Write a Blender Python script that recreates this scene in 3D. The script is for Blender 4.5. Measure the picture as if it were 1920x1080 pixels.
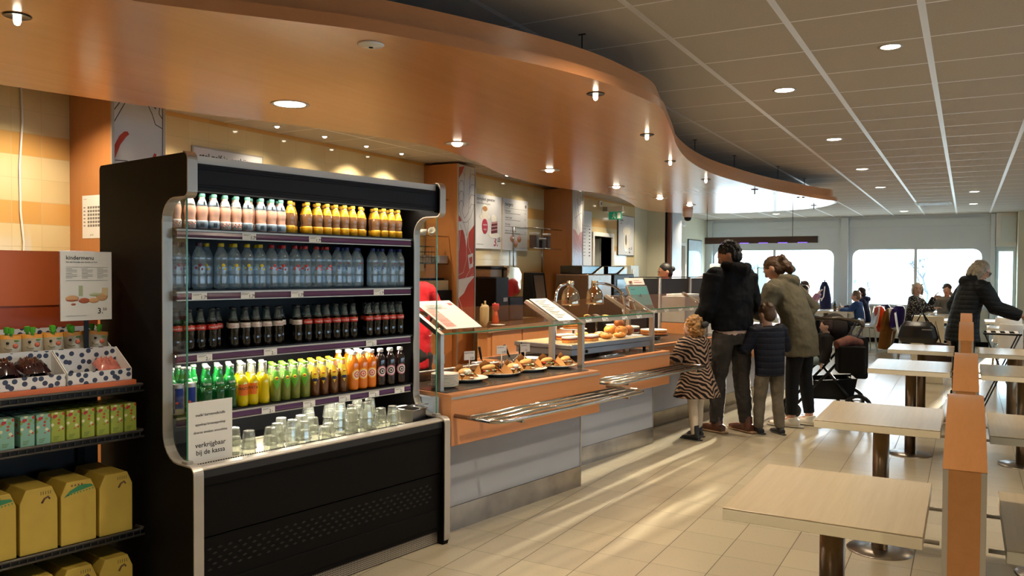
import bpy, bmesh, math, random
from mathutils import Matrix, Vector, Euler
from math import sin, cos, pi, radians, atan2, sqrt
random.seed(7)
SC = bpy.context.scene
COL = SC.collection
for o in list(bpy.data.objects):
    bpy.data.objects.remove(o)

# ---------------------------------------------------------------- camera
CAMH = 1.526
YAW, PIT, ROL, FPX = 0.51218, -0.021596, 0.00592, 1515.8
_w = Vector((-sin(YAW)*cos(PIT), cos(YAW)*cos(PIT), sin(PIT)))
_r = Vector((cos(YAW), sin(YAW), 0))
_u = _r.cross(_w)
_r2 = _r*cos(ROL)+_u*sin(ROL)
_u2 = -_r*sin(ROL)+_u*cos(ROL)
cd = bpy.data.cameras.new('camera')
cam = bpy.data.objects.new('camera', cd)
COL.objects.link(cam)
cam.matrix_world = Matrix(((_r2.x, _u2.x, -_w.x, 0), (_r2.y, _u2.y, -_w.y, 0), (_r2.z, _u2.z, -_w.z, CAMH), (0, 0, 0, 1)))
cd.sensor_width = 36.0
cd.lens = FPX*36.0/1920.0
cd.clip_start = 0.05
cd.clip_end = 200
SC.camera = cam

# ---------------------------------------------------------------- light, sky, exposure
SC.view_settings.view_transform = 'Standard'
SC.view_settings.look = 'None'
SC.view_settings.exposure = 1.15
SC.view_settings.gamma = 1.0
SC.view_settings.use_curve_mapping = False
SC.cycles.max_bounces = 7
SC.cycles.diffuse_bounces = 4
SC.cycles.glossy_bounces = 3
SC.cycles.transmission_bounces = 4
SC.cycles.transparent_max_bounces = 20
SC.cycles.caustics_reflective = False
SC.cycles.caustics_refractive = False
SC.cycles.sample_clamp_indirect = 2.0
SC.cycles.use_denoising = True
wd = bpy.data.worlds.new('sky')
SC.world = wd
wd.use_nodes = True
_bg = wd.node_tree.nodes['Background']
_bg.inputs[0].default_value = (0.72, 0.87, 1.0, 1)
_bg.inputs[1].default_value = 5.2
sun = bpy.data.lights.new('sun', 'SUN')
sun.energy = 18
sun.angle = radians(0.9)
sun.color = (1.0, 0.90, 0.72)
sun_o = bpy.data.objects.new('sun', sun)
COL.objects.link(sun_o)
sun_o.location = (2, 30, 8)
sun_o.rotation_euler = Vector((-0.095, -0.985, -0.128)).to_track_quat('-Z', 'Y').to_euler()

def area(name, loc, size, power, color, direction=(0, 0, -1), size_y=None, portal=False, spread=180):
    l = bpy.data.lights.new(name, 'AREA')
    l.energy = power
    l.color = color
    l.size = size
    if size_y:
        l.shape = 'RECTANGLE'
        l.size_y = size_y
    l.spread = radians(spread)
    if portal:
        l.cycles.is_portal = True
    o = bpy.data.objects.new(name, l)
    COL.objects.link(o)
    o.location = loc
    o.rotation_euler = Vector(direction).to_track_quat('-Z', 'Y').to_euler()
    return o

def spot(name, loc, power, color, angle=110, blend=0.8, radius=0.05):
    l = bpy.data.lights.new(name, 'SPOT')
    l.energy = power
    l.color = color
    l.spot_size = radians(angle)
    l.spot_blend = blend
    l.shadow_soft_size = radius
    o = bpy.data.objects.new(name, l)
    COL.objects.link(o)
    o.location = loc
    return o

WARM = (1.0, 0.83, 0.60)
NEUT = (1.0, 0.88, 0.70)
# daylight portals: far windows, right-hand windows
area('window_portal', (-3.95, 19.62, 1.43), 2.7, 1, (1, 1, 1), (0, -1, 0), 1.2, portal=True)
area('window_portal', (-0.95, 19.62, 1.43), 2.5, 1, (1, 1, 1), (0, -1, 0), 1.2, portal=True)
for yy in (1.0, 5.0, 9.0, 13.0):
    area('window_portal', (5.12, yy, 1.5), 3.2, 1, (1, 1, 1), (-1, 0, 0), 1.3, portal=True)

# ---------------------------------------------------------------- helpers
class MB:
    """collects shapes and links them as ONE mesh object"""
    def __init__(s):
        s.v = []; s.f = []; s.mi = []; s.sm = []; s.cur = 0; s.M = None
    def add(s, vs, fs, smooth=False):
        n = len(s.v)
        if s.M is not None:
            vs = [s.M @ Vector(p) for p in vs]
        s.v += [tuple(p) for p in vs]
        for f in fs:
            s.f.append([i+n for i in f]); s.mi.append(s.cur); s.sm.append(smooth)
        return s
    def m(s, i):
        s.cur = i; return s
    def box(s, x0, x1, y0, y1, z0, z1):
        vs = [(x, y, z) for z in (z0, z1) for y in (y0, y1) for x in (x0, x1)]
        return s.add(vs, [(0, 2, 3, 1), (4, 5, 7, 6), (0, 1, 5, 4), (2, 6, 7, 3), (0, 4, 6, 2), (1, 3, 7, 5)])
    def rbox(s, x0, x1, y0, y1, z0, z1, r=0.01, axis='z', n=4):
        """box rounded on the four edges along axis"""
        def rr(a0, a1, b0, b1):
            p = []
            for (cx, cy, t0) in ((a1-r, b1-r, 0), (a0+r, b1-r, 90), (a0+r, b0+r, 180), (a1-r, b0+r, 270)):
                for k in range(n+1):
                    t = radians(t0+90*k/n); p.append((cx+r*cos(t), cy+r*sin(t)))
            return p
        if axis == 'z': return s.prism(rr(x0, x1, y0, y1), 'z', z0, z1)
        if axis == 'x': return s.prism(rr(y0, y1, z0, z1), 'x', x0, x1)
        return s.prism(rr(x0, x1, z0, z1), 'y', y0, y1)
    def prism(s, poly, axis, lo, hi, smooth=False):
        n = len(poly)
        def P(a, b, h):
            return (a, b, h) if axis == 'z' else ((h, a, b) if axis == 'x' else (a, h, b))
        vs = [P(a, b, lo) for a, b in poly]+[P(a, b, hi) for a, b in poly]
        fs = [tuple(range(n-1, -1, -1)), tuple(range(n, 2*n))]
        if smooth:
            s.add(vs, fs)
            s.f[-1]; s.add(vs, [(i, (i+1) % n, n+(i+1) % n, n+i) for i in range(n)], True)
            return s
        fs += [(i, (i+1) % n, n+(i+1) % n, n+i) for i in range(n)]
        return s.add(vs, fs)
    def lathe(s, prof, n=16, at=(0, 0, 0), smooth=True, M=None, sx=1, sy=1, a0=0.0, a1=None):
        vs = []; fs = []
        full = a1 is None
        N = n if full else n+1
        for (r, z) in prof:
            for k in range(N):
                t = 2*pi*k/n if full else a0+(a1-a0)*k/n
                p = Vector((r*cos(t)*sx, r*sin(t)*sy, z))
                if M is not None: p = M @ p
                vs.append((p.x+at[0], p.y+at[1], p.z+at[2]))
        for i in range(len(prof)-1):
            for k in range(n):
                k2 = (k+1) % N if full else k+1
                fs.append((i*N+k, i*N+k2, (i+1)*N+k2, (i+1)*N+k))
        if full and prof[0][0] > 1e-6: fs.append(tuple(range(N-1, -1, -1)))
        if full and prof[-1][0] > 1e-6: fs.append(tuple(range((len(prof)-1)*N, len(prof)*N)))
        return s.add(vs, fs, smooth)
    def disc(s, c, r, n=20, nrm=(0, 0, 1)):
        q = Vector(nrm).to_track_quat('Z', 'Y').to_matrix()
        vs = [tuple(Vector(c)+q @ Vector((r*cos(2*pi*k/n), r*sin(2*pi*k/n), 0))) for k in range(n)]
        return s.add(vs, [tuple(range(n))])
    def tube(s, pts, r, n=8, closed=False, side=None, smooth=True):
        pts = [Vector(p) for p in pts]
        rs = r if isinstance(r, (list, tuple)) else [r]*len(pts)
        vs = []; fs = []; L = len(pts)
        ref = None
        for i, p in enumerate(pts):
            if closed: t = pts[(i+1) % L]-pts[i-1]
            else: t = pts[min(i+1, L-1)]-pts[max(i-1, 0)]
            if t.length < 1e-9: t = Vector((0, 0, 1))
            t.normalize()
            if side is not None:
                a = Vector(side); a = (a-t*a.dot(t)).normalized()
            else:
                if ref is None:
                    ref = Vector((0, 0, 1)) if abs(t.z) < 0.9 else Vector((1, 0, 0))
                a = (ref-t*ref.dot(t))
                if a.length < 1e-6: a = t.orthogonal()
                a.normalize(); ref = a
            b = t.cross(a)
            ra, rb = rs[i] if isinstance(rs[i], (list, tuple)) else (rs[i], rs[i])
            for k in range(n):
                th = 2*pi*k/n
                vs.append(tuple(p+a*ra*cos(th)+b*rb*sin(th)))
        for i in range(L if closed else L-1):
            j = (i+1) % L
            for k in range(n):
                k2 = (k+1) % n
                fs.append((i*n+k, i*n+k2, j*n+k2, j*n+k))
        if not closed:
            fs.append(tuple(range(n-1, -1, -1))); fs.append(tuple(range((L-1)*n, L*n)))
        return s.add(vs, fs, smooth)
    def ball(s, c, r, nu=14, nv=9, M=None):
        rx, ry, rz = r if isinstance(r, (list, tuple)) else (r, r, r)
        vs = [(0, 0, -1)]; fs = []
        for i in range(1, nv):
            ph = -pi/2+pi*i/nv
            for k in range(nu):
                t = 2*pi*k/nu; vs.append((cos(ph)*cos(t), cos(ph)*sin(t), sin(ph)))
        vs.append((0, 0, 1)); last = len(vs)-1
        for k in range(nu): fs.append((0, 1+(k+1) % nu, 1+k))
        for i in range(nv-2):
            for k in range(nu):
                a = 1+i*nu; fs.append((a+k, a+(k+1) % nu, a+nu+(k+1) % nu, a+nu+k))
        a = 1+(nv-2)*nu
        for k in range(nu): fs.append((a+k, a+(k+1) % nu, last))
        out = []
        for p in vs:
            q = Vector((p[0]*rx, p[1]*ry, p[2]*rz))
            if M is not None: q = M @ q
            out.append((q.x+c[0], q.y+c[1], q.z+c[2]))
        return s.add(out, fs, True)
    def quad(s, a, b, c, d):
        return s.add([a, b, c, d], [(0, 1, 2, 3)])
    def text(s, txt, size, origin, xdir, ydir, align='LEFT', thick=0.0):
        """flat lettering lying on a surface"""
        key = (txt, align)
        cu = bpy.data.curves.new('lettering', 'FONT')
        cu.body = txt; cu.size = 1.0; cu.align_x = align; cu.resolution_u = 2
        cu.offset = 0.012
        ob = bpy.data.objects.new('lettering', cu)
        COL.objects.link(ob)
        dg = bpy.context.evaluated_depsgraph_get()
        me = bpy.data.meshes.new_from_object(ob.evaluated_get(dg))
        X = Vector(xdir).normalized()*size; Y = Vector(ydir).normalized()*size; O = Vector(origin)
        vs = [tuple(O+X*v.co.x+Y*v.co.y) for v in me.vertices]
        fs = [tuple(p.vertices) for p in me.polygons]
        s.add(vs, fs)
        bpy.data.objects.remove(ob); bpy.data.curves.remove(cu); bpy.data.meshes.remove(me)
        return s
    def mesh(s, name, mats):
        me = bpy.data.meshes.new(name)
        me.from_pydata(s.v, [], s.f)
        for m_ in (mats if isinstance(mats, (list, tuple)) else [mats]): me.materials.append(m_)
        me.polygons.foreach_set('material_index', s.mi)
        me.polygons.foreach_set('use_smooth', s.sm)
        me.update()
        return me
    def build(s, name, mats, parent=None, loc=None, rotz=None, bevel=0, seg=2, fix=False):
        me = s.mesh(name, mats)
        if fix:
            bm = bmesh.new(); bm.from_mesh(me)
            bmesh.ops.recalc_face_normals(bm, faces=bm.faces); bm.to_mesh(me); bm.free()
        o = bpy.data.objects.new(name, me)
        COL.objects.link(o)
        if parent is not None: o.parent = parent
        if loc is not None: o.location = loc
        if rotz is not None: o.rotation_euler = (0, 0, rotz)
        if bevel:
            b = o.modifiers.new('bevel', 'BEVEL'); b.width = bevel; b.segments = seg; b.limit_method = 'ANGLE'
        return o

def tag(o, label, cat, group=None):
    o['label'] = label; o['category'] = cat
    if group: o['group'] = group
    return o
def thing(name, label, cat, loc=(0, 0, 0), rotz=0.0, group=None):
    o = bpy.data.objects.new(name, None)
    o.empty_display_size = 0.05
    COL.objects.link(o)
    o.location = loc; o.rotation_euler = (0, 0, rotz)
    return tag(o, label, cat, group)
def struct(o):
    o['kind'] = 'structure'; return o
def dup(root, loc=None, rotz=None, label=None, group=None, rot=None, scale=None):
    r = root.copy(); COL.objects.link(r)
    if loc is not None: r.location = loc
    if rotz is not None: r.rotation_euler = (0, 0, rotz)
    if rot is not None: r.rotation_euler = rot
    if scale is not None: r.scale = (scale, scale, scale)
    if label: r['label'] = label
    if group: r['group'] = group
    for ch in list(root.children):
        c = ch.copy(); COL.objects.link(c); c.parent = r
        for g in list(ch.children):
            d = g.copy(); COL.objects.link(d); d.parent = c
    return r
def first_or_dup(proto, used, **k):
    """the first time the prototype itself is placed, then copies"""
    if proto.name not in used:
        used.add(proto.name)
        if k.get('loc') is not None: proto.location = k['loc']
        if k.get('rotz') is not None: proto.rotation_euler = (0, 0, k['rotz'])
        if k.get('rot') is not None: proto.rotation_euler = k['rot']
        if k.get('scale') is not None: proto.scale = (k['scale'],)*3
        if k.get('label'): proto['label'] = k['label']
        if k.get('group'): proto['group'] = k['group']
        return proto
    return dup(proto, **k)
USED = set()
ORD = ['first', 'second', 'third', 'fourth', 'fifth', 'sixth', 'seventh', 'eighth', 'ninth', 'tenth', 'eleventh', 'twelfth', 'thirteenth', 'fourteenth', 'fifteenth', 'sixteenth', 'seventeenth', 'eighteenth', 'nineteenth', 'twentieth', 'twenty-first', 'twenty-second', 'twenty-third', 'twenty-fourth', 'twenty-fifth', 'twenty-sixth', 'twenty-seventh', 'twenty-eighth']

# frames: K = servery counters, S = drinks cooler   (local x = outwards n, local y = along s)
TS = radians(9.3); TK = radians(10.3)
SO = Vector((-2.56, 3.70, 0)); KO = Vector((-2.62, 3.815, 0))
def SP(s, n, z=0.0): return (SO.x+s*sin(TS)+n*cos(TS), SO.y+s*cos(TS)-n*sin(TS), z)
def KP(s, n, z=0.0): return (KO.x+s*sin(TK)+n*cos(TK), KO.y+s*cos(TK)-n*sin(TK), z)

# ---------------------------------------------------------------- materials
def srgb(h):
    h = h.lstrip('#'); out = []
    for i in (0, 2, 4):
        c = int(h[i:i+2], 16)/255.0
        out.append(c/12.92 if c <= 0.04045 else ((c+0.055)/1.055)**2.4)
    return tuple(out)
def C4(c):
    if isinstance(c, str): c = srgb(c)
    return (c[0], c[1], c[2], 1.0)
class NT:
    def __init__(s, name):
        s.mat = bpy.data.materials.new(name); s.mat.use_nodes = True
        s.nt = s.mat.node_tree; s.N = s.nt.nodes; s.L = s.nt.links
        s.b = s.N['Principled BSDF']; s.out = s.N['Material Output']
    def n(s, typ, **k):
        x = s.N.new(typ)
        for a, v in k.items(): setattr(x, a, v)
        return x
    def link(s, a, b): s.L.new(a, b)
    def val(s, sock, v):
        if hasattr(v, 'links'): s.link(v, sock)
        else: sock.default_value = v
    def math(s, op, a, b=None, c=None):
        x = s.n('ShaderNodeMath', operation=op)
        s.val(x.inputs[0], a)
        if b is not None: s.val(x.inputs[1], b)
        if c is not None: s.val(x.inputs[2], c)
        return x.outputs[0]
    def pos(s, obj=False):
        if obj: return s.n('ShaderNodeTexCoord').outputs['Object']
        return s.n('ShaderNodeNewGeometry').outputs['Position']
    def xyz(s, v):
        x = s.n('ShaderNodeSeparateXYZ'); s.link(v, x.inputs[0]); return x.outputs
    def comb(s, x, y, z):
        c = s.n('ShaderNodeCombineXYZ')
        s.val(c.inputs[0], x); s.val(c.inputs[1], y); s.val(c.inputs[2], z); return c.outputs[0]
    def mapping(s, v, scale=(1, 1, 1), rot=(0, 0, 0), loc=(0, 0, 0)):
        x = s.n('ShaderNodeMapping'); s.link(v, x.inputs[0])
        x.inputs['Scale'].default_value = scale; x.inputs['Rotation'].default_value = rot; x.inputs['Location'].default_value = loc
        return x.outputs[0]
    def noise(s, v, scale, detail=3, rough=0.55, dist=0.0):
        x = s.n('ShaderNodeTexNoise'); s.link(v, x.inputs['Vector'])
        x.inputs['Scale'].default_value = scale; x.inputs['Detail'].default_value = detail
        x.inputs['Roughness'].default_value = rough; x.inputs['Distortion'].default_value = dist
        return x.outputs['Fac']
    def ramp(s, f, stops, interp='LINEAR'):
        x = s.n('ShaderNodeValToRGB'); s.link(f, x.inputs[0]); cr = x.color_ramp; cr.interpolation = interp
        while len(cr.elements) < len(stops): cr.elements.new(0.5)
        for e, (p, c) in zip(cr.elements, stops):
            e.position = p; e.color = C4(c) if not isinstance(c, (int, float)) else (c, c, c, 1)
        return x.outputs[0]
    def mix(s, f, a, b):
        x = s.n('ShaderNodeMix', data_type='RGBA')
        s.val(x.inputs[0], f)
        for sock, v in ((x.inputs[6], a), (x.inputs[7], b)):
            if hasattr(v, 'links'): s.link(v, sock)
            else: sock.default_value = C4(v)
        return x.outputs[2]
    def bump(s, h, strength=0.2, dist=0.01):
        x = s.n('ShaderNodeBump'); s.link(h, x.inputs['Height'])
        x.inputs['Strength'].default_value = strength; x.inputs['Distance'].default_value = dist
        s.link(x.outputs[0], s.b.inputs['Normal'])
    def base(s, v):
        s.link(v, s.b.inputs['Base Color']) if hasattr(v, 'links') else setattr(s.b.inputs['Base Color'], 'default_value', C4(v))
    def set(s, rough=None, metal=None, spec=None, coat=None):
        if rough is not None: s.val(s.b.inputs['Roughness'], rough)
        if metal is not None: s.val(s.b.inputs['Metallic'], metal)
        if spec is not None: s.val(s.b.inputs['Specular IOR Level'], spec)
        if coat is not None: s.b.inputs['Coat Weight'].default_value = coat
        return s
_MC = {}
def mat(name, col, rough=0.5, metal=0.0, spec=0.5, var=0.08, nscale=6.0, bump=0.0, coat=0.0, fabric=0.0):
    """plain surface with a little procedural unevenness"""
    key = (name, str(col), rough, metal)
    if key in _MC: return _MC[key]
    t = NT(name)
    c = srgb(col) if isinstance(col, str) else col
    if var > 0:
        f = t.noise(t.pos(True), nscale, 3)
        lo = tuple(x*(1-var) for x in c); hi = tuple(min(1, x*(1+var)) for x in c)
        t.base(t.ramp(f, [(0.3, lo), (0.7, hi)]))
    else: t.base(c)
    t.set(rough, metal, spec, coat)
    if bump:
        t.bump(t.noise(t.pos(True), nscale*6, 3), bump, 0.004)
    if fabric:
        t.b.inputs['Sheen Weight'].default_value = fabric
    _MC[key] = t.mat
    return t.mat
def emis(name, col, strength):
    t = NT(name)
    t.base(col)
    t.b.inputs['Emission Color'].default_value = C4(col)
    t.b.inputs['Emission Strength'].default_value = strength
    return t.mat
def glass(name, tint=(1, 1, 1), refl=0.12, rough=0.02, edge=1.0, haze=0.0, ior=1.45, hazecol=(0.8, 0.85, 0.9)):
    """thin clear sheet or bottle wall: see-through with fresnel reflection"""
    t = NT(name)
    tr = t.n('ShaderNodeBsdfTransparent'); tr.inputs[0].default_value = C4(tint)
    gl = t.n('ShaderNodeBsdfGlossy'); gl.inputs['Roughness'].default_value = rough
    ge = t.n('ShaderNodeNewGeometry'); dt = t.n('ShaderNodeVectorMath', operation='DOT_PRODUCT')
    t.link(ge.outputs['Incoming'], dt.inputs[0]); t.link(ge.outputs['Normal'], dt.inputs[1])
    c1_ = t.math('SUBTRACT', 1.0, t.math('MINIMUM', t.math('ABSOLUTE', dt.outputs['Value']), 1.0))
    fres = t.math('ADD', 0.04, t.math('MULTIPLY', t.math('POWER', c1_, 5.0), 0.96))
    mx = t.n('ShaderNodeMixShader')
    f = t.math('MINIMUM', t.math('ADD', t.math('MULTIPLY', fres, edge), refl*0.1), 1.0)
    t.link(f, mx.inputs[0]); t.link(tr.outputs[0], mx.inputs[1]); t.link(gl.outputs[0], mx.inputs[2])
    last = mx.outputs[0]
    if haze:
        df = t.n('ShaderNodeBsdfDiffuse'); df.inputs[0].default_value = C4(hazecol)
        m2 = t.n('ShaderNodeMixShader'); m2.inputs[0].default_value = haze
        t.link(last, m2.inputs[1]); t.link(df.outputs[0], m2.inputs[2]); last = m2.outputs[0]
    t.link(last, t.out.inputs[0])
    return t.mat

# --- room surfaces
def m_floor():
    t = NT('speckled_floor_tiles')
    p = t.pos(); x = t.xyz(p)
    def line(v, off, period, half):
        a = t.math('DIVIDE', t.math('SUBTRACT', v, off), period)
        fr = t.math('FRACT', a)
        d = t.math('ABSOLUTE', t.math('SUBTRACT', fr, 0.5))
        return t.math('GREATER_THAN', d, 0.5-half/period)
    g = t.math('MAXIMUM', line(x[0], -2.323, 0.3, 0.0022), line(x[1], 4.021, 0.3, 0.0013))
    cid = t.comb(t.math('FLOOR', t.math('DIVIDE', t.math('SUBTRACT', x[0], -2.323), 0.3)), t.math('FLOOR', t.math('DIVIDE', t.math('SUBTRACT', x[1], 4.021), 0.3)), 0.0)
    wn = t.n('ShaderNodeTexWhiteNoise', noise_dimensions='3D'); t.link(cid, wn.inputs[0])
    big = t.noise(p, 1.3, 3)
    base = t.mix(t.math('MULTIPLY', wn.outputs['Value'], 0.8), '#948a78', '#a0967f')
    base = t.mix(t.math('MULTIPLY', big, 0.4), base, '#96896f')
    vo = t.n('ShaderNodeTexVoronoi'); vo.inputs['Scale'].default_value = 75; t.link(p, vo.inputs['Vector'])
    sp = t.math('LESS_THAN', vo.outputs['Distance'], 0.16)
    sel = t.math('GREATER_THAN', t.noise(p, 60, 2), 0.53)
    base = t.mix(t.math('MULTIPLY', t.math('MULTIPLY', sp, sel), 0.55), base, '#5d4c33')
    base = t.mix(g, base, '#3b2e1e')
    t.base(base)
    t.link(t.math('ADD', 0.22, t.math('MULTIPLY', g, 0.5)), t.b.inputs['Roughness'])
    t.set(spec=0.45)
    return t.mat
def m_ceiling():
    t = NT('mineral_fibre_ceiling')
    p = t.pos(); x = t.xyz(p)
    def line(v, off, period, half):
        fr = t.math('FRACT', t.math('DIVIDE', t.math('SUBTRACT', v, off-period/2), period))
        d = t.math('ABSOLUTE', t.math('SUBTRACT', fr, 0.5))
        return t.math('LESS_THAN', d, half/period)
    a = line(x[0], -1.402, 0.6, 0.017); b = line(x[1], 4.206, 0.6, 0.007)
    g = t.math('MAXIMUM', a, b)
    n1 = t.noise(p, 140, 2, 0.8); n2 = t.noise(p, 1.1, 2)
    base = t.mix(n1, '#9c9488', '#c2bbae')
    base = t.mix(t.math('MULTIPLY', n2, 0.35), base, '#a39b8e')
    base = t.mix(g, base, '#e4e4e2')
    t.base(base)
    t.link(t.math('SUBTRACT', 0.9, t.math('MULTIPLY', g, 0.55)), t.b.inputs['Roughness'])
    t.link(t.math('MULTIPLY', g, 0.25), t.b.inputs['Metallic'])
    t.bump(t.math('ADD', t.math('MULTIPLY', n1, 0.3), t.math('MULTIPLY', g, 1.0)), 0.25, 0.006)
    return t.mat
def m_walltile():
    t = NT('glazed_wall_tiles')
    p = t.pos(); x = t.xyz(p)
    TH = 0.1525; Z0 = 1.82
    u = t.math('DIVIDE', t.math('SUBTRACT', x[1], 0.05), 0.20)
    w = t.math('DIVIDE', t.math('SUBTRACT', x[2], Z0), TH)
    def grout(v, half):
        d = t.math('ABSOLUTE', t.math('SUBTRACT', t.math('FRACT', v), 0.5))
        return t.math('GREATER_THAN', d, 0.5-half)
    g = t.math('MAXIMUM', grout(u, 0.008), grout(w, 0.011))
    row = t.math('FLOOR', w)
    # orange rows repeat every third tile row, from row 0 (1.82) and row 3 (2.28)
    md = t.math('MODULO', t.math('ADD', row, 30.0), 3.0)
    isor = t.math('LESS_THAN', t.math('ABSOLUTE', md), 0.5)
    wn = t.n('ShaderNodeTexWhiteNoise', noise_dimensions='3D'); t.link(t.comb(t.math('FLOOR', u), row, 0.0), wn.inputs[0])
    cream = t.mix(t.math('MULTIPLY', wn.outputs['Value'], 0.8), '#cdb98b', '#d6c497')
    orange = t.mix(t.math('MULTIPLY', wn.outputs['Value'], 0.8), '#c99b58', '#d3a868')
    base = t.mix(isor, cream, orange)
    base = t.mix(g, base, '#b9a67c')
    t.base(base)
    t.link(t.math('ADD', 0.07, t.math('MULTIPLY', g, 0.5)), t.b.inputs['Roughness'])
    rnd = t.math('MULTIPLY', t.math('SINE', t.math('ADD', t.math('MULTIPLY', x[1], 14), t.math('MULTIPLY', wn.outputs['Value'], 6.28))), 0.04)
    t.bump(t.math('ADD', t.math('MULTIPLY', g, -1.0), rnd), 0.25, 0.002)
    return t.mat
def m_wood(name, c1, c2, rough=0.28, scale=1.0, axis='x', spec=0.5, grain=0.5, rotz=0.0):
    t = NT(name)
    p = t.pos(True)
    p = t.mapping(p, rot=(0, 0, rotz))
    sc = {'x': (0.6, 14, 14), 'y': (14, 0.6, 14), 'z': (14, 14, 0.6)}[axis]
    m = t.mapping(p, scale=tuple(k*scale for k in sc))
    n1 = t.noise(m, 2.0, 6, 0.6, 0.4); n2 = t.noise(m, 9.0, 3, 0.6)
    f = t.math('ADD', t.math('MULTIPLY', n1, 0.7), t.math('MULTIPLY', n2, 0.3))
    t.base(t.ramp(f, [(0.5-grain*0.35, c1), (0.5+grain*0.35, c2)]))
    t.set(rough, 0, spec)
    return t.mat
M = {}
M['floor'] = m_floor()
M['ceiling'] = m_ceiling()
M['tile'] = m_walltile()
M['canopy'] = m_wood('beech_veneer_canopy', '#c08752', '#cc9560', 0.2, 0.5, 'y', 0.8, 0.8)
M['beech'] = m_wood('beech_laminate', '#ad7144', '#ba7e50', 0.33, 1.0, 'y', 0.5, 0.8)
M['beech_v'] = m_wood('beech_laminate_upright', '#a16738', '#ae7444', 0.3, 1.0, 'z', 0.5, 0.8)
M['bench'] = m_wood('orange_beech_bench', '#9a6536', '#a87342', 0.3, 1.0, 'y', 0.5, 0.7)
M['tabletop'] = m_wood('pale_oak_tabletop', '#9c8b70', '#b09f83', 0.25, 0.8, 'y', 0.5, 0.9)
M['tableedge'] = mat('cream_table_edge', '#d6ccb4', 0.4, var=0.03)
M['steel'] = mat('brushed_steel', '#8f8880', 0.28, 1.0, var=0.12, nscale=3)
M['steel_dark'] = mat('brushed_bronze_steel', '#7d6b58', 0.3, 1.0, var=0.15, nscale=3)
M['chrome'] = mat('polished_chrome', '#d8d8d8', 0.06, 1.0, var=0.0)
M['alu'] = mat('anodised_aluminium', '#b0aca4', 0.35, 0.85, var=0.05)
M['alupale'] = mat('pale_aluminium_trim', '#a9a298', 0.35, 0.5, var=0.04)
M['panel'] = mat('grey_laminate_panel', '#969ba6', 0.42, var=0.04, nscale=2)
M['kick'] = mat('scuffed_steel_kick_plate', '#a09a92', 0.25, 0.9, var=0.25, nscale=5)
M['black'] = mat('black_powder_coat', '#070504', 0.6, spec=0.12, var=0.15)
M['blackp'] = mat('black_plastic', '#0c0c0d', 0.4, spec=0.25, var=0.1)
M['blackm'] = mat('dark_metal', '#1a1a1c', 0.35, 0.6, var=0.1)
M['white'] = mat('white_plastic', '#e6e4de', 0.4, var=0.03)
M['whitep'] = mat('white_paint', '#d8dad6', 0.6, var=0.03)
M['cream'] = mat('cream_wall_paint', '#cfcdb6', 0.7, var=0.03, nscale=2)
M['greyw'] = mat('blue_grey_wall_paint', '#ccd7dc', 0.6, var=0.03, nscale=1)
M['paleblue'] = mat('pale_window_surround', '#ccd8dc', 0.5, var=0.02)
M['card'] = mat('white_card', '#dcd9d2', 0.5, var=0.03)
M['ink'] = mat('black_print', '#1a1817', 0.6, var=0.0)
M['inkgrey'] = mat('grey_print', '#6b6865', 0.6, var=0.0)
M['red'] = mat('red_print', '#b3282e', 0.5, var=0.0)
M['glass'] = glass('clear_pane', (0.97, 0.985, 0.98), 0.1)
M['glassedge'] = mat('green_glass_edge', '#3f7f64', 0.15, var=0.05)
M['tumbler'] = glass('tumbler_glass', (0.95, 0.96, 0.93), 0.4, 0.03, 1.6, haze=0.07, hazecol=(0.95, 0.95, 0.85))
M['brown'] = mat('dark_brown_worktop', '#5a3c26', 0.16, var=0.08)
M['porcelain'] = mat('white_porcelain', '#dedbd0', 0.15, var=0.02)
M['lamp'] = emis('glowing_lamp_lens', (1.0, 0.90, 0.70), 9.0)
M['lampw'] = emis('glowing_halogen_capsule', (1.0, 0.88, 0.66), 8.0)
# ================================================================ ROOM SHELL
H = 2.77
def wall(name, mb, mats): return struct(mb.build(name, mats))
struct(MB().box(-6.2, 5.3, -3.2, 19.8, -0.1, 0.0).build('floor', M['floor']))
struct(MB().box(-6.2, 5.3, -3.2, 19.9, H, H+0.1).build('ceiling', M['ceiling']))
M['tilecream'] = M['tile']
# left wall, tiled up to 14.55, with a doorway 12.62-13.42, painted beyond
w = MB()
w.box(-5.72, -5.52, -3.2, 12.62, 0, H); w.box(-5.72, -5.52, 12.62, 13.42, 2.12, H); w.box(-5.72, -5.52, 13.42, 14.55, 0, H)
w.m(1).box(-5.72, -5.515, 14.55, 16.55, 0, H).box(-5.72, -5.515, 16.55, 17.75, 2.1, H).box(-5.72, -5.515, 17.75, 19.9, 0, H)
wall('wall_left', w, [M['tile'], M['cream']])
M['corridor'] = mat('olive_corridor_wall', '#8d8256', 0.8, var=0.05)
w = MB(); w.box(-7.6, -7.5, 12.3, 18.2, 0, 2.6).box(-7.6, -5.72, 12.2, 12.3, 0, 2.6).box(-7.6, -5.72, 18.2, 18.3, 0, 2.6).box(-7.6, -5.72, 12.2, 18.3, 2.5, 2.6).box(-7.6, -5.72, 14.9, 15.0, 0, 2.6)
wall('wall_corridor', w, M['corridor'])
struct(MB().box(-7.6, -6.2, 12.2, 18.3, -0.1, -0.001).build('floor_corridor', M['floor']))
def doorframe(n, y0, y1, zt, m):
    f = MB(); f.box(-5.74, -5.49, y0-0.07, y0, 0, zt+0.07).box(-5.74, -5.49, y1, y1+0.07, 0, zt+0.07).box(-5.74, -5.49, y0, y1, zt, zt+0.07)
    o = struct(f.build('door_%d' % n, m, bevel=0.006)); return o
d = doorframe(1, 12.62, 13.42, 2.12, M['whitep'])
MB().m(0).box(-6.45, -5.74, 13.40, 13.44, 0.01, 2.10).build('door_leaf', mat('grey_door', '#a3a7a0', 0.6), d)
d = doorframe(2, 16.62, 17.68, 2.10, M['whitep'])
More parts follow.
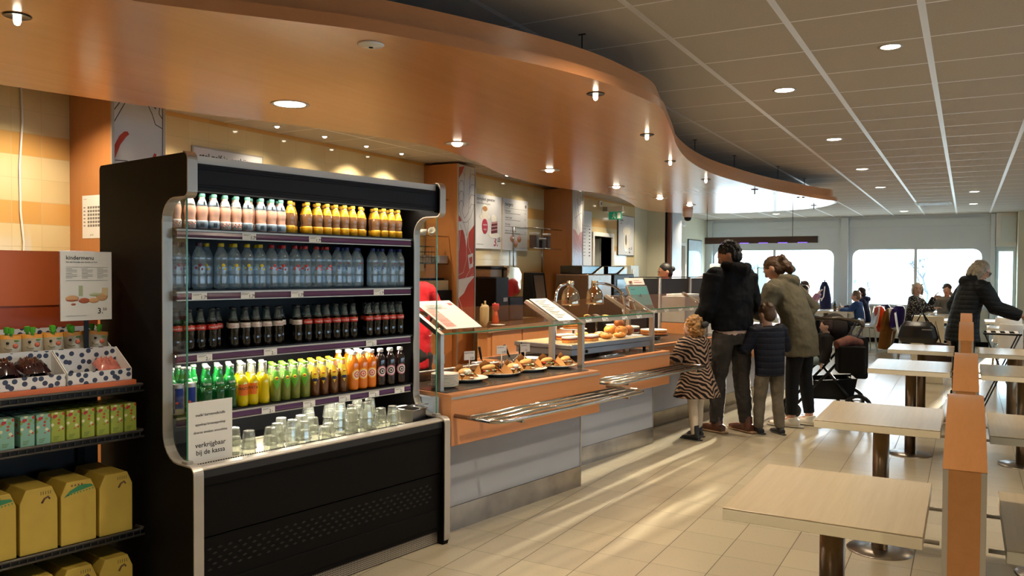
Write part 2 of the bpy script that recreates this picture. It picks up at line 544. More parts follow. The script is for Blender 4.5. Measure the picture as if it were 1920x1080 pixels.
MB().box(-5.60, -5.56, 16.62, 17.20, 0.01, 2.09).build('door_leaf', mat('white_door', '#d5dcd6', 0.5), d)
# right-hand wall with a long row of windows, and wall behind the camera
w = MB()
w.box(5.0, 5.2, -3.2, 19.9, 0, 0.85).box(5.0, 5.2, -3.2, 19.9, 2.15, H)
ys = [-3.2, -0.6, 2.6, 3.4, 6.6, 7.4, 10.6, 11.4, 14.6, 15.4, 18.6, 19.9]
for a, b in ((-3.2, -0.6), (2.6, 3.4), (6.6, 7.4), (10.6, 11.4), (14.6, 19.9)): w.box(5.0, 5.2, a, b, 0.85, 2.15)
wall('wall_right', w, M['cream'])
M['dimglass'] = glass('daylight_dimming_glass', (0.55, 0.6, 0.64), 0.1)  # tint added to weaken daylight through the unseen side windows
for k, yy in enumerate((5.0, 9.0, 13.0, 1.0)):
    f = MB(); f.box(5.06, 5.12, yy-0.03, yy+0.03, 0.85, 2.15).box(5.04, 5.14, yy-1.6, yy+1.6, 0.85, 0.9).box(5.04, 5.14, yy-1.6, yy+1.6, 2.1, 2.15)
    f.box(5.04, 5.14, yy-1.6, yy-1.54, 0.9, 2.1).box(5.04, 5.14, yy+1.54, yy+1.6, 0.9, 2.1)
    f.m(1).box(5.085, 5.09, yy-1.54, yy+1.54, 0.9, 2.1)
    struct(f.build('window_%d' % (k+3), [M['paleblue'], M['dimglass']]))
wall('wall_back', MB().box(-6.2, 5.3, -3.4, -3.2, 0, H+0.1), M['cream'])

# far wall: two wide windows with rounded corners and a glazed door
def curve_plate(name, outer, holes, y0, y1, mats):
    """plate in the XZ plane with holes, as a mesh"""
    cu = bpy.data.curves.new(name, 'CURVE'); cu.dimensions = '2D'; cu.fill_mode = 'BOTH'; cu.extrude = (y1-y0)/2
    for poly in [outer]+holes:
        sp = cu.splines.new('POLY'); sp.points.add(len(poly)-1); sp.use_cyclic_u = True
        for p, (a, b) in zip(sp.points, poly): p.co = (a, b, 0, 1)
    ob = bpy.data.objects.new(name, cu); COL.objects.link(ob)
    dg = bpy.context.evaluated_depsgraph_get()
    me = bpy.data.meshes.new_from_object(ob.evaluated_get(dg))
    mb = MB()
    mb.add([(v.co.x, (y0+y1)/2+v.co.z, v.co.y) for v in me.vertices], [tuple(p.vertices) for p in me.polygons])
    bpy.data.objects.remove(ob); bpy.data.curves.remove(cu); bpy.data.meshes.remove(me)
    return mb
def rrect(x0, x1, z0, z1, r, n=6, rb=None):
    rb = r if rb is None else rb
    p = []
    for (cx, cz, t0, q) in ((x1-r, z1-r, 0, r), (x0+r, z1-r, 90, r), (x0+rb, z0+rb, 180, rb), (x1-rb, z0+rb, 270, rb)):
        if q < 1e-4: p.append((cx, cz)); continue
        for k in range(n+1):
            t = radians(t0+90*k/n); p.append((cx+q*cos(t), cz+q*sin(t)))
    return p
YF = 19.45
WIN = [(-5.32, -2.62, 0.84, 2.035), (-2.22, 0.27, 0.84, 2.035)]
w = curve_plate('wall_far', [(-6.2, 0), (5.3, 0), (5.3, H), (-6.2, H)], [rrect(*WIN[0], 0.16, rb=0.05), rrect(*WIN[1], 0.16, rb=0.05), [(0.56, 0.05), (0.56, 1.995), (0.83, 1.995), (0.83, 0.05)]], YF, YF+0.12, None)
wall('wall_far', w, M['greyw'])
w = MB()
for a, b in ((-5.515, -5.36), (-2.46, -2.31), (0.42, 0.50)): w.box(a, b, YF-0.10, YF, 0, H-0.02)
wall('trim_1', w, M['greyw'])
w = MB()
for a, b in ((-5.36, -2.47), (-2.30, 0.41)): w.box(a, b, YF-0.03, YF-0.001, 2.53, 2.70)
wall('trim_2', w, M['paleblue'])
wall('trim_3', MB().box(0.51, 0.87, YF-0.14, YF-0.001, 2.08, H-0.005).m(1).box(0.60, 0.85, YF-0.155, YF-0.14, 2.17, 2.70), [M['whitep'], M['paleblue']])
wall('wall_corner_pier', MB().box(0.88, 1.5, 18.9, YF, 0, H-0.002), M['cream'])
for k, (a, b, z0, z1) in enumerate(WIN):
    mx = -3.92 if k == 0 else -0.965
    f = MB().box(mx-0.03, mx+0.03, YF+0.02, YF+0.07, z0, z1)
    f.box(a-0.05, b+0.05, YF-0.06, YF+0.02, z0-0.05, z0-0.005)
    f.m(1).box(a+0.0, mx-0.03, YF+0.085, YF+0.09, z0, z1).box(mx+0.03, b, YF+0.085, YF+0.09, z0, z1)
    struct(f.build('window_%d' % (k+1), [M['paleblue'], M['glass']]))
f = MB(); f.box(0.53, 0.57, YF-0.02, YF+0.1, 0, 2.03).box(0.82, 0.87, YF-0.02, YF+0.1, 0, 2.03).box(0.57, 0.82, YF-0.02, YF+0.1, 1.98, 2.03).m(1).box(0.57, 0.82, YF+0.05, YF+0.06, 0.05, 1.98)
struct(f.build('door_3', [M['greyw'], M['glass']]))
w = MB().box(-5.5, -2.5, YF-0.05, YF-0.001, 0.10, 0.76).box(-2.28, 0.40, YF-0.05, YF-0.001, 0.10, 0.76)
wall('trim_4', w, mat('cream_window_panel', '#b9b8a8', 0.6))
wall('baseboard_far', MB().box(-5.5, 0.5, YF-0.03, YF-0.0015, 0, 0.10), M['black'])

# wall columns clad in beech with tall art panels on the room side
M['artwhite'] = mat('art_panel_white', '#c9c9cb', 0.12, var=0.02)
M['artred'] = mat('art_panel_coral', '#a84438', 0.15, var=0.05)
M['artpink'] = mat('art_panel_pink', '#b98d92', 0.15, var=0.04)
M['artline'] = mat('art_line_black', '#2c2626', 0.4, var=0)
M['artcream'] = mat('art_line_cream', '#d9c9a8', 0.3, var=0)
XC = -5.06
def line_on(mb, pts, wd, x, mi):
    """thin drawn line lying on a panel whose face looks along +X; pts are (y,z)"""
    mb.m(mi)
    for (a, b) in zip(pts[:-1], pts[1:]):
        dy, dz = b[0]-a[0], b[1]-a[1]; L = sqrt(dy*dy+dz*dz) or 1
        ny, nz = -dz/L*wd/2, dy/L*wd/2
        mb.quad((x, a[0]-ny, a[1]-nz), (x, b[0]-ny, b[1]-nz), (x, b[0]+ny, b[1]+nz), (x, a[0]+ny, a[1]+nz))
def poly_on(mb, pts, x, mi):
    mb.m(mi).add([(x, a, b) for a, b in pts], [tuple(range(len(pts)))])
def column(n, y0, y1, draw, zt=H-0.03):
    c = MB().box(-5.52, XC, y0, y1, 0, zt)
    c.m(1).box(XC, XC+0.012, y0, y0+0.02, 0, zt).box(XC, XC+0.012, y1-0.02, y1, 0, zt)
    c.m(0)
    o = struct(c.build('column_%s' % n, [M['beech_v'], M['alupale']]))
    a = MB().box(XC+0.0005, XC+0.006, y0+0.022, y1-0.022, 0.9, zt-0.01)
    draw(a, y0+0.022, y1-0.022, XC+0.0066)
    a.build('art_panel', [M['artwhite'], M['artred'], M['artline'], M['artcream'], M['artpink']], o)
    return o
def art1(a, y0, y1, x):
    W = y1-y0
    def P(u, v): return (y0+u*W, v)
    poly_on(a, [P(0, 2.02), P(.2, 2.13), P(.45, 2.24), P(.62, 2.285), P(.78, 2.31), P(.82, 2.345), P(.87, 2.34), P(.86, 2.30), P(.75, 2.25), P(.6, 2.20), P(.45, 2.13), P(.3, 2.05), P(.15, 1.95), P(0, 1.85)], x, 1)
    poly_on(a, [P(0, 2.36), P(.1, 2.43), P(.2, 2.465), P(.27, 2.468), P(.3, 2.45), P(.24, 2.43), P(.12, 2.37), P(0, 2.26)], x, 1)
    for ln in ([P(0, 2.6), P(.25, 2.73)], [P(0, 2.52), P(.2, 2.65), P(.34, 2.735)], [P(.6, 2.735), P(.78, 2.62), P(.85, 2.55), P(1, 2.53)], [P(.72, 2.735), P(.85, 2.66), P(.92, 2.735)], [P(1, 2.60), P(.93, 2.63), P(.95, 2.70), P(1, 2.68)], [P(0, 2.26), P(.25, 2.265), P(.42, 2.24)], [P(.6, 2.24), P(.8, 2.205), P(1, 2.22)]):
        line_on(a, ln, 0.006, x, 2)
def art2(a, y0, y1, x):
    W = y1-y0
    def P(u, v): return (y0+u*W, v)
    poly_on(a, [P(0, 2.70), P(.35, 2.72), P(.2, 2.64), P(.04, 2.58), P(0, 2.56)], x, 1)
    poly_on(a, [P(0, 2.16), P(.12, 2.13), P(.2, 2.09), P(.0, 2.08)], x, 1)
    poly_on(a, [P(0, 1.98), P(.28, 1.99), P(.38, 1.93), P(.44, 1.85), P(.5, 1.78), P(.56, 1.9), P(.66, 1.97), P(1, 2.06), P(1, 1.46), P(0, 1.42)], x, 1)
    poly_on(a, [P(0, 1.20), P(.35, 1.26), P(.6, 1.36), P(1, 1.45), P(1, 0.92), P(0, 0.92)], x, 1)
    poly_on(a, [P(.58, 1.70), P(.92, 1.73), P(.93, 1.57), P(.68, 1.54)], x+0.0008, 0)
    poly_on(a, [P(.66, 1.67), P(.86, 1.69), P(.86, 1.61), P(.72, 1.59)], x+0.0014, 1)
    cobs = [[P(.38, 2.70), P(.33, 2.5), P(.3, 2.3), P(.2, 2.2), P(.36, 2.12), P(.62, 2.2), P(.68, 2.5), P(.72, 2.70)]]
    for v in (2.62, 2.5, 2.38, 2.27): cobs += [[P(.02, v), P(.1, v+.05), P(.24, v+.05), P(.33, v-.01)], [P(.66, v-.03), P(.8, v+.03), P(1, v+.02)]]
    cobs += [[P(.02, 2.4), P(.04, 2.24), P(.14, 2.14), P(.28, 2.08), P(.5, 2.08), P(.75, 2.14), P(1, 2.3)], [P(.3, 2.08), P(.44, 2.0), P(.52, 1.92), P(.6, 2.02), P(.62, 2.1)], [P(.1, 2.05), P(.3, 1.95), P(.44, 1.86)], [P(0, 2.56), P(.02, 2.4)]]
    for ln in cobs: line_on(a, ln, 0.005, x+0.001, 2)
    for ln in ([P(.5, 1.8), P(.5, 1.65), P(.3, 1.5), P(0, 1.47)], [P(.1, 1.98), P(.03, 1.75)], [P(.6, 1.97), P(.62, 1.8), P(.8, 1.72)], [P(.1, 1.4), P(.05, 1.2), P(.25, 1.08), P(.45, 1.0), P(.7, .93)], [P(.1, 1.4), P(.6, 1.42), P(.9, 1.48)], [P(.05, 1.26), P(.5, 1.45), P(.95, 1.62)], [P(.02, 1.08), P(.3, 1.02), P(.42, 1.05)]):
        line_on(a, ln, 0.005, x+0.001, 3)
def art3(a, y0, y1, x):
    W = y1-y0
    def P(u, v): return (y0+u*W, v)
    poly_on(a, [P(0, 2.15), P(.3, 2.12), P(.55, 2.05), P(.75, 2.10), P(1, 2.12), P(1, 1.40), P(0, 1.40)], x, 4)
    for ln in ([P(.1, 2.7), P(.2, 2.5), P(.5, 2.2), P(.75, 2.08)], [P(.5, 2.72), P(.45, 2.5), P(.7, 2.3), P(1, 2.2)], [P(.3, 2.6), P(.6, 2.5), P(1, 2.55)], [P(.1, 2.4), P(.3, 2.25), P(.35, 2.15)], [P(.6, 2.72), P(.8, 2.6), P(1, 2.68)], [P(.2, 2.3), P(.5, 2.35), P(.9, 2.4)]):
        line_on(a, ln, 0.006, x+0.001, 2)
    for ln in ([P(.1, 2.1), P(.4, 1.95), P(.9, 1.85)], [P(.8, 2.08), P(.5, 1.9), P(.2, 1.7), P(.3, 1.5)], [P(.9, 1.95), P(.7, 1.75), P(.9, 1.6)], [P(.1, 1.85), P(.6, 1.78), P(.6, 1.5)]):
        line_on(a, ln, 0.006, x+0.001, 0)
column('a', 3.45, 3.87, art1)
column('b', 7.714, 8.10, art2)
column('c', 10.777, 11.17, art3)
# grey-white steel column with a dark reveal, in front of the painted wall
c = MB().box(-5.145, -5.12, 15.245, 15.29, 0, H-0.003); c.m(3).box(-5.514, -5.15, 15.25, 15.32, 0, H-0.003); c.m(1).box(-5.514, -5.06, 15.325, 15.36, 0, H-0.003); c.m(2).box(-5.514, -5.04, 15.365, 15.95, 0, H-0.003)
struct(c.build('column_d', [M['black'], mat('brown_reveal', '#7d5546', 0.5), mat('pale_grey_column', '#b7c0cc', 0.35, 0.2), M['cream']]))

# ================================================================ CANOPY hanging over the servery
OUT = [(-2.95, 0.9), (-2.72, 1.4), (-2.54, 1.78), (-2.38, 2.01), (-2.22, 2.22), (-2.02, 2.5), (-1.82, 2.92), (-1.66, 3.33), (-1.57, 3.67), (-1.53, 4.02), (-1.52, 4.39), (-1.60, 4.75), (-1.74, 5.3), (-1.87, 5.78), (-2.0, 6.41), (-2.08, 7.06), (-2.1, 7.7), (-2.06, 8.31), (-1.95, 9.29), (-1.77, 10.16), (-1.6, 10.86), (-1.50, 11.15)]
INN = [(-4.75, 0.9), (-4.45, 1.6), (-4.30, 2.2), (-4.19, 2.64), (-4.07, 3.06), (-3.96, 3.4), (-3.85, 3.65), (-3.74, 3.95), (-3.62, 4.35), (-3.53, 4.75), (-3.51, 5.16), (-3.67, 5.91), (-3.87, 6.6), (-3.97, 7.21), (-4.0, 7.94), (-3.88, 8.6), (-3.80, 9.0), (-3.82, 9.5), (-4.0, 10.4), (-4.17, 11.1), (-4.22, 11.64), (-4.15, 12.12), (-3.85, 12.56), (-3.19, 12.82), (-2.54, 12.67), (-2.06, 12.42), (-1.78, 12.1), (-1.58, 11.65)]
def catmull(P, sub=5):
    out = []
    for i in range(len(P)-1):
        p0 = Vector(P[max(i-1, 0)]); p1 = Vector(P[i]); p2 = Vector(P[i+1]); p3 = Vector(P[min(i+2, len(P)-1)])
        for k in range(sub):
            t = k/sub
            out.append(0.5*((2*p1)+(-p0+p2)*t+(2*p0-5*p1+4*p2-p3)*t*t+(-p0+3*p1-3*p2+p3)*t**3))
    out.append(Vector(P[-1])); return out
ring = catmull(OUT+[(-1.50, 11.40)]+INN[::-1], 4)
loop = [(p.x, p.y) for p in ring]
def inset(lp, d):
    n = len(lp); out = []
    for i in range(n):
        a = Vector(lp[i-1]); b = Vector(lp[(i+1) % n]); t = (b-a)
        if t.length < 1e-6: out.append(lp[i]); continue
        t.normalize(); nn = Vector((-t.y, t.x)); q = Vector(lp[i])+nn*d; out.append((q.x, q.y))
    return out
ZB = 2.45
can = thing('ceiling_canopy', 'long wavy orange beech canopy hanging over the whole food counter', 'canopy', (0, 0, ZB))
mb = MB(); n = len(loop)
mb.add([(x, y, 0.0) for x, y in loop]+[(x, y, 0.045) for x, y in loop], [tuple(range(n)), tuple(range(2*n-1, n-1, -1))])
mb.build('soffit_board', M['canopy'], can)
mb = MB()
mb.add([(x, y, 0.0) for x, y in loop]+[(x, y, 0.05) for x, y in loop], [(i, (i+1) % n, n+(i+1) % n, n+i) for i in range(n)], True)
mb.build('lower_edge_band', M['beech'], can)
lp2 = inset(loop, 0.05)
mb = MB()
mb.add([(x, y, 0.045) for x, y in lp2]+[(x, y, 0.15) for x, y in lp2], [(i, (i+1) % n, n+(i+1) % n, n+i) for i in range(n)], True)
mb.add([(x, y, 0.15) for x, y in lp2], [tuple(range(n))])
mb.build('upper_fascia', M['beech'], can)
for (x, y) in [(-1.78, 3.9), (-2.3, 5.9), (-2.25, 7.5), (-2.18, 8.7), (-1.95, 9.82), (-1.9, 11.3), (-3.3, 5.6), (-3.4, 9.4), (-3.2, 2.4), (-2.5, 2.6)]:
    MB().tube([(x, y, 0.15), (x, y, H-ZB)], 0.0035, 6).m(0).box(x-0.02, x+0.02, y-0.004, y+0.004, H-ZB-0.006, H-ZB-0.001).build('hanging_wire', M['blackm'], can)

# ================================================================ LAMPS
def recessed(name, label, x, y, z, r, power, color, group, angle=120, bulbous=0.0):
    t = thing(name, label, 'ceiling lamp', (x, y, z), 0, group)
    MB().lathe([(r, 0.0), (r*1.22, -0.004), (r*1.25, 0.0), (r*1.22, 0.001)], 24).build('trim_ring', M['alupale'], t)
    m = MB()
    if bulbous: m.lathe([(0.0, -bulbous), (r*0.35, -bulbous*0.9), (r*0.5, -bulbous*0.4), (r*0.55, -0.001)], 16)
    else: m.lathe([(0.0, -0.006), (r*0.8, -0.004), (r, -0.001)], 24)
    m.build('glowing_lens', M['lamp'], t)
    if power: spot('lamp_light', (x, y, z-0.02-bulbous), power, color, angle, 0.9, r*0.8)
    return t
names = ['nearest', 'second nearest', 'third', 'fourth', 'fifth', 'farthest']
for i, (x, y) in enumerate([(-3.316, 3.35), (-3.254, 4.96), (-3.35, 6.65), (-3.355, 8.28), (-3.375, 9.78), (-3.355, 10.97)]):
    recessed('recessed_downlight', 'round downlight in the canopy underside, %s of the six along the counter' % names[i], x, y, ZB-0.001, 0.085 if i == 0 else 0.075, 210 if i == 0 else 110, WARM, 'downlights along the middle of the canopy', 155 if i == 0 else 130, 0 if i == 0 else 0.02)
def halogen(label, x, y, power=18):
    t = thing('halogen_spotlight', label, 'spotlight', (x, y, ZB-0.001), 0, 'small halogen lights near the canopy edge')
    MB().lathe([(0.036, -0.001), (0.046, -0.004), (0.048, 0.0), (0.046, 0.001)], 20).build('trim_ring', M['blackm'], t)
    MB().lathe([(0.0, -0.036), (0.009, -0.032), (0.013, -0.02), (0.013, -0.001)], 12).build('halogen_capsule', M['lampw'], t)
    spot('halogen_light', (x, y, ZB-0.05), power, NEUT, 100, 0.9, 0.02)
halogen('bare halogen capsule in the canopy at the far left picture corner', -3.05, 1.71)
for i, (x, y) in enumerate([(-1.70, 3.90), (-1.90, 5.23), (-2.18, 6.57), (-2.29, 8.02), (-1.80, 10.46)]):
    halogen('bare halogen capsule near the canopy edge, %s of five' % ['nearest', 'second nearest', 'third', 'fourth', 'farthest'][i], x, y)
for i, (x, y) in enumerate([(-2.082, 9.23), (-1.853, 11.78)]):
    t = thing('ceiling_sprinkler', ['small unlit cross-shaped sprinkler under the canopy, nearer one', 'small cross-shaped sprinkler at the far tip of the canopy'][i], 'sprinkler', (x, y, ZB-0.001))
    MB().lathe([(0.0, -0.004), (0.04, -0.004), (0.04, 0.0)], 16).tube([(0, 0, 0), (0, 0, -0.05)], 0.006).lathe([(0, -0.052), (0.02, -0.05), (0, -0.048)], 12).build('sprinkler_head', M['blackm'], t)
t = thing('smoke_detector', 'flat cream disc with dark centre in the canopy above the cooler', 'smoke detector', (-2.143, 2.62, ZB-0.001))
MB().lathe([(0.0, -0.012), (0.012, -0.012), (0.05, -0.006), (0.055, 0)], 24).build('cover_plate', M['white'], t)
MB().lathe([(0.0, -0.016), (0.009, -0.015), (0.01, -0.01)], 12).build('sensor', M['blackp'], t)
cl = [(-1.105, 5.75), (-1.1, 8.08), (-1.115, 10.55), (-1.115, 12.9)]
for i, (x, y) in enumerate(cl):
    recessed('ceiling_downlight', 'lit round downlight in the tiled ceiling, %s of the left row' % ['nearest', 'second', 'third', 'farthest'][i], x, y, H-0.001, 0.062, 62, WARM, 'downlights in the tiled ceiling', 135)
for i, (x, y) in enumerate([(0.083, 14.19), (0.084, 16.68)]):
    recessed('ceiling_downlight', 'lit round downlight at the far right of the tiled ceiling, %s one' % ['nearer', 'farther'][i], x, y, H-0.001, 0.062, 22, WARM, 'downlights in the tiled ceiling', 130)
for i, (x, y) in enumerate([(-1.12, 18.1), (-3.57, 17.84)]):
    recessed('ceiling_downlight', 'tiny lit ceiling light close to the far windows, %s one' % ['right', 'left'][i], x, y, H-0.001, 0.07, 10, NEUT, 'downlights in the tiled ceiling', 130)
recessed('ceiling_downlight', 'unlit downlight with a grey rim in the nearest right ceiling tile', -0.385, 4.92, H-0.001, 0.05, 0, WARM, 'downlights in the tiled ceiling').children[1].data.materials[0] = M['alupale']
for i, (x, y) in enumerate([(-1.1, 1.0), (-1.1, 3.36), (1.3, 5.75), (1.3, 9.5), (3.2, 4.0), (3.2, 9.0), (2.4, 13), (-1.1, -1.5), (1.6, 0.4)]):  # unseen lamps added as fill for surfaces facing the camera
    recessed('ceiling_downlight', 'added unseen downlight in the ceiling outside the picture, number %s' % ORD[i], x, y, H-0.001, 0.062, 100, WARM, 'downlights added in the ceiling beyond the frame', 140)
for i, (x, y) in enumerate([(-5.26, 5.16), (-5.26, 5.76), (-5.29, 6.4), (-5.29, 6.98)]):
    t = recessed('eyeball_spotlight', 'small spot in the ceiling strip above the back wall, %s from the left' % ORD[i], x, y, H-0.001, 0.036, 34 if i > 1 else 12, WARM, 'small spots above the tiled back wall', 120, 0.012)
for i, (x, y) in enumerate([(-5.26, 9.2), (-5.26, 10.0)]):
    t = recessed('eyeball_spotlight', 'small spot in the ceiling above the menu posters, %s one' % ['left', 'right'][i], x, y, H-0.001, 0.036, 12, WARM, 'small spots above the tiled back wall', 120, 0.012)
for i, (x, y) in enumerate([(-4.9, 2.1), (-5.0, 3.0), (-5.05, 3.0+1.2), (-4.9, 8.5), (-4.9, 11.4), (-4.9, 12.8), (-4.85, 14.2), (-4.7, 16.0), (-4.8, 0.6)]):  # out-of-sight spots added to brighten the back wall and service area
    recessed('eyeball_spotlight', 'added unseen ceiling spot above the canopy, %s along the wall' % ORD[i], x, y, H-0.001, 0.036, 48, WARM, 'small spots above the tiled back wall', 130, 0.012)
for i, (x, y) in enumerate([(-6.5, 12.75), (-6.6, 16.2)]):  # unseen lamps added so the doorways do not look black
    recessed('corridor_fill_lamp', ['added unseen corridor lamp behind the tiled doorway', 'added unseen lamp behind the white door frame'][i], x, y, 2.499, 0.06, 45, NEUT, 'added corridor lamps', 140)
t = thing('ceiling_air_grille', 'pale rectangular air grille in the ceiling near the far windows', 'air vent', (-0.54, 16.26, H-0.001))
MB().box(-0.29, 0.29, -0.29, 0.29, -0.006, 0).build('grille_frame', M['whitep'], t)
for k in range(5): MB().box(-0.25, 0.25, -0.22+k*0.1, -0.18+k*0.1, -0.014, -0.006).build('vane', M['blackm'] if k % 2 else M['alu'], t)
t = thing('dome_camera', 'white dome security camera hanging under the canopy near the exit sign', 'security camera', (-3.62, 11.75, ZB-0.001))
MB().lathe([(0.075, 0), (0.075, -0.05), (0.07, -0.10), (0.055, -0.12)], 24).build('housing', M['white'], t)
MB().lathe([(0.055, -0.115), (0.05, -0.15), (0.03, -0.17), (0.0, -0.175)], 20).build('dark_dome', M['blackp'], t)

# ================================================================ OUTSIDE, seen through the far windows
M['facade'] = mat('pale_facade', '#dfe6e6', 0.7, var=0.02)
M['cyan'] = mat('blue_facade_panel', '#7fc4d8', 0.3, var=0.05)
struct(MB().box(-60, 50, 19.9, 120, -0.25, -0.15).build('ground_outside', mat('pale_paving', '#cfd0cc', 0.8)))
t = thing('office_building', 'overexposed pale building with blue strips outside the far windows', 'building', (-2, 48, -0.15))
MB().box(-30, 30, 0, 8, 0, 4.2).build('facade_wall', M['facade'], t)
for k in range(12):
    x = -14+k*2.45
    MB().box(x, x+(0.9 if k % 3 else 0.4), -0.05, 0, 0.6+(k % 2)*0.8, 3.8).build('blue_strip', M['cyan'], t)
M['bark'] = mat('grey_bark', '#55606a', 0.9)
for i, (tx, ty, sc) in enumerate([(-5.6, 26, 1.0), (-2.6, 24.5, 0.8), (-1.3, 34, 1.2)]):
    t = thing('bare_tree', ['bare tree outside behind the left far window', 'bare shrub with forked branches outside the right far window, left side', 'bare tree outside left of the right window mullion'][i], 'tree', (tx, ty, -0.15))
    random.seed(30+i)
    b = MB()
    def grow(p, d, L, r, dep):
        q = p+d*L; b.tube([p, p+d*L*0.5+Vector((random.uniform(-.05, .05), 0, 0)), q], [r, r*0.8, r*0.6], 5)
        if dep:
            for _ in range(3):
                nd = (d+Vector((random.uniform(-.8, .8), random.uniform(-.5, .5), random.uniform(-.1, .5)))).normalized()
                grow(q, nd, L*0.68, r*0.6, dep-1)
    grow(Vector((0, 0, 0)), Vector((0.05, 0, 1)), 0.75*sc, 0.05*sc, 4)
    b.build('trunk_and_branches', M['bark'], t)
# ================================================================ DRINKS COOLER  (local x = n outward, local y = s along)
M['strip'] = mat('purple_price_strip', '#4a2a4e', 0.25, var=0.06)
M['inner'] = mat('dark_cooler_lining', '#141214', 0.5)
M['header'] = mat('blue_black_header', '#0d0f17', 0.55, spec=0.25, var=0.1)
M['coolerlight'] = emis('glowing_tube_cover', (1.0, 0.95, 0.82), 6.0)
def m_scuffed():
    t = NT('scuffed_black_panel')
    p = t.mapping(t.pos(True), scale=(1, 2.5, 12))
    n = t.noise(p, 9, 5, 0.7); n2 = t.noise(t.pos(True), 2.0, 2)
    f = t.math('MULTIPLY', t.math('GREATER_THAN', n, 0.745), t.math('GREATER_THAN', n2, 0.52))
    t.base(t.mix(f, '#070504', '#8b8377'))
    t.set(0.6, spec=0.12); return t.mat
M['scuff'] = m_scuffed()
def m_mesh():
    t = NT('woven_wire_grille'); x = t.xyz(t.pos(True))
    def ln(v): return t.math('GREATER_THAN', t.math('ABSOLUTE', t.math('SUBTRACT', t.math('FRACT', t.math('DIVIDE', v, 0.010)), 0.5)), 0.28)
    g = t.math('MAXIMUM', ln(x[1]), ln(x[2]))
    t.base(t.mix(g, '#0a0908', '#a49a8c')); t.set(0.4, 0.6); return t.mat
M['wiremesh'] = m_mesh()
cool = thing('drinks_cooler', 'tall open black drinks cooler with four purple-edged shelves of bottles', 'cooler', (SO.x, SO.y, 0), -TS)
def fillet(pts, n=6):
    """pts: (a, b, radius)"""
    out = []; L = len(pts)
    for i, (a, b, r) in enumerate(pts):
        P = Vector((a, b)); A = Vector(pts[i-1][:2]); B = Vector(pts[(i+1) % L][:2])
        if r < 1e-4: out.append((a, b)); continue
        u = (A-P).normalized(); v = (B-P).normalized(); ang = u.angle(v); d = min(r/math.tan(ang/2), (A-P).length*0.49, (B-P).length*0.49); rr = d*math.tan(ang/2)
        s0 = P+u*d; s1 = P+v*d; c = P+(u+v).normalized()*(rr/sin(ang/2))
        a0 = atan2(s0.y-c.y, s0.x-c.x); a1 = atan2(s1.y-c.y, s1.x-c.x)
        da = a1-a0
        while da > pi: da -= 2*pi
        while da < -pi: da += 2*pi
        for k in range(n+1): out.append((c.x+rr*cos(a0+da*k/n), c.y+rr*sin(a0+da*k/n)))
    return out
PROF = [(-0.765, 0.0, 0), (0.045, 0.0, 0), (0.055, 0.03, 0.01), (0.055, 0.705, 0.03), (-0.19, 0.705, 0.12), (-0.19, 1.825, 0.10), (0.012, 1.825, 0.025), (0.012, 2.005, 0.03), (-0.765, 2.005, 0.02)]
pf = fillet(PROF)
front = [p for p in pf if not (p[0] < -0.6)]
for s0, s1, side in ((-1.478, -1.438, 'left'), (0.010, 0.050, 'right')):
    m = MB()
    # side panel profile lies in the (n,z) plane
    m.prism([(a, b) for a, b in pf], 'y', s0, s1)
    pnl = m.build('side_panel', M['scuff'], cool, fix=True)
    m = MB(); q = front[1:]
    outp = []
    for i, (a, b) in enumerate(q):
        A = Vector(q[max(i-1, 0)]); B = Vector(q[min(i+1, len(q)-1)]); t = (B-A).normalized(); nn = Vector((t.y, -t.x)); outp.append((a+nn.x*0.006, b+nn.y*0.006))
    k = len(q); vs = [(a, s0-0.002, b) for a, b in q]+[(a, s0-0.002, b) for a, b in outp]+[(a, s1+0.002, b) for a, b in q]+[(a, s1+0.002, b) for a, b in outp]
    fs = []
    for i in range(k-1): fs += [(i, i+1, k+i+1, k+i), (2*k+i, 3*k+i, 3*k+i+1, 2*k+i+1), (k+i, k+i+1, 3*k+i+1, 3*k+i)]
    m.add(vs, fs, False).build('edge_trim', M['alupale'], pnl)
    gp = [p for p in fillet(PROF) if p[0] < -0.03 and 0.70 < p[1] < 1.83 and p[0] > -0.3]
    gp = [(-0.03, 0.708)]+gp+[(-0.03, 1.82)]
    MB().prism(gp, 'y', (s0+s1)/2-0.003, (s0+s1)/2+0.003).m(1).box(-0.03, -0.026, (s0+s1)/2-0.003, (s0+s1)/2+0.003, 0.71, 1.82).m(2).rbox(-0.05, -0.005, s0+0.004, s1-0.004, 0.706, 0.722, 0.008).build('side_glass', [M['glass'], M['glassedge'], M['alupale']], pnl)
MB().box(-0.72, -0.70, -1.438, 0.01, 0.0, 1.97).m(1).box(-0.699, -0.697, -1.43, 0.0, 0.70, 1.80).build('back_panel', [M['black'], M['inner']], cool)
MB().box(-0.75, -0.02, -1.438, 0.01, 1.965, 1.998).build('top_panel', M['whitep'], cool)  # unseen top made white to bounce lamp light up at the canopy
m = MB()
m.box(-0.05, -0.008, -1.438, 0.01, 1.853, 1.965).box(-0.68, -0.05, -1.438, 0.01, 1.895, 1.965)
for z in (1.865, 1.876, 1.94, 1.951): m.box(-0.008, -0.004, -1.438, 0.01, z, z+0.004)
m.build('header_panel', M['header'], cool, bevel=0.006)
m = MB().prism([(-0.022, 1.846), (-0.022, 1.853), (-0.15, 1.894), (-0.15, 1.887)], 'y', -1.43, 0.0)
m.m(1)
for k in range(46): m.prism([(-0.075, 1.862), (-0.055, 1.8555), (-0.055, 1.8575), (-0.075, 1.864)], 'y', -1.42+k*0.031, -1.404+k*0.031)
m.build('air_outlet_grille', [mat('beige_grille', '#6e675c', 0.5), M['black']], cool)
MB().box(-0.18, -0.16, -1.42, -0.01, 1.882, 1.892).build('light_tube', M['coolerlight'], cool)
al = area('cooler_light', (0, 0, 0), 1.38, 2.3, (1.0, 0.93, 0.80), size_y=0.03)
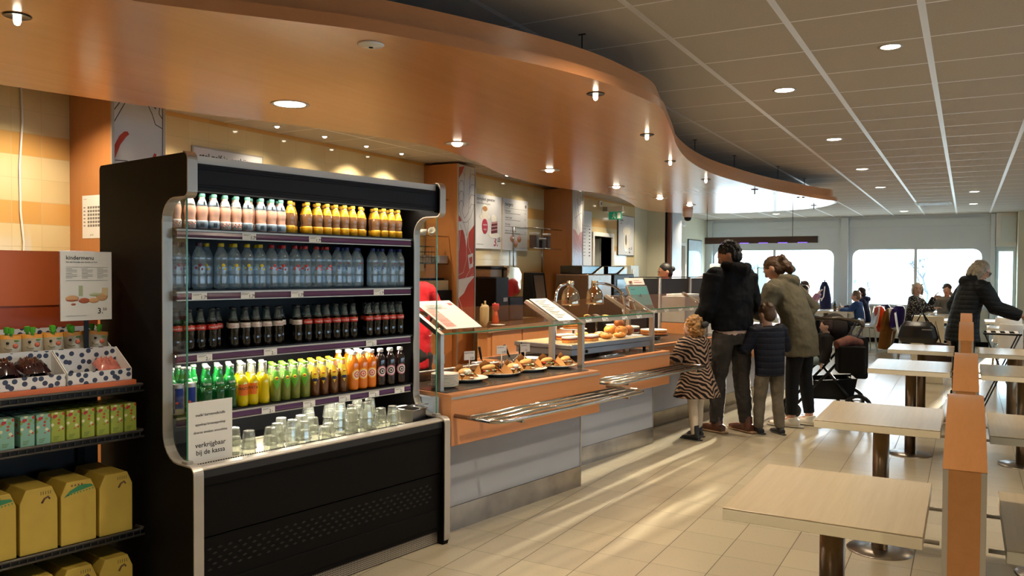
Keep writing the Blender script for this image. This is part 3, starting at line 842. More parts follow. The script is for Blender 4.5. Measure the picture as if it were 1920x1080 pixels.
al.parent = cool; al.location = (-0.165, -0.71, 1.880); al.rotation_euler = (radians(0), radians(-25), radians(90)); al.rotation_euler = Euler((0, radians(-20), 0)); al.data.size = 0.03; al.data.size_y = 1.38
for i, z in enumerate((1.702, 1.433, 1.163, 0.889)):
    m = MB().box(-0.68, -0.158, -1.43, -0.03, z-0.012, z)
    z = z-0.010
    sh = m.build('shelf', M['blackm'], cool)
    st = MB()
    s_r = -0.055
    st.prism([(-0.158, z-0.032), (-0.150, z-0.031), (-0.146, z-0.026), (-0.144, z-0.020), (-0.148, z-0.006), (-0.158, z-0.002)], 'y', -1.436, s_r)
    st.m(1).prism([(-0.158, z-0.036), (-0.146, z-0.036), (-0.146, z-0.031), (-0.158, z-0.031)], 'y', -1.436, s_r).prism([(-0.158, z-0.004), (-0.147, z-0.004), (-0.147, z+0.004), (-0.158, z+0.004)], 'y', -1.436, s_r)
    strip = st.build('price_strip', [M['strip'], M['alupale']], sh)
    LB = [[(-1.123, '1.79'), (-0.752, '1.79')], [(-1.371, '1.79'), (-1.131, '1.79'), (-0.858, '1.79'), (-0.332, '1.79')], [(-1.347, '2.-'), (-1.01, '2.-'), (-0.384, '2.-')], [(-1.262, '2.-'), (-1.022, '2.-'), (-0.787, '2.-'), (-0.565, '2.-'), (-0.364, '2.-'), (-0.178, '2.-')]][i]
    for s, tx in LB:
        l = MB().box(-0.1435, -0.1425, s, s+0.072, z-0.033, z-0.003)
        l.m(1).text(tx, 0.022, (-0.1420, s+0.040, z-0.030), (0, 1, 0), (0, 0, 1))
        for j in range(2): l.box(-0.1423, -0.1420, s+0.005, s+0.045-j*0.01, z-0.009-j*0.005, z-0.0075-j*0.005)
        l.build('price_label', [M['card'], M['ink']], strip)
# lit tube under the third shelf (bright over the orange bottles)
sh = cool.children
MB().box(-0.23, -0.205, -1.40, -0.12, 1.138, 1.150).build('shelf_light_tube', M['coolerlight'], cool)
al = area('shelf_light', (0, 0, 0), 0.03, 3.4, (1.0, 0.93, 0.78)); al.data.shape = 'RECTANGLE'; al.data.size = 0.03; al.data.size_y = 1.2
al.parent = cool; al.location = (-0.22, -0.72, 1.135); al.rotation_euler = Euler((0, radians(-8), 0))
MB().box(-0.23, -0.205, -1.20, -0.12, 0.864, 0.876).build('shelf_light_tube', M['coolerlight'], cool)
al = area('shelf_light', (0, 0, 0), 0.03, 3.2, (1.0, 0.93, 0.78)); al.data.shape = 'RECTANGLE'; al.data.size = 0.03; al.data.size_y = 1.1
al.parent = cool; al.data.energy = 2.0; al.location = (-0.19, -0.62, 0.86); al.rotation_euler = Euler((0, radians(-12), 0))
# well, bumper, lower front
MB().box(-0.70, 0.0, -1.438, 0.01, 0.655, 0.67).box(-0.70, -0.60, -1.438, 0.01, 0.67, 0.80).build('display_well', M['inner'], cool)
m = MB().prism([(-0.02, 0.688), (0.044, 0.688), (0.046, 0.694), (0.036, 0.702), (0.0, 0.704), (-0.02, 0.70)], 'y', -1.438, 0.01)
m.m(1).box(-0.02, 0.040, -1.438, 0.01, 0.655, 0.6875)
for k in range(120): m.box(-0.022, -0.018, -1.43+k*0.012, -1.424+k*0.012, 0.693, 0.7045)
m.build('front_bumper', [M['alupale'], M['inner']], cool)
m = MB().box(-0.05, 0.028, -1.438, 0.01, 0.40, 0.655).box(0.028, 0.040, -1.438, 0.01, 0.62, 0.655)
m.build('upper_front_panel', M['scuff'], cool, bevel=0.004)
m = MB().box(-0.05, 0.022, -1.438, 0.01, 0.075, 0.395).box(0.022, 0.028, -1.42, -0.01, 0.10, 0.20)
lf = m.build('lower_front_panel', M['scuff'], cool, bevel=0.004)
m = MB(); k = 0
for r in range(5):
    for c in range(28):
        s = -1.39+c*0.048+(r % 2)*0.024; z = 0.345-r*0.022
        m.prism([(s-0.013, z), (s, z-0.006), (s+0.013, z), (s, z+0.006)], 'x', 0.022, 0.0255)
lv = m.build('louvre_perforations', mat('worn_louvre_edges', '#17130f', 0.35, 0.3), lf)
MB().box(-0.05, 0.0, -1.45, 0.012, 0.0, 0.075).m(1).box(0.0, 0.004, -1.45, 0.012, 0.004, 0.07).build('kick_grille', [M['black'], M['wiremesh']], cool)

# ---------------------------------------------------------------- bottles
def cyl_text(mb, txt, size, r, z, mi, ang=0.0, stretch=1.0):
    """lettering wrapped round a bottle, centred on +x"""
    t = MB(); t.text(txt, size, (0, 0, 0), (1, 0, 0), (0, 1, 0), 'CENTER')
    mb.m(mi)
    mb.add([(r*cos(ang+v[0]*stretch/r), r*sin(ang+v[0]*stretch/r), z+v[1]) for v in t.v], t.f)
def band(mb, r0, r1, z0, z1, mi, n=16, a0=None, a1=None):
    mb.m(mi)
    if a0 is None: mb.lathe([(r0, z0), (r1, z1)], n)
    else: mb.lathe([(r0, z0), (r1, z1)], n, a0=a0, a1=a1)
def prof_band(mb, prof, z0, z1, off, mi, n=16, a0=None, a1=None):
    """label that follows the bottle's own profile between z0 and z1"""
    def R(z):
        for (ra, za), (rb, zb) in zip(prof[:-1], prof[1:]):
            if za <= z <= zb and zb > za: return ra+(rb-ra)*(z-za)/(zb-za)
        return prof[-1][0]
    zs = [z0]+[z for _, z in prof if z0 < z < z1]+[z1]
    mb.m(mi)
    pr = [(R(z)+off, z) for z in zs]
    if a0 is None: mb.lathe(pr, n)
    else: mb.lathe(pr, n, a0=a0, a1=a1)
def mk_bottle(name, label, prof, bodymats, cap_prof, capmat, draw=None, labmats=None, split=None, cat='bottle', low=None):
    t = thing(name, label, cat)
    b = MB()
    if split is None: b.lathe(prof, 16)
    else:
        lo = [p for p in prof if p[1] <= split]; hi = [p for p in prof if p[1] >= split]
        b.lathe(lo+[(0, split)] if lo[-1][1] >= split-1e-6 else lo+[(lo[-1][0], split), (0, split)], 16); b.m(1).lathe(hi, 16)
    b.build('bottle_body', bodymats, t)
    MB().lathe(cap_prof, 12).build('cap', capmat, t)
    if draw:
        l = MB(); draw(l); l.build('wrap_label', labmats, t)
    if low:
        l = MB(); low(l); l.build('bottom_label', labmats, t)
    return t
milkP = [(0.0, 0.0), (0.024, 0.0), (0.026, 0.004), (0.0262, 0.035), (0.0235, 0.050), (0.0245, 0.062), (0.0272, 0.080), (0.0272, 0.092), (0.025, 0.106), (0.0185, 0.128), (0.0125, 0.144), (0.0122, 0.152)]
capM = [(0.0, 0.168), (0.012, 0.168), (0.0138, 0.165), (0.0140, 0.153), (0.0125, 0.151)]
M['pinkmilk'] = mat('pink_milk', '#d9a78c', 0.15, var=0.02, coat=0.6)
M['chocmilk'] = mat('chocolate_milk', '#7c5636', 0.15, var=0.03, coat=0.6)
M['mint'] = mat('mint_green_cap', '#5f9a86', 0.35)
M['yellow'] = mat('yellow_label', '#e2a51c', 0.35)
M['yellowcap'] = mat('yellow_cap', '#d6a32a', 0.35)
M['strawb'] = mat('strawberry_print', '#cf6a4c', 0.4)
M['labelblue'] = mat('pale_blue_label', '#a9bccb', 0.35)
def dpink(l):
    prof_band(l, milkP, 0.108, 0.138, 0.0004, 0)
    cyl_text(l, 'Fristi', 0.022, 0.0205, 0.113, 1)
def dpink2(l):
    prof_band(l, milkP, 0.005, 0.040, 0.0004, 0)
    for k in range(9): l.m(2).ball((0.0262*cos(-0.9+k*0.22), 0.0262*sin(-0.9+k*0.22), 0.014+(k % 3)*0.008), (0.0035, 0.0035, 0.0035), 6, 4)
P = {}
P['pink'] = mk_bottle('milk_bottle', 'x', milkP, [M['pinkmilk']], capM, M['mint'], dpink, [M['card'], M['ink'], M['strawb']], low=dpink2)
def dpinkb(l):
    prof_band(l, milkP, 0.108, 0.138, 0.0004, 0); l.m(1).box(0.0165, 0.0222, 0.004, 0.010, 0.112, 0.130)
def dpinkb2(l):
    prof_band(l, milkP, 0.005, 0.040, 0.0004, 0)
    for k in range(5): l.m(1).box(0.0245, 0.0272, -0.010+k*0.0035, -0.0085+k*0.0035, 0.010, 0.030)
P['pinkback'] = mk_bottle('milk_bottle', 'x', milkP, [M['pinkmilk']], capM, M['mint'], dpinkb, [M['labelblue'], M['ink']], low=dpinkb2)
def dchoc(l):
    prof_band(l, milkP, 0.104, 0.143, 0.0004, 0)
    cyl_text(l, 'Chocomel', 0.010, 0.0226, 0.113, 1)
P['choc'] = mk_bottle('milk_bottle', 'x', milkP, [M['chocmilk']], capM, M['yellowcap'], dchoc, [M['yellow'], M['ink']], low=lambda l: prof_band(l, milkP, 0.004, 0.040, 0.0004, 0))
watP = [(0.0, 0.004), (0.020, 0.0), (0.029, 0.004), (0.032, 0.012), (0.0315, 0.025), (0.0325, 0.032), (0.031, 0.040), (0.0325, 0.048), (0.031, 0.056), (0.032, 0.064), (0.032, 0.135), (0.031, 0.140), (0.032, 0.146), (0.029, 0.163), (0.022, 0.178), (0.0145, 0.190), (0.0135, 0.200)]
capW = [(0.0, 0.216), (0.0135, 0.216), (0.0145, 0.214), (0.0145, 0.200), (0.013, 0.199)]
M['watbody'] = glass('water_bottle_wall', (0.80, 0.90, 0.96), 0.35, 0.06, 1.6, haze=0.15, hazecol=(0.62, 0.78, 0.88))  # pale blue haze brightens the bottles in place of window reflections
caps = {'purple': '#3d2b45', 'yellow': '#c9b21c', 'red': '#a8242a', 'blue': '#1f2f6e'}
fruits = {'purple': '#7d3044', 'yellow': '#e0c81e', 'red': '#c8413c', 'blue': '#2e4f9a'}
M['watprint'] = glass('frosted_print', (0.75, 0.85, 0.92), 0.2, 0.2, 1.0, haze=0.3, hazecol=(0.6, 0.72, 0.8))
for k in caps:
    fm = mat('fruit_print_'+k, fruits[k], 0.4)
    def dw(l, k=k):
        if k == 'blue':
            cyl_text(l, 'S', 0.03, 0.0326, 0.098, 1); l.m(2).box(0.0316, 0.0328, 0.006, 0.013, 0.128, 0.133)
        else:
            l.m(1)
            for (a, z, r) in ((0.15, 0.112, 0.0085), (0.42, 0.094, 0.006), (-0.35, 0.10, 0.004 if k == 'yellow' else 0.007)):
                l.ball((0.0315*cos(a), 0.0315*sin(a), z), (0.0016, r, r), 10, 6)
        prof_band(l, watP, 0.070, 0.088, 0.0003, 0, a0=-0.8, a1=0.5)
    P['wat'+k] = mk_bottle('water_bottle', 'x', watP, [M['watbody']], capW, mat('cap_'+k, caps[k], 0.35), dw, [M['watprint'], fm, M['red']])
cokeP = [(0.0, 0.003), (0.020, 0.0), (0.0255, 0.005), (0.0265, 0.018), (0.0258, 0.045), (0.0250, 0.065), (0.0265, 0.085), (0.0272, 0.098), (0.0268, 0.112), (0.0235, 0.130), (0.0175, 0.150), (0.0135, 0.170), (0.0125, 0.186)]
capK = [(0.0, 0.196), (0.012, 0.196), (0.0142, 0.194), (0.0148, 0.187), (0.0125, 0.186)]
M['cola'] = mat('cola_dark', '#0a0403', 0.06, var=0.0, coat=1.0)
M['neck'] = glass('clear_bottle_neck', (0.55, 0.66, 0.66), 0.5, 0.04, 1.5, haze=0.12, hazecol=(0.25, 0.3, 0.3))
M['capgrey'] = mat('dark_crown_cap', '#3a3b3e', 0.35, 0.5)
M['colared'] = mat('cola_red_label', '#ab2418', 0.35)
M['colawhite'] = mat('cola_silver_label', '#bfb6b0', 0.35)
for k, lm, tm in (('red', M['colared'], M['card']), ('white', M['colawhite'], M['colared'])):
    def dk(l, k=k):
        prof_band(l, cokeP, 0.094, 0.119, 0.0004, 0)
        cyl_text(l, 'Coca-Cola', 0.0125 if k == 'red' else 0.009, 0.0276, 0.102, 1)
    P['coke'+k] = mk_bottle('cola_bottle', 'x', cokeP, [M['cola'], M['neck']], capK, M['capgrey'], dk, [lm, tm], split=0.130)
sprP = [(0.0, 0.002), (0.021, 0.0), (0.027, 0.005), (0.028, 0.02), (0.0265, 0.05), (0.0275, 0.09), (0.0265, 0.115), (0.0225, 0.140), (0.0165, 0.165), (0.0128, 0.190), (0.0125, 0.205)]
capS = [(0.0, 0.216), (0.012, 0.216), (0.0145, 0.213), (0.0148, 0.205), (0.0125, 0.203)]
M['sprgreen'] = mat('green_bottle_glass', '#0b4a1c', 0.08, var=0.1, coat=1.0)
M['sprneck'] = mat('green_bottle_neck', '#1f8a3a', 0.08, var=0.1, coat=1.0)
M['capwhite'] = mat('white_crown_cap', '#d9d8ce', 0.3, 0.2)
def dsp(l):
    prof_band(l, sprP, 0.118, 0.160, 0.0004, 0)
    cyl_text(l, 'Sprite', 0.017, 0.0262, 0.128, 1)
P['sprite'] = mk_bottle('lemonade_bottle', 'x', sprP, [M['sprgreen'], M['sprneck']], capS, M['capwhite'], dsp, [mat('green_label', '#157a35', 0.3), M['card']], split=0.115)
fanP = [(0.0, 0.002), (0.022, 0.0), (0.027, 0.005), (0.0278, 0.03), (0.0262, 0.06), (0.0272, 0.10), (0.0262, 0.125), (0.018, 0.150), (0.0125, 0.160), (0.0125, 0.206)]
M['fanta'] = mat('yellow_orangeade', '#c9b400', 0.12, var=0.03, coat=0.8)
M['fantaneck'] = glass('pale_bottle_neck', (0.9, 0.9, 0.8), 0.5, 0.04, 1.5, haze=0.15, hazecol=(0.8, 0.8, 0.6))
M['orangelab'] = mat('orange_label', '#d96a14', 0.4)
def dfa(l):
    prof_band(l, fanP, 0.055, 0.112, 0.0005, 0, a0=-1.0, a1=1.0)
    cyl_text(l, 'FANTA', 0.020, 0.0282, 0.083, 1)
P['fanta'] = mk_bottle('orangeade_bottle', 'x', fanP, [M['fanta'], M['fantaneck']], capS, M['capwhite'], dfa, [M['orangelab'], M['ink']], split=0.150)
P['fantab'] = mk_bottle('orangeade_bottle', 'x', fanP, [M['fanta'], M['fantaneck']], capS, M['capwhite'], None, None, split=0.150)
teaP = [(0.0, 0.002), (0.023, 0.0), (0.0275, 0.004), (0.028, 0.10), (0.0275, 0.115), (0.024, 0.135), (0.017, 0.155), (0.0145, 0.165), (0.0145, 0.186)]
capT = [(0.0, 0.197), (0.013, 0.197), (0.0155, 0.194), (0.0158, 0.185), (0.0145, 0.184)]
for k, liq, lab, cp in (('green', '#6f7a2e', '#5aa52a', '#6fae2a'), ('lemon', '#5e3210', '#d8b520', '#d0c020')):
    def dt(l, k=k):
        l.m(0)
        # pointed label: widest at the top
        prof_band(l, teaP, 0.105, 0.160, 0.0005, 0, a0=-0.75, a1=0.75)
        for j in range(4):
            w_ = 0.62-j*0.17; l.m(0).lathe([(0.0284, 0.105-j*0.010), (0.0284, 0.095-j*0.010)], 16, a0=-w_, a1=w_)
        l.m(1).ball((0.0265, 0, 0.124), (0.003, 0.011, 0.011), 10, 6)
        l.m(2).ball((0.0275, 0, 0.124), (0.003, 0.009, 0.0045), 10, 6)
        if k == 'lemon': l.m(3).lathe([(0.0289, 0.100), (0.0289, 0.082)], 8, a0=-0.45, a1=0.45)
    P['tea'+k] = mk_bottle('iced_tea_bottle', 'x', teaP, [mat('iced_tea_'+k, liq, 0.1, coat=0.9), M['fantaneck']], capT, mat('tea_cap_'+k, cp, 0.35), dt, [mat('tea_label_'+k, lab, 0.4), mat('sun_yellow', '#e8c528', 0.4), M['red'], mat('navy_print', '#1c2140', 0.4)], split=0.135)
juiP = [(0.0, 0.004), (0.021, 0.0), (0.028, 0.005), (0.0305, 0.015), (0.0305, 0.145), (0.027, 0.165), (0.018, 0.182), (0.0145, 0.188), (0.0145, 0.196)]
capJ = [(0.0, 0.214), (0.016, 0.214), (0.0178, 0.211), (0.0178, 0.196), (0.0145, 0.195)]
M['capJ'] = mat('white_screw_cap', '#e2dfd6', 0.35)
for k, liq, ca, cb in (('orange', '#d2700a', '#e8a92c', '#c85a28'), ('dark', '#1c0c08', '#c87f92', '#3a2025')):
    def dj(l, k=k):
        a, z = 0.15, 0.088
        for j, (r, mi) in enumerate(((0.030, 0), (0.0235, 2), (0.018, 1), (0.011, 2), (0.0065, 1))):
            n = 20; l.m(mi); R_ = 0.0308+0.0004*j
            vs = [(R_*cos(a), R_*sin(a), z)]+[(R_*cos(a+r*cos(2*pi*q/n)/R_), R_*sin(a+r*cos(2*pi*q/n)/R_), z+r*sin(2*pi*q/n)) for q in range(n)]
            vs2 = []; fs = []
            # rings subdivided across the curve so they hug the bottle
            steps = 8
            for s_ in range(steps+1):
                f = s_/steps
                vs2 += [(R_*cos(a+f*r*cos(2*pi*q/n)/R_), R_*sin(a+f*r*cos(2*pi*q/n)/R_), z+f*r*sin(2*pi*q/n)) for q in range(n)]
            for s_ in range(steps):
                for q in range(n): fs.append((s_*n+q, s_*n+(q+1) % n, (s_+1)*n+(q+1) % n, (s_+1)*n+q))
            l.add(vs2, fs)
    P['jui'+k] = mk_bottle('juice_bottle', 'x', juiP, [mat('juice_'+k, liq, 0.1, coat=0.9)], capJ, M['capJ'], dj, [mat('ring_a_'+k, ca, 0.4), mat('ring_b_'+k, cb, 0.4), M['card']])

ROWS = [
 ('top shelf', 1.7025, -0.215, 0.058, [(-1.405, 'pink'), (-1.378, 'pink*'), (-1.337, 'pink'), (-1.278, 'pinkback'), (-1.222, 'pinkback'), (-1.164, 'pink'), (-1.107, 'pink'), (-1.051, 'pinkback'), (-1.003, 'pink*'), (-0.976, 'pinkback'), (-0.916, 'pinkback'), (-0.866, 'pinkback'), (-0.811, 'choc'), (-0.757, 'choc*'), (-0.709, 'choc'), (-0.643, 'choc'), (-0.585, 'choc'), (-0.530, 'choc'), (-0.474, 'choc'), (-0.418, 'choc'), (-0.362, 'choc'), (-0.306, 'choc*'), (-0.258, 'choc'), (-0.200, 'choc'), (-0.144, 'choc'), (-0.088, 'choc')], 1),
 ('second shelf', 1.4335, -0.225, 0.068, [(-1.400, 'watpurple'), (-1.333, 'watpurple*'), (-1.290, 'watpurple'), (-1.222, 'watyellow*'), (-1.179, 'watyellow'), (-1.112, 'watyellow'), (-1.045, 'watyellow'), (-0.978, 'watyellow'), (-0.912, 'watred'), (-0.845, 'watred'), (-0.779, 'watred'), (-0.713, 'watred'), (-0.647, 'watred'), (-0.581, 'watred'), (-0.515, 'watblue'), (-0.449, 'watblue'), (-0.383, 'watblue'), (-0.325, 'watblue*'), (-0.268, 'watblue'), (-0.201, 'watblue'), (-0.135, 'watblue'), (-0.068, 'watblue')], 1),
 ('third shelf', 1.1635, -0.215, 0.058, [(-1.405, 'cokered'), (-1.345, 'cokered'), (-1.289, 'cokered'), (-1.231, 'cokered'), (-1.175, 'cokered*'), (-1.122, 'cokewhite'), (-1.062, 'cokewhite'), (-1.003, 'cokewhite'), (-0.944, 'cokewhite'), (-0.885, 'cokewhite'), (-0.830, 'cokewhite*'), (-0.771, 'cokewhite'), (-0.708, 'cokered'), (-0.646, 'cokered'), (-0.588, 'cokered'), (-0.530, 'cokered'), (-0.472, 'cokered'), (-0.414, 'cokered'), (-0.365, 'cokered*'), (-0.308, 'cokered'), (-0.250, 'cokered'), (-0.192, 'cokered'), (-0.136, 'cokered'), (-0.074, 'cokered')], 1),
 ('bottom shelf', 0.8895, -0.195, 0.060, [(-1.330, 'sprite*'), (-1.268, 'sprite'), (-1.209, 'sprite'), (-1.150, 'sprite'), (-1.090, 'fanta'), (-1.032, 'fanta'), (-0.975, 'fantab'), (-0.910, 'teagreen'), (-0.852, 'teagreen'), (-0.794, 'teagreen'), (-0.736, 'teagreen'), (-0.678, 'tealemon'), (-0.619, 'tealemon'), (-0.560, 'tealemon'), (-0.500, 'tealemon'), (-0.430, 'juiorange'), (-0.367, 'juiorange'), (-0.304, 'juiorange'), (-0.236, 'juidark'), (-0.168, 'juidark'), (-0.090, 'juidark')], 2),
]
DESC = {'pink': 'pink strawberry milk bottle', 'pinkback': 'pink milk bottle turned backwards', 'choc': 'brown chocolate milk bottle', 'watpurple': 'purple-capped water bottle', 'watyellow': 'yellow-capped water bottle', 'watred': 'red-capped water bottle', 'watblue': 'blue-capped water bottle', 'cokered': 'red-labelled cola bottle', 'cokewhite': 'silver-labelled cola bottle', 'sprite': 'green lemonade bottle', 'fanta': 'yellow orangeade bottle', 'fantab': 'yellow orangeade bottle', 'teagreen': 'green-labelled iced tea bottle', 'tealemon': 'yellow-labelled iced tea bottle', 'juiorange': 'orange juice bottle', 'juidark': 'dark juice bottle'}
GRP = {'pink': 'pink milk bottles', 'pinkback': 'pink milk bottles', 'choc': 'chocolate milk bottles', 'wat': 'water bottles', 'coke': 'cola bottles', 'sprite': 'green lemonade bottles', 'fanta': 'yellow orangeade bottles', 'tea': 'iced tea bottles', 'jui': 'juice bottles'}
random.seed(11)
for (shelf, z, n0, pitch, row, nback) in ROWS:
    for back in range(nback+1):
        idx = {}
        kk = 0
        for i, (s, k) in enumerate(row):
            recess = k.endswith('*'); kind = k.rstrip('*')
            nxt = row[i+1][1].endswith('*') if i+1 < len(row) else False
            if back and (recess or nxt or (shelf == 'second shelf' and back > 0 and i % 2 == 0) or (shelf == 'bottom shelf' and kind.startswith('juidark'))): continue
            if shelf == 'bottom shelf' and back == 0 and s < -1.30: pass
            kk += 1
            scl = {'milk': 0.945, 'p': 0.945, 'c': 0.945, 'w': 0.97, 's': 0.92, 'f': 0.92, 't': 0.90, 'j': 0.96}[kind[0]]
            fam = 'milk' if kind in ('pink', 'pinkback', 'choc') else kind
            n = n0-back*pitch-(0.052 if recess and not back else 0)+random.uniform(-0.003, 0.003)
            ss = s+(0.027 if back % 2 else 0)
            if ss > -0.045: ss = -0.05
            x, y, _ = SP(ss, n)
            desc = DESC[kind]
            rowname = ['front row', 'second row', 'third row'][back]
            lab = '%s, %s %s, %s from the left' % (desc, shelf, rowname, ORD[kk-1])
            g = next(v for q, v in GRP.items() if kind.startswith(q))
            first_or_dup(P[kind], USED, loc=(x, y, z), rotz=-TS-radians(24)+random.uniform(-0.35, 0.35), scale=scl, label=lab, group=g+' in the cooler')
# extra green lemonade bottles at the left end, behind the cans
for i, (s, n) in enumerate([(-1.400, -0.262), (-1.345, -0.268), (-1.395, -0.318), (-1.335, -0.325)]):
    x, y, _ = SP(s, n)
    dup(P['sprite'], loc=(x, y, 0.8895), rotz=-TS-0.3, scale=0.92, label='green lemonade bottle behind the energy drink cans, %s of four' % ['front left', 'front right', 'back left', 'back right'][i], group='green lemonade bottles in the cooler')
# energy drink cans
can_o = thing('drink_can', 'x', 'can')
MB().lathe([(0, 0), (0.022, 0), (0.0262, 0.006), (0.0262, 0.124), (0.022, 0.133), (0.0225, 0.135), (0.021, 0.133), (0, 0.132)], 20).build('can_body', M['alu'], can_o)
m = MB(); m.lathe([(0.0265, 0.030), (0.0265, 0.118)], 10, a0=-0.2, a1=1.2).lathe([(0.0265, 0.010), (0.0265, 0.03)], 10, a0=-1.2, a1=-0.2); m.m(1).ball((0.026, 0.004, 0.055), (0.002, 0.008, 0.006), 8, 5)
m.build('printed_design', [mat('can_blue', '#1c2f7a', 0.3, 0.4), M['red']], can_o)
for i, (s, n) in enumerate([(-1.408, -0.192), (-1.352, -0.190), (-1.405, -0.375)]):
    x, y, _ = SP(s, n); first_or_dup(can_o, USED, loc=(x, y, 0.8895), rotz=-TS-0.8, label='blue and silver slim energy drink can on the bottom shelf, %s of three' % ['leftmost', 'middle', 'rightmost'][i], group='energy drink cans')

# card notice standing in the well at the left
sg = thing('notice_card', 'white notice reading verkrijgbaar bij de kassa standing in the cooler', 'sign', SP(-1.325, -0.075, 0.671), -TS)
m = MB().box(-0.001, 0.001, -0.105, 0.105, 0.0, 0.285)
m.m(1)
for tx, z, sz in (('melk/ karnemelk/vifit', 0.222, 0.0165), ('appelsap/sinaasappelsap', 0.182, 0.0150), ('diverse smaken smoothies', 0.148, 0.0150), ('verkrijgbaar', 0.088, 0.030), ('bij de kassa', 0.056, 0.030)):
    m.text(tx, sz, (0.0018, 0.0, z), (0, 1, 0), (0, 0, 1), 'CENTER')
m.build('printed_sheet', [M['card'], M['ink']], sg)
MB().box(-0.004, -0.002, -0.107, 0.107, 0.0, 0.29).box(-0.004, 0.03, -0.107, 0.107, -0.0, 0.003).build('clear_holder', M['glass'], sg)

# trays and tumblers
def tray(name, label, s0, s1, n0, n1, z=0.671):
    t = thing(name, label, 'tray', SP((s0+s1)/2, (n0+n1)/2, z), -TS)
    hs, hn = (s1-s0)/2, (n1-n0)/2
    m = MB().rbox(-hn, hn, -hs, hs, 0, 0.006, 0.03)
    t1 = m.build('tray_base', mat('cream_tray', '#d6cfb8', 0.4), t)
    m = MB(); pts = [(hn*0.995*c, hs*0.99*d, 0.012) for c, d in ((1, 1), (-1, 1), (-1, -1), (1, -1))]
    m.tube(pts, 0.006, 6, closed=True); m.build('raised_rim', M['tableedge'], t)
    return t
tray('serving_tray', 'cream tray with upturned glasses at the left of the cooler well', -1.20, -0.62, -0.38, -0.032)
tray('serving_tray', 'cream tray under the dense cluster of glasses on the right', -0.60, -0.16, -0.38, -0.032)
def tumbler():
    t = thing('drinking_glass', 'x', 'glass')
    h = 0.082; m = MB()
    m.lathe([(0.0345, 0.0), (0.0350, 0.002), (0.031, 0.034), (0.0295, 0.036), (0.025, h-0.002), (0.022, h)], 10, smooth=False)
    m.lathe([(0.0325, 0.001), (0.028, 0.036), (0.0235, h-0.010), (0.0, h-0.009)], 10, smooth=False)
    m.build('glass_wall', M['tumbler'], t)
    MB().lathe([(0.0345, 0.0), (0.0352, 0.0015), (0.0345, 0.003), (0.0335, 0.0015)], 16).build('rim', M['rimglass'], t)
    MB().lathe([(0.0, h), (0.0225, h), (0.0235, h-0.003), (0.0, h-0.0035)], 12).build('thick_base', M['rimglass'], t)
    return t
M['rimglass'] = glass('thick_glass_edge', (0.9, 0.92, 0.86), 0.8, 0.05, 1.2, haze=0.22, hazecol=(0.95, 0.95, 0.85))
tm = tumbler()
GL = [(-1.150, -0.17, 2), (-1.145, -0.06, 2), (-1.035, -0.055, 2), (-0.960, -0.11, 2), (-0.86, -0.22, 2), (-0.860, -0.13, 2), (-0.845, -0.055, 2), (-0.76, -0.20, 2), (-0.755, -0.11, 2), (-0.735, -0.04, 1), (-0.665, -0.10, 1), (-0.66, -0.27, 3), (-0.55, -0.24, 3), (-0.555, -0.15, 3), (-0.47, -0.25, 3), (-0.545, -0.065, 3), (-0.465, -0.165, 2), (-0.44, -0.075, 3), (-0.38, -0.22, 3), (-0.455, 0.0-0.03, 1), (-0.355, -0.06, 2), (-0.355, -0.145, 3), (-0.27, -0.06, 2), (-0.28, -0.20, 1), (-0.21, -0.10, 1)]
kg = 0; ok = []
for (s, n, cnt) in GL:
    if any((s-a)**2+(n-b)**2 < 0.071**2 for a, b in ok):
        continue
    ok.append((s, n))
for q, (s, n) in enumerate(ok):
    cnt = next(c for a, b, c in GL if a == s and b == n)
    for j in range(cnt):
        x, y, _ = SP(s, n)
        lev = {1: [''], 2: ['lower', 'upper'], 3: ['bottom', 'middle', 'top']}[cnt][j]
        lab = ('single upturned tumbler' if cnt == 1 else '%s upturned tumbler of its stack' % lev)+', %s stack along the cooler tray' % ORD[q]
        first_or_dup(tm, USED, loc=(x, y, 0.6785+j*0.040), rotz=q*0.7, label=lab, group='upturned glasses in the cooler')
t = thing('steel_container', 'small square steel container with tongs at the right end of the tray', 'container', SP(-0.085, -0.13, 0.671), -TS+0.15)
m = MB().rbox(-0.075, 0.075, -0.06, 0.06, 0, 0.003, 0.015)
for (a, b, c, d) in ((-0.075, 0.075, 0.057, 0.06), (-0.075, 0.075, -0.06, -0.057), (-0.075, -0.072, -0.06, 0.06), (0.072, 0.075, -0.06, 0.06)): m.box(a, b, c, d, 0, 0.085)
m.build('pan', M['steel'], t, bevel=0.004)
MB().tube([(-0.08, -0.064, 0.086), (0.08, -0.064, 0.086), (0.08, 0.064, 0.086), (-0.08, 0.064, 0.086)], 0.004, 6, closed=True).build('rolled_rim', M['chrome'], t)
t = thing('serving_tongs', 'steel tongs lying across the steel container', 'tongs', SP(-0.085, -0.13, 0.764), -TS+0.9)
MB().tube([(-0.08, -0.01, 0.0), (0.0, -0.006, 0.006), (0.11, 0.0, 0.012)], (0.004), 6).tube([(-0.08, 0.014, 0.0), (0.0, 0.008, 0.006), (0.11, 0.0, 0.012)], 0.004, 6).build('arms', M['chrome'], t)

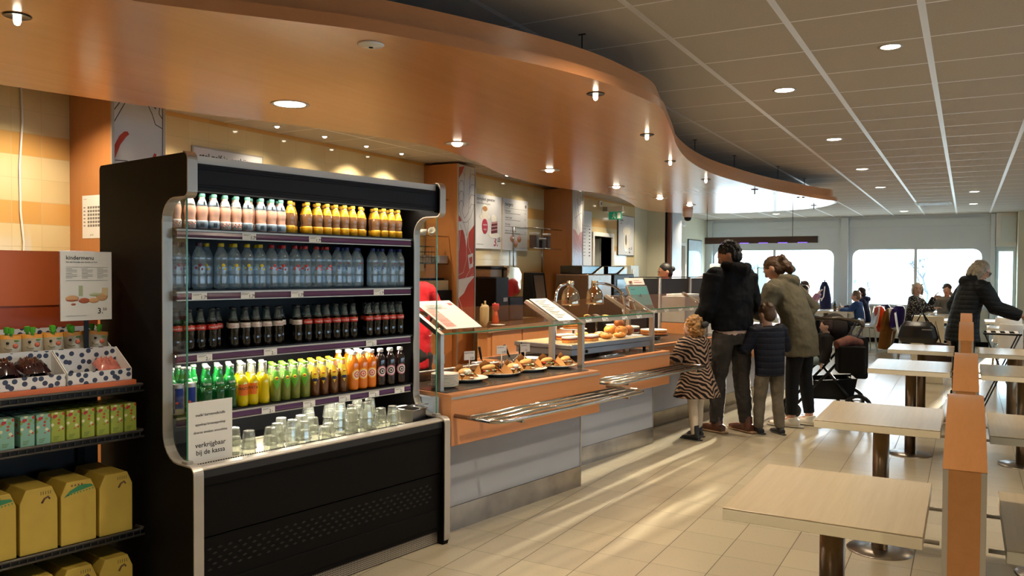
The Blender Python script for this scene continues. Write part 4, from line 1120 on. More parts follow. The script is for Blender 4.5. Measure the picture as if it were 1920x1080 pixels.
# ================================================================ SNACK SHELF UNIT left of the cooler
rack = thing('snack_rack', 'dark metal snack rack with orange back panels left of the cooler', 'rack', (SO.x, SO.y, 0), -TS)
M['orange1'] = mat('bright_orange_sheet', '#cf6a38', 0.35, var=0.04)
M['orange2'] = mat('deep_orange_sheet', '#a8481c', 0.4, var=0.05)
SL = -3.1; SR = -1.492
MB().box(-0.74, -0.72, SL, SR-0.02, 0.0, 1.08).build('back_sheet', M['inner'], rack)
MB().prism([(-0.74, 1.36), (-0.735, 1.36), (-0.715, 1.60), (-0.72, 1.60)], 'y', SL, -1.50).build('upper_orange_panel', M['orange1'], rack)
MB().box(-0.745, -0.74, SL, -1.50, 1.06, 1.36).build('lower_orange_panel', M['orange2'], rack)
for s in (-1.60, -2.35, -3.08):
    m = MB().box(-0.715, -0.685, s-0.015, s+0.015, 0.0, 1.06); m.m(1)
    for k in range(30): m.box(-0.686, -0.6845, s-0.009, s-0.003, 0.05+k*0.033, 0.072+k*0.033).box(-0.686, -0.6845, s+0.003, s+0.009, 0.05+k*0.033, 0.072+k*0.033)
    m.build('slotted_upright', [M['blackm'], M['black']], rack)
M['lip'] = mat('grey_wire_lip', '#55514b', 0.4, 0.5)
for z in (1.02, 0.82, 0.39, 0.03):
    sh = MB().box(-0.70, -0.33, SL, SR-0.01, z-0.03, z-0.004).build('shelf', M['blackm'], rack)
    m = MB().tube([(-0.32, SL, z), (-0.32, SR-0.012, z), (-0.34, SR, z), (-0.40, SR, z-0.004)], 0.006, 8)
    m.tube([(-0.325, SL, z-0.026), (-0.325, SR, z-0.026)], 0.005, 6)
    for k in range(52): 
        s = SR-0.02-k*0.03; m.tube([(-0.32, s, z), (-0.325, s, z-0.026)], 0.002, 4)
    m.build('wire_lip', M['lip'], sh)
    for s in (-1.60, -2.35): MB().prism([(-0.69, z-0.055), (-0.685, z-0.055), (-0.38, z-0.035), (-0.38, z-0.03), (-0.69, z-0.03)], 'y', s-0.012, s+0.012).build('bracket', M['blackm'], rack)
m = MB().box(-0.66, -0.332, SL, SR-0.03, 0.9965, 1.044)
m.build('orange_front_strip', M['orange1'], rack)
# dotted carton trays
def m_dots():
    t = NT('white_card_with_navy_dots')
    x = t.xyz(t.pos(True))
    v = t.comb(t.math('DIVIDE', x[1], 0.034), t.math('DIVIDE', x[2], 0.034), 0.0)
    vo = t.n('ShaderNodeTexVoronoi', voronoi_dimensions='2D'); vo.inputs['Scale'].default_value = 1.0; vo.inputs['Randomness'].default_value = 0.75; t.link(v, vo.inputs['Vector'])
    t.base(t.mix(t.math('LESS_THAN', vo.outputs['Distance'], 0.30), '#d9d7d4', '#323a52')); t.set(0.5); return t.mat
M['dots'] = m_dots()
def carton(label, s0, s1, n0, n1, z, hf, hb):
    t = thing('dotted_carton', label, 'box', SP((s0+s1)/2, (n0+n1)/2, z), -TS)
    a, b = (n1-n0)/2, (s1-s0)/2
    m = MB().box(-a, a, -b, b, 0, 0.003).box(a-0.003, a, -b, b, 0, hf).box(-a, -a+0.003, -b, b, 0, hb)
    for y in (-b, b-0.003): m.m(1).prism([(-a, 0), (a, 0), (a, hf), (-a, hb)], 'y', y, y+0.003)
    m.build('tray_wall', [M['dots'], M['card']], t)
    return t
carton('front dotted carton on the top rack shelf, right half, holding pink bags', -1.80, -1.535, -0.485, -0.345, 1.0445, 0.050, 0.135)
carton('front dotted carton on the top rack shelf holding dark grape bags', -2.35, -1.805, -0.485, -0.345, 1.0445, 0.050, 0.135)
carton('raised rear dotted carton full of smoothie pouches with green caps', -2.40, -1.545, -0.665, -0.512, 1.125, 0.055, 0.14)
MB().box(-0.66, -0.515, -2.40, -1.545, 1.0445, 1.124).build('riser_block', M['card'], rack)
# pouches
M['foil'] = mat('silvery_pouch_print', '#b2a184', 0.3, 0.2, var=0.12, nscale=30)
M['foilo'] = mat('orange_pouch_top', '#cf8a2c', 0.35)
M['gcap'] = mat('bright_green_cap', '#4fae2a', 0.4)
def pouch():
    t = thing('drink_pouch', 'x', 'pouch')
    m = MB(); rows = []
    prof = [(0.0, 0.013, 0.040), (0.02, 0.018, 0.041), (0.06, 0.014, 0.041), (0.10, 0.007, 0.040), (0.115, 0.002, 0.038)]
    vs = []; fs = []; n = 12
    for (z, d, w_) in prof:
        for k in range(n):
            th = 2*pi*k/n; vs.append((d*sin(th), w_*cos(th)*(1 if abs(cos(th)) < 0.99 else 1), z))
    for i in range(len(prof)-1):
        for k in range(n): fs.append((i*n+k, i*n+(k+1) % n, (i+1)*n+(k+1) % n, (i+1)*n+k))
    fs.append(tuple(range(n))); fs.append(tuple(range((len(prof)-1)*n, len(prof)*n)))
    m.add(vs, fs, True).build('pouch_body', M['foil'], t)
    m = MB().add([(x*1.06, y*1.02, z) for x, y, z in vs[3*n:]], [(k, (k+1) % n, n+(k+1) % n, n+k) for k in range(n)], True)
    m.build('top_seal', M['foilo'], t)
    MB().lathe([(0.006, 0.112), (0.006, 0.122), (0.0105, 0.123), (0.0115, 0.145), (0, 0.147)], 8, smooth=False).build('spout_cap', M['gcap'], t)
    m = MB(); m.m(0).ball((0.0135, 0.016, 0.073), (0.002, 0.010, 0.010), 8, 5); m.m(1).ball((0.0125, -0.012, 0.085), (0.002, 0.006, 0.006), 8, 5).tube([(0.016, -0.024, 0.066), (0.0165, -0.012, 0.058), (0.0165, 0.004, 0.060)], 0.001, 5)
    m.m(2).ball((0.0105, 0.02, 0.094), (0.002, 0.010, 0.004), 8, 5)
    m.build('printed_face', [M['strawb'], M['ink'], mat('leaf_green_print', '#5b8a3a', 0.4)], t)
    return t
pc = pouch(); random.seed(3)
spots = [(-1.590, -0.60, 0.0), (-1.60, -0.545, -0.12), (-1.685, -0.545, 0.10), (-1.77, -0.545, 0.03), (-1.855, -0.545, 0.0), (-1.94, -0.545, -0.03), (-2.025, -0.545, 0.0), (-2.11, -0.545, 0.04), (-2.195, -0.545, 0), (-1.675, -0.61, 0.05), (-1.76, -0.61, -0.05), (-1.845, -0.61, 0.05), (-1.93, -0.61, 0), (-2.015, -0.61, 0)]
for i, (s, n, tl) in enumerate(spots):
    x, y, _ = SP(s, n)
    first_or_dup(pc, USED, loc=(x, y, 1.133), rot=(tl, 0.06, -TS-0.25), label='green-capped smoothie pouch, %s in the %s row of the dotted carton' % (ORD[(i if i < 9 else i-9)], 'front' if i < 9 else 'back'), group='smoothie pouches on the snack rack')
# grape bags, pink bags: crumpled cushions
def cushion(name, label, cat, s, n, z, hs, hn, hz, m1, group, seed, rz=0.0, sticker=True, tilt=0.25):
    random.seed(seed)
    t = thing(name, label, cat, SP(s, n, z), -TS+rz, group)
    m = MB(); nu, nv = 16, 10; vs = []; fs = []
    for i in range(nv+1):
        for k in range(nu+1):
            u = -1+2*k/nu; v = -1+2*i/nv
            h = max(0.0, (1-abs(u)**3)*(1-abs(v)**3))
            vs.append((v*hn, u*hs, hz*(h**0.6)*(1+0.35*random.uniform(-1, 1))+hn*v*(-tilt)+hn*tilt))
    b0 = len(vs)
    for i in range(nv+1):
        for k in range(nu+1):
            u = -1+2*k/nu; v = -1+2*i/nv; vs.append((v*hn, u*hs, hn*v*(-tilt)+hn*tilt))
    for i in range(nv):
        for k in range(nu):
            a = i*(nu+1)+k; fs += [(a, a+1, a+nu+2, a+nu+1), (b0+a, b0+a+nu+1, b0+a+nu+2, b0+a+1)]
    m.add(vs, fs, True).build('bag_body', m1, t, fix=True)
    if sticker:
        c = MB().rbox(-0.022, 0.022, -0.03, 0.03, hz*1.25, hz*1.27, 0.008); c.m(1).ball((0.004, -0.008, hz*1.27), (0.010, 0.010, 0.001), 8, 4); c.build('paper_sticker', [M['card'], M['red']], t)
    return t
M['grape'] = mat('dark_grape_bag', '#2a1518', 0.12, var=0.4, nscale=40, coat=0.8)
M['pinkbag'] = mat('pink_sweet_bag', '#b5685a', 0.2, var=0.3, nscale=40, coat=0.6)
M['bluebag'] = mat('blue_grey_small_bag', '#5c6480', 0.2, var=0.4, nscale=60)
for i, (s, n, z, rz) in enumerate([(-1.875, -0.412, 1.022, 0.05), (-1.985, -0.412, 1.022, -0.05), (-2.095, -0.412, 1.022, 0.05), (-1.91, -0.412, 1.075, 0.1), (-2.02, -0.412, 1.079, -0.1), (-2.13, -0.412, 1.075, 0.1)]):
    cushion('grape_bag', 'dark glossy bag of grapes in the dotted carton, %s %s' % (['lower', 'upper'][i // 3], ['right', 'middle', 'left'][i % 3]), 'bag', s, n, z+0.030, 0.052, 0.055, 0.038, M['grape'], 'bags of dark grapes', 50+i, rz, i in (2, 4))
for i, (s, n, z, rz) in enumerate([(-1.588, -0.412, 1.052, 0.05), (-1.61, -0.412, 1.088, -0.1)]):
    cushion('sweets_bag', 'pink clear bag in the right dotted carton, %s one' % ['lower', 'upper'][i], 'bag', s, n, z, 0.045, 0.050, 0.034, M['pinkbag'], 'pink bags in the carton', 60+i, rz, False)
for i, (s, n) in enumerate([(-1.69, -0.41), (-1.75, -0.41)]):
    cushion('small_sachet', 'small blue-grey sachet beside the pink bags, %s one' % ['right', 'left'][i], 'sachet', s, n, 1.052, 0.024, 0.03, 0.016, M['bluebag'], 'blue-grey sachets', 70+i, 0.3, False)
# juice cartons on the second shelf
def m_fruitcarton(name, bg):
    t = NT(name); x = t.xyz(t.pos(True))
    v = t.comb(t.math('DIVIDE', x[1], 0.017), t.math('DIVIDE', x[2], 0.017), t.math('DIVIDE', x[0], 0.03))
    vo = t.n('ShaderNodeTexVoronoi'); vo.inputs['Scale'].default_value = 1.0; vo.inputs['Randomness'].default_value = 0.8; t.link(v, vo.inputs['Vector'])
    hi = t.math('GREATER_THAN', x[2], 0.045)
    col = t.ramp(t.xyz(vo.outputs['Color'])[0], [(0.0, '#b3412c'), (0.45, '#b3412c'), (0.5, '#7d9a4a'), (0.75, '#7d9a4a'), (0.8, '#d9d4b0')], 'CONSTANT')
    f = t.math('MULTIPLY', t.math('LESS_THAN', vo.outputs['Distance'], 0.38), hi)
    t.base(t.mix(f, bg, col)); t.set(0.35); return t.mat
gm = m_fruitcarton('green_fruit_carton', '#9aa63e'); tm_ = m_fruitcarton('teal_fruit_carton', '#7fae9c')
def juice_carton(bgm, topm):
    t = thing('juice_carton', 'x', 'carton')
    MB().box(-0.045, 0.045, -0.0265, 0.0265, 0, 0.122).build('carton_body', bgm, t, bevel=0.003)
    MB().box(0.0452, 0.0456, -0.018, -0.003, 0.102, 0.112).build('red_badge', M['red'], t)
    m = MB()
    for k in range(3): m.box(0.0452, 0.0455, -0.018, 0.006-k*0.004, 0.022-k*0.006, 0.0245-k*0.006)
    m.build('small_print', mat('green_small_print', '#5f7a2e', 0.5), t)
    return t
jc = juice_carton(gm, gm); jt = juice_carton(tm_, tm_)
for i, s in enumerate([-1.545, -1.601, -1.660, -1.722, -1.780, -1.838]):
    for b in range(2):
        x, y, _ = SP(s, -0.385-b*0.095); first_or_dup(jc, USED, loc=(x, y, 0.821), rotz=-TS+random.uniform(-.06, .06), label='green fruit-print juice carton, %s row, %s from the cooler' % (['front', 'back'][b], ORD[i]), group='green juice cartons')
for i, s in enumerate([-1.895, -1.955, -2.025, -2.09]):
    for b in range(2):
        x, y, _ = SP(s, -0.380-b*0.095); first_or_dup(jt, USED, loc=(x, y, 0.821), rotz=-TS+random.uniform(-.06, .06), label='teal fruit-print juice carton, %s row, %s from the right' % (['front', 'back'][b], ORD[i]), group='teal juice cartons')
# yellow card lunch boxes
M['ybox'] = mat('yellow_card', '#b59a3e', 0.55, var=0.05, nscale=12)
M['crocgreen'] = mat('crocodile_green_print', '#2e7a50', 0.5)
M['brownp'] = mat('brown_animal_print', '#5e4430', 0.5)
def lunchbox(front):
    t = thing('lunch_box', 'x', 'box')
    w_, d_, h_ = 0.070, 0.135, 0.29
    # body tapers to a chamfered top
    out = [(-w_, 0), (w_, 0), (w_, 0.205), (w_-0.022, 0.258), (-w_+0.022, 0.258), (-w_, 0.205)]
    m = MB().prism(out, 'x', -d_, d_)
    m.build('card_body', M['ybox'], t, bevel=0.003)
    e = MB(); X = d_+0.0012
    if front == 'croc':
        pts = [(-0.060, 0.196), (-0.030, 0.210), (0.0, 0.216), (0.030, 0.222), (0.058, 0.226), (0.050, 0.236), (0.020, 0.240), (-0.005, 0.236), (-0.035, 0.222)]
        e.add([(X, a, b) for a, b in pts], [tuple(range(len(pts)))])
        for k in range(9): e.prism([(-0.045+k*0.012, 0.207+k*0.0015), (-0.041+k*0.012, 0.201+k*0.0015), (-0.037+k*0.012, 0.208+k*0.0015)], 'x', X-0.0008, X)
        e.m(1)
        for k in range(4): e.box(X-0.0008, X, -0.030+k*0.013, -0.024+k*0.013, 0.238, 0.245)
    else:
        e.m(1).tube([(X-0.001, 0.010, 0.195), (X-0.001, 0.020, 0.212), (X-0.001, 0.034, 0.218), (X-0.001, 0.040, 0.208)], 0.004, 5)
        for k in range(5): e.box(X-0.0008, X, 0.006+k*0.009, 0.008+k*0.009, 0.228, 0.242)
    e.build('front_print', [M['crocgreen'], M['brownp'], M['strawb']], t); e = MB()
    # print on the left flank
    e.m(1).tube([(d_-0.05, -w_-0.0006, 0.16), (d_-0.06, -w_-0.0006, 0.19), (d_-0.045, -w_-0.0006, 0.20)], 0.004, 5)
    e.m(2).tube([(d_-0.07, -w_-0.0006, 0.19), (d_-0.085, -w_-0.0006, 0.17)], 0.004, 5)
    e.build('side_print', [M['crocgreen'], M['brownp'], M['strawb']], t)
    return t
lb1 = lunchbox('tail'); lb2 = lunchbox('croc')
for i, (s, k) in enumerate([(-1.607, lb1), (-1.760, lb2), (-1.912, lb1), (-2.064, lb2)]):
    x, y, _ = SP(s, -0.475); first_or_dup(k, USED, loc=(x, y, 0.391), rotz=-TS, label='yellow animal lunch box on the third rack shelf, %s from the cooler' % ORD[i], group='yellow card lunch boxes')
for i, (s, k) in enumerate([(-1.607, lb1), (-1.760, lb1), (-1.912, lb2), (-2.064, lb1)]):
    x, y, _ = SP(s, -0.475); first_or_dup(k, USED, loc=(x, y, 0.031), rotz=-TS, label='yellow animal lunch box on the bottom rack shelf, %s from the cooler' % ORD[i], group='yellow card lunch boxes')
# children's menu notice
sg = thing('menu_notice', 'white kindermenu notice with a food picture and price 3.50', 'sign', SP(-1.655, -0.50, 1.300), -TS)
m = MB().box(-0.001, 0.001, -0.107, 0.107, 0.0, 0.297)
m.m(1).text('kindermenu', 0.024, (0.0018, -0.085, 0.262), (0, 1, 0), (0, 0, 1)).text('3.', 0.034, (0.0018, 0.045, 0.028), (0, 1, 0), (0, 0, 1)).text('50', 0.017, (0.0018, 0.068, 0.040), (0, 1, 0), (0, 0, 1))
m.text('kies een broodje, een drankje en fruit', 0.0085, (0.0018, -0.085, 0.249), (0, 1, 0), (0, 0, 1))
for c in range(3):
    for r in range(7): m.m(2).box(0.001, 0.0016, -0.085+c*0.065, -0.085+c*0.065+(0.045 if r % 3 else 0.025), 0.222-r*0.0065, 0.2235-r*0.0065)
m.m(2).box(0.001, 0.0016, -0.085, 0.09, 0.229, 0.230).box(0.001, 0.0016, -0.085, 0.09, 0.172, 0.173).box(0.001, 0.0016, -0.085, 0.0, 0.020, 0.0212)
for (y, z, a, b, mi) in ((-0.06, 0.095, 0.028, 0.014, 3), (-0.06, 0.088, 0.026, 0.006, 4), (-0.01, 0.085, 0.024, 0.012, 4), (0.03, 0.085, 0.022, 0.012, 3), (0.04, 0.11, 0.03, 0.008, 5), (0.065, 0.10, 0.025, 0.018, 3), (-0.055, 0.07, 0.010, 0.005, 4)):
    m.m(mi).ball((0.001, y, z), (0.0012, a, b), 12, 6)
m.m(5).box(0.001, 0.0018, -0.033, -0.016, 0.105, 0.150).m(6).box(0.001, 0.0018, 0.065, 0.090, 0.105, 0.140)
m.build('printed_sheet', [M['card'], M['ink'], M['inkgrey'], mat('bread_tan', '#c99a6a', 0.5), mat('bread_brown', '#a8552e', 0.5), mat('pale_green_print', '#a8b088', 0.5), mat('beige_print', '#c9b48c', 0.5)], sg)
MB().box(-0.0035, -0.002, -0.109, 0.109, -0.002, 0.30).build('clear_holder', M['glass'], sg)
MB().box(-0.006, -0.0036, -0.01, 0.01, -0.17, 0.20).build('support_rod', M['blackm'], sg)
# ================================================================ SERVERY COUNTERS (local x = n, local y = s, origin KO)
M['stone'] = mat('dark_grey_worktop_inset', '#3a342e', 0.18, var=0.1)
def counter(label, s0, s1, N0, b0, b1, depth=0.72, band=True, endpanel=True):
    t = thing('servery_counter', label, 'counter', (KO.x, KO.y, 0), -TK, 'food counter units')
    MB().box(N0-depth, N0, s0, s1, 0.145, 0.80).m(1).box(N0, N0+0.004, s1-0.012, s1, 0.145, 0.80).build('front_panel', [M['panel'], M['alu']], t)
    MB().box(N0-depth+0.05, N0+0.003, s0, s1+0.001, 0.0, 0.143).build('kick_plate', M['kick'], t)
    m = MB().box(N0-0.02, N0+0.095, b0, b1, 0.527, 0.822)
    m.build('wooden_band', M['beech'], t, bevel=0.003)
    MB().box(N0+0.0955, N0+0.0975, b0+0.0, b1, 0.792, 0.806).build('metal_inlay', M['alupale'], t)
    m = MB().box(N0-depth-0.02, N0-0.021, b0, b1, 0.801, 0.822).m(1).box(N0-depth+0.02, N0+0.035, b0+0.02, b1-0.05, 0.8222, 0.8262)
    m.build('worktop', [M['beech'], M['stone']], t)
    return t
c1 = counter('first food counter next to the cooler, with sandwiches on top', -0.045, 1.425, 0.0, 0.003, 1.515)
c2 = counter('second food counter, carrying the heated steel plate', 1.428, 3.03, -0.337, 1.517, 3.150)
c3 = counter('third food counter with the cakes, behind the curly-haired girl', 3.033, 6.35, -0.70, 3.153, 6.40, depth=0.70)
def tray_rail(label, s0, s1, n0, z=0.70):
    t = thing('tray_rail', label, 'rail', (KO.x, KO.y, 0), -TK, 'tubular tray rails')
    n1 = n0+0.33
    path = []
    r = 0.09
    for k in range(7):
        a = radians(180+90*k/6); path.append((n1-r-r*cos(a)*-1*-1, 0, 0))
    pts = [(n0, s0, z)]
    for k in range(7):
        a = radians(-90+90*k/6); pts.append((n1-r+r*cos(a), s0+r+r*sin(a), z))
    for k in range(7):
        a = radians(0+90*k/6); pts.append((n1-r+r*cos(a), s1-r+r*sin(a), z))
    pts.append((n0, s1, z))
    MB().tube(pts, 0.0125, 10).build('outer_tube', M['chrome2'], t)
    for q in (0.09, 0.165, 0.24):
        MB().tube([(n0+q, s0+0.03, z), (n0+q, s1-0.03, z)], 0.009, 8).build('inner_tube', M['chrome2'], t)
    for f in (0.14, 0.86):
        s = s0+(s1-s0)*f
        MB().box(n0, n1-0.01, s-0.008, s+0.008, z-0.03, z-0.013).tube([(n1-0.015, s, z-0.03), (n1-0.015, s, z-0.012)], 0.008, 8).build('support_bracket', M['chrome2'], t)
    return t
M['chrome2'] = mat('satin_chrome', '#b5b0a8', 0.16, 1.0, var=0.03)
tray_rail('tubular tray rail along the first counter', 0.03, 1.60, 0.0985)
tray_rail('tubular tray rail along the second counter, behind the first rail', 1.72, 3.24, -0.2385)
tray_rail('tubular tray rail along the third counter behind the standing people', 3.34, 6.2, -0.6015)

# ---------------------------------------------------------------- glass sneeze guards
def guard(label, s0, s1, n, rail_labels=False):
    t = thing('sneeze_guard', label, 'glass guard', (KO.x, KO.y, 0), -TK, 'glass guards over the food')
    for s in (s0, s1):
        m = MB().box(n-0.042, n, s-0.014, s+0.014, 0.8265, 1.15)
        m.prism([(n-0.042, 1.14), (n, 1.14), (n+0.002, 1.155), (n-0.265, 1.300), (n-0.285, 1.278), (n-0.045, 1.15)], 'y', s-0.014, s+0.014)
        fr = m.build('end_frame', M['alu'], t)
        inn = 1 if s == s0 else -1
        for f in (0.22, 0.78):
            c = (n-0.02-f*0.24, s+inn*0.045, 1.158+f*0.128)
            MB().lathe([(0.0, 0.012), (0.026, 0.010), (0.03, 0.004), (0.03, 0)], 18, at=c, M=Euler((0, radians(28), 0)).to_matrix()).build('clamp_disc', M['chrome2'], fr)
    m = MB().prism([(n-0.012, 1.150), (n-0.006, 1.158), (n-0.252, 1.290), (n-0.258, 1.282)], 'y', s0+0.015, s1-0.015)
    m.m(1).prism([(n-0.006, 1.148), (n-0.002, 1.156), (n-0.006, 1.158), (n-0.012, 1.150)], 'y', s0+0.015, s1-0.015)
    m.build('sloping_glass', [M['glass'], M['glassedge']], t)
    if rail_labels:
        r = MB().prism([(n-0.004, 1.115), (n+0.003, 1.115), (n-0.010, 1.148), (n-0.017, 1.148)], 'y', s0+0.015, s1-0.015).build('price_rail', M['alupale'], t)
        k = 0; s = s0+0.12
        while s < s1-0.15:
            l = MB().prism([(n+0.0032, 1.118), (n+0.0042, 1.118), (n-0.007, 1.146), (n-0.008, 1.146)], 'y', s, s+0.085)
            l.m(1).prism([(n+0.0025, 1.1225), (n+0.0035, 1.1225), (n+0.002, 1.127), (n+0.001, 1.127)], 'y', s+0.05, s+0.075).prism([(n-0.0035, 1.136), (n-0.0028, 1.136), (n-0.0034, 1.139), (n-0.0041, 1.139)], 'y', s+0.01, s+0.055)
            l.build('price_label', [M['card'], M['ink']], r)
            s += 0.24 if k % 2 else 0.30; k += 1
    return t
guard('sloping glass guard over the paper-wrapped sandwiches', 0.057, 1.490, -0.03)
guard('sloping glass guard with price rail above the heated steel plate', 1.610, 3.105, -0.38, True)
guard('sloping glass guard with price rail over the cakes', 3.30, 4.86, -0.745, True)

def slope_card(label, s, n, w_, h_, draw, ang=28.5, z=1.165, group=None):
    """menu card lying on the sloping glass; s, n of its lower left corner"""
    t = thing('counter_menu_card', label, 'menu card', KP(s, n, z), -TK)
    a = radians(ang)
    # local frame on the slope: along s (+y) and up the slope (-x, +z)
    m = MB()
    def P(u, v, o=0.0): return (-v*cos(a)+o*sin(a), u, v*sin(a)+o*cos(a))
    vs = [P(0, 0), P(w_, 0), P(w_, h_), P(0, h_), P(0, 0, 0.004), P(w_, 0, 0.004), P(w_, h_, 0.004), P(0, h_, 0.004)]
    m.add(vs, [(0, 3, 2, 1), (4, 5, 6, 7), (0, 1, 5, 4), (1, 2, 6, 5), (2, 3, 7, 6), (3, 0, 4, 7)])
    m.build('card_board', M['card'], t)
    d = MB(); draw(d, lambda u, v: P(u, v, 0.0052), Vector((0, 1, 0)), Vector((-cos(a), 0, sin(a)))); d.build('printed_text', [M['ink'], M['red'], M['inkgrey'], mat('salmon_print', '#cf8577', 0.5)], t)
    return t
def rectq(d, P, u0, u1, v0, v1, mi):
    d.m(mi).quad(P(u0, v0), P(u1, v0), P(u1, v1), P(u0, v1))
def menu1(d, P, X, Y):
    d.m(1).text('', 0.03, P(0.05, 0.22), X, Y)
    for k in range(4): rectq(d, P, 0.05, 0.20-(k % 3)*0.02, 0.245-k*0.008, 0.248-k*0.008, 2)
    d.m(2).text('complete lunch', 0.022, P(0.05, 0.258), X, Y)
    rectq(d, P, 0.255, 0.292, 0.262, 0.288, 1)
    for k, tx in enumerate(('soep', 'salade', 'wrap', 'taart')):
        rectq(d, P, 0.02, 0.105, 0.02+k*0.052, 0.068+k*0.052, 3); d.m(1).text(tx, 0.018, P(0.03, 0.035+k*0.052), X, Y)
def menu2(d, P, X, Y):
    for k in range(13):
        rectq(d, P, 0.02, 0.16-(k*37 % 5)*0.018, 0.265-k*0.019, 0.271-k*0.019, 0 if k % 4 == 0 else 2)
slope_card('white counter menu card with pink blocks on the glass beside the cooler', 0.105, -0.045, 0.31, 0.32, menu1, z=1.178)
slope_card('white printed price list on the glass at the end of the first counter', 1.215, -0.045, 0.20, 0.30, menu2, z=1.178)

# back upstand of the first counter and small board
t = thing('counter_upstand', 'grey upstand with white top edge behind the sandwiches', 'upstand', (KO.x, KO.y, 0), -TK)
MB().box(-0.42, -0.405, 0.10, 1.00, 0.8265, 0.882).m(1).box(-0.424, -0.401, 0.10, 1.00, 0.882, 0.888).build('upstand_panel', [M['steel_dark'], M['card']], t)

# ---------------------------------------------------------------- plates and sandwiches
def plate_mesh(r=0.145, h=0.022):
    return MB().lathe([(0.0, 0.004), (r*0.55, 0.003), (r*0.6, 0.0), (r*0.66, 0.003), (r*0.95, h-0.003), (r, h), (r*0.985, h+0.002), (r*0.93, h-0.001), (r*0.66, 0.009), (r*0.6, 0.007), (0.0, 0.007)], 36)
pm = None
ZC = 0.8268
def plate(name, label, s, n, z, group, r=0.145, h=0.022):
    o = plate_mesh(r, h).build(name, M['porcelain']); o.location = KP(s, n, z)
    return tag(o, label, 'plate', group)
SAND = [(0.466, -0.228, 'leftmost'), (0.810, -0.245, 'second'), (1.125, -0.258, 'third'), (1.440-0.02, -0.225, 'rightmost')]
for i, (s, n, w_) in enumerate(SAND):
    plate('dinner_plate', 'large white plate under the wrapped sandwiches, %s of four' % w_, s, n, ZC, 'plates of sandwiches')
o0 = plate_mesh(0.084, 0.014).build('side_plate', M['porcelain'])
for k in range(10):
    o = o0 if k == 0 else o0.copy()
    if k: COL.objects.link(o)
    o.location = KP(0.175, -0.125, ZC+k*0.0075)
    tag(o, 'small white plate in the stack at the cooler end, %s from the bottom' % ORD[k], 'plate', 'stack of small white plates')
M['kraft'] = mat('brown_kraft_paper', '#b0793a', 0.7, var=0.14, nscale=8)
M['bread'] = mat('crusty_bread', '#c98f4c', 0.7, var=0.2, nscale=30, bump=0.2)
M['breadin'] = mat('pale_bread_crumb', '#dcbf8a', 0.8, var=0.1, nscale=40)
M['mozza'] = mat('white_mozzarella', '#e6e1cf', 0.35, var=0.03)
M['ham'] = mat('ham_slices', '#8d4a3e', 0.4, var=0.2, nscale=30)
M['tomato'] = mat('tomato_red', '#a8281a', 0.25, var=0.1)
M['lettuce'] = mat('lettuce_green', '#5c7a2c', 0.5, var=0.2, nscale=20)
def sandwich(label, s, n, z, rz, kind, sc=1.0, group='wrapped sandwiches on the first counter'):
    t = thing('wrapped_sandwich', label, 'sandwich', KP(s, n, z), -TK+rz, group)
    t.scale = (sc, sc, sc)
    # bun, two halves
    for nm, z0, hz in (('bun_bottom', 0.016, 0.016), ('bun_top', 0.048, 0.020)):
        M_ = Euler((radians(8 if nm == 'bun_top' else 0), 0, 0)).to_matrix()
        MB().ball((0, 0, z0+(0.004 if nm == 'bun_top' else 0)), (0.036, 0.062, hz), 18, 10, M_).build(nm, M['bread'], t)
    f = MB(); random.seed(int(s*1000))
    for k in range(7):
        a = -0.055+k*0.018
        f.m(k % 3).ball((0.026+random.uniform(-.004, .004), a, 0.033+random.uniform(-.003, .004)), (0.020, 0.013, 0.006), 10, 6)
    if kind == 'mozza':
        for a in (-0.022, 0.014): f.m(0).ball((0.030, a, 0.052), (0.018, 0.019, 0.016), 12, 8)
    mats = {'mozza': [M['mozza'], M['tomato'], M['lettuce']], 'ham': [M['ham'], M['lettuce'], M['mozza']], 'tom': [M['tomato'], M['mozza'], M['lettuce']]}[kind]
    f.build('filling', mats, t)
    # folded paper: a pocket with pointed corners
    p = MB()
    def sheet(pts, th=0.0016):
        vs = []; k = len(pts)
        for q in pts: vs.append(q)
        A = Vector(pts[0]); B = Vector(pts[1]); C = Vector(pts[2]); nn = (B-A).cross(C-A).normalized()*th
        for q in pts: vs.append(tuple(Vector(q)+nn))
        p.add(vs, [tuple(range(k)), tuple(range(2*k-1, k-1, -1))]+[(i, (i+1) % k, k+(i+1) % k, k+i) for i in range(k)])
    sheet([(-0.075, -0.085, 0.002), (0.045, -0.060, 0.001), (0.05, 0.060, 0.001), (-0.075, 0.085, 0.002)])
    sheet([(-0.075, -0.090, 0.003), (-0.075, 0.090, 0.003), (-0.045, 0.050, 0.080), (-0.040, 0.0, 0.104), (-0.045, -0.050, 0.075)])
    sheet([(-0.070, -0.088, 0.003), (-0.040, -0.055, 0.074), (0.020, -0.083, 0.040), (0.060, -0.112, 0.008)])
    sheet([(-0.070, 0.088, 0.003), (0.058, 0.100, 0.008), (0.022, 0.082, 0.044), (-0.040, 0.055, 0.078)])
    sheet([(0.058, 0.100, 0.008), (0.062, 0.020, 0.010), (0.052, 0.045, 0.032)])
    sheet([(0.060, -0.112, 0.008), (0.052, -0.060, 0.034), (0.062, -0.025, 0.008)])
    p.build('kraft_paper', M['kraft'], t, fix=True)
    return t
sandwich('single mozzarella sandwich in brown paper beside the small plate stack', 0.450, -0.225, ZC+0.012, 0.15, 'mozza', 0.92)
sandwich('open-fronted tomato sandwich in brown paper, left one on the second plate', 0.715, -0.255, ZC+0.012, -0.2, 'tom', 0.9)
sandwich('mozzarella sandwich in crumpled brown paper, right one on the second plate', 0.885, -0.190, ZC+0.012, 0.3, 'mozza', 0.9)
sandwich('ham and lettuce sandwich in brown paper alone on the third plate', 1.11, -0.255, ZC+0.012, 0.1, 'ham', 1.0)
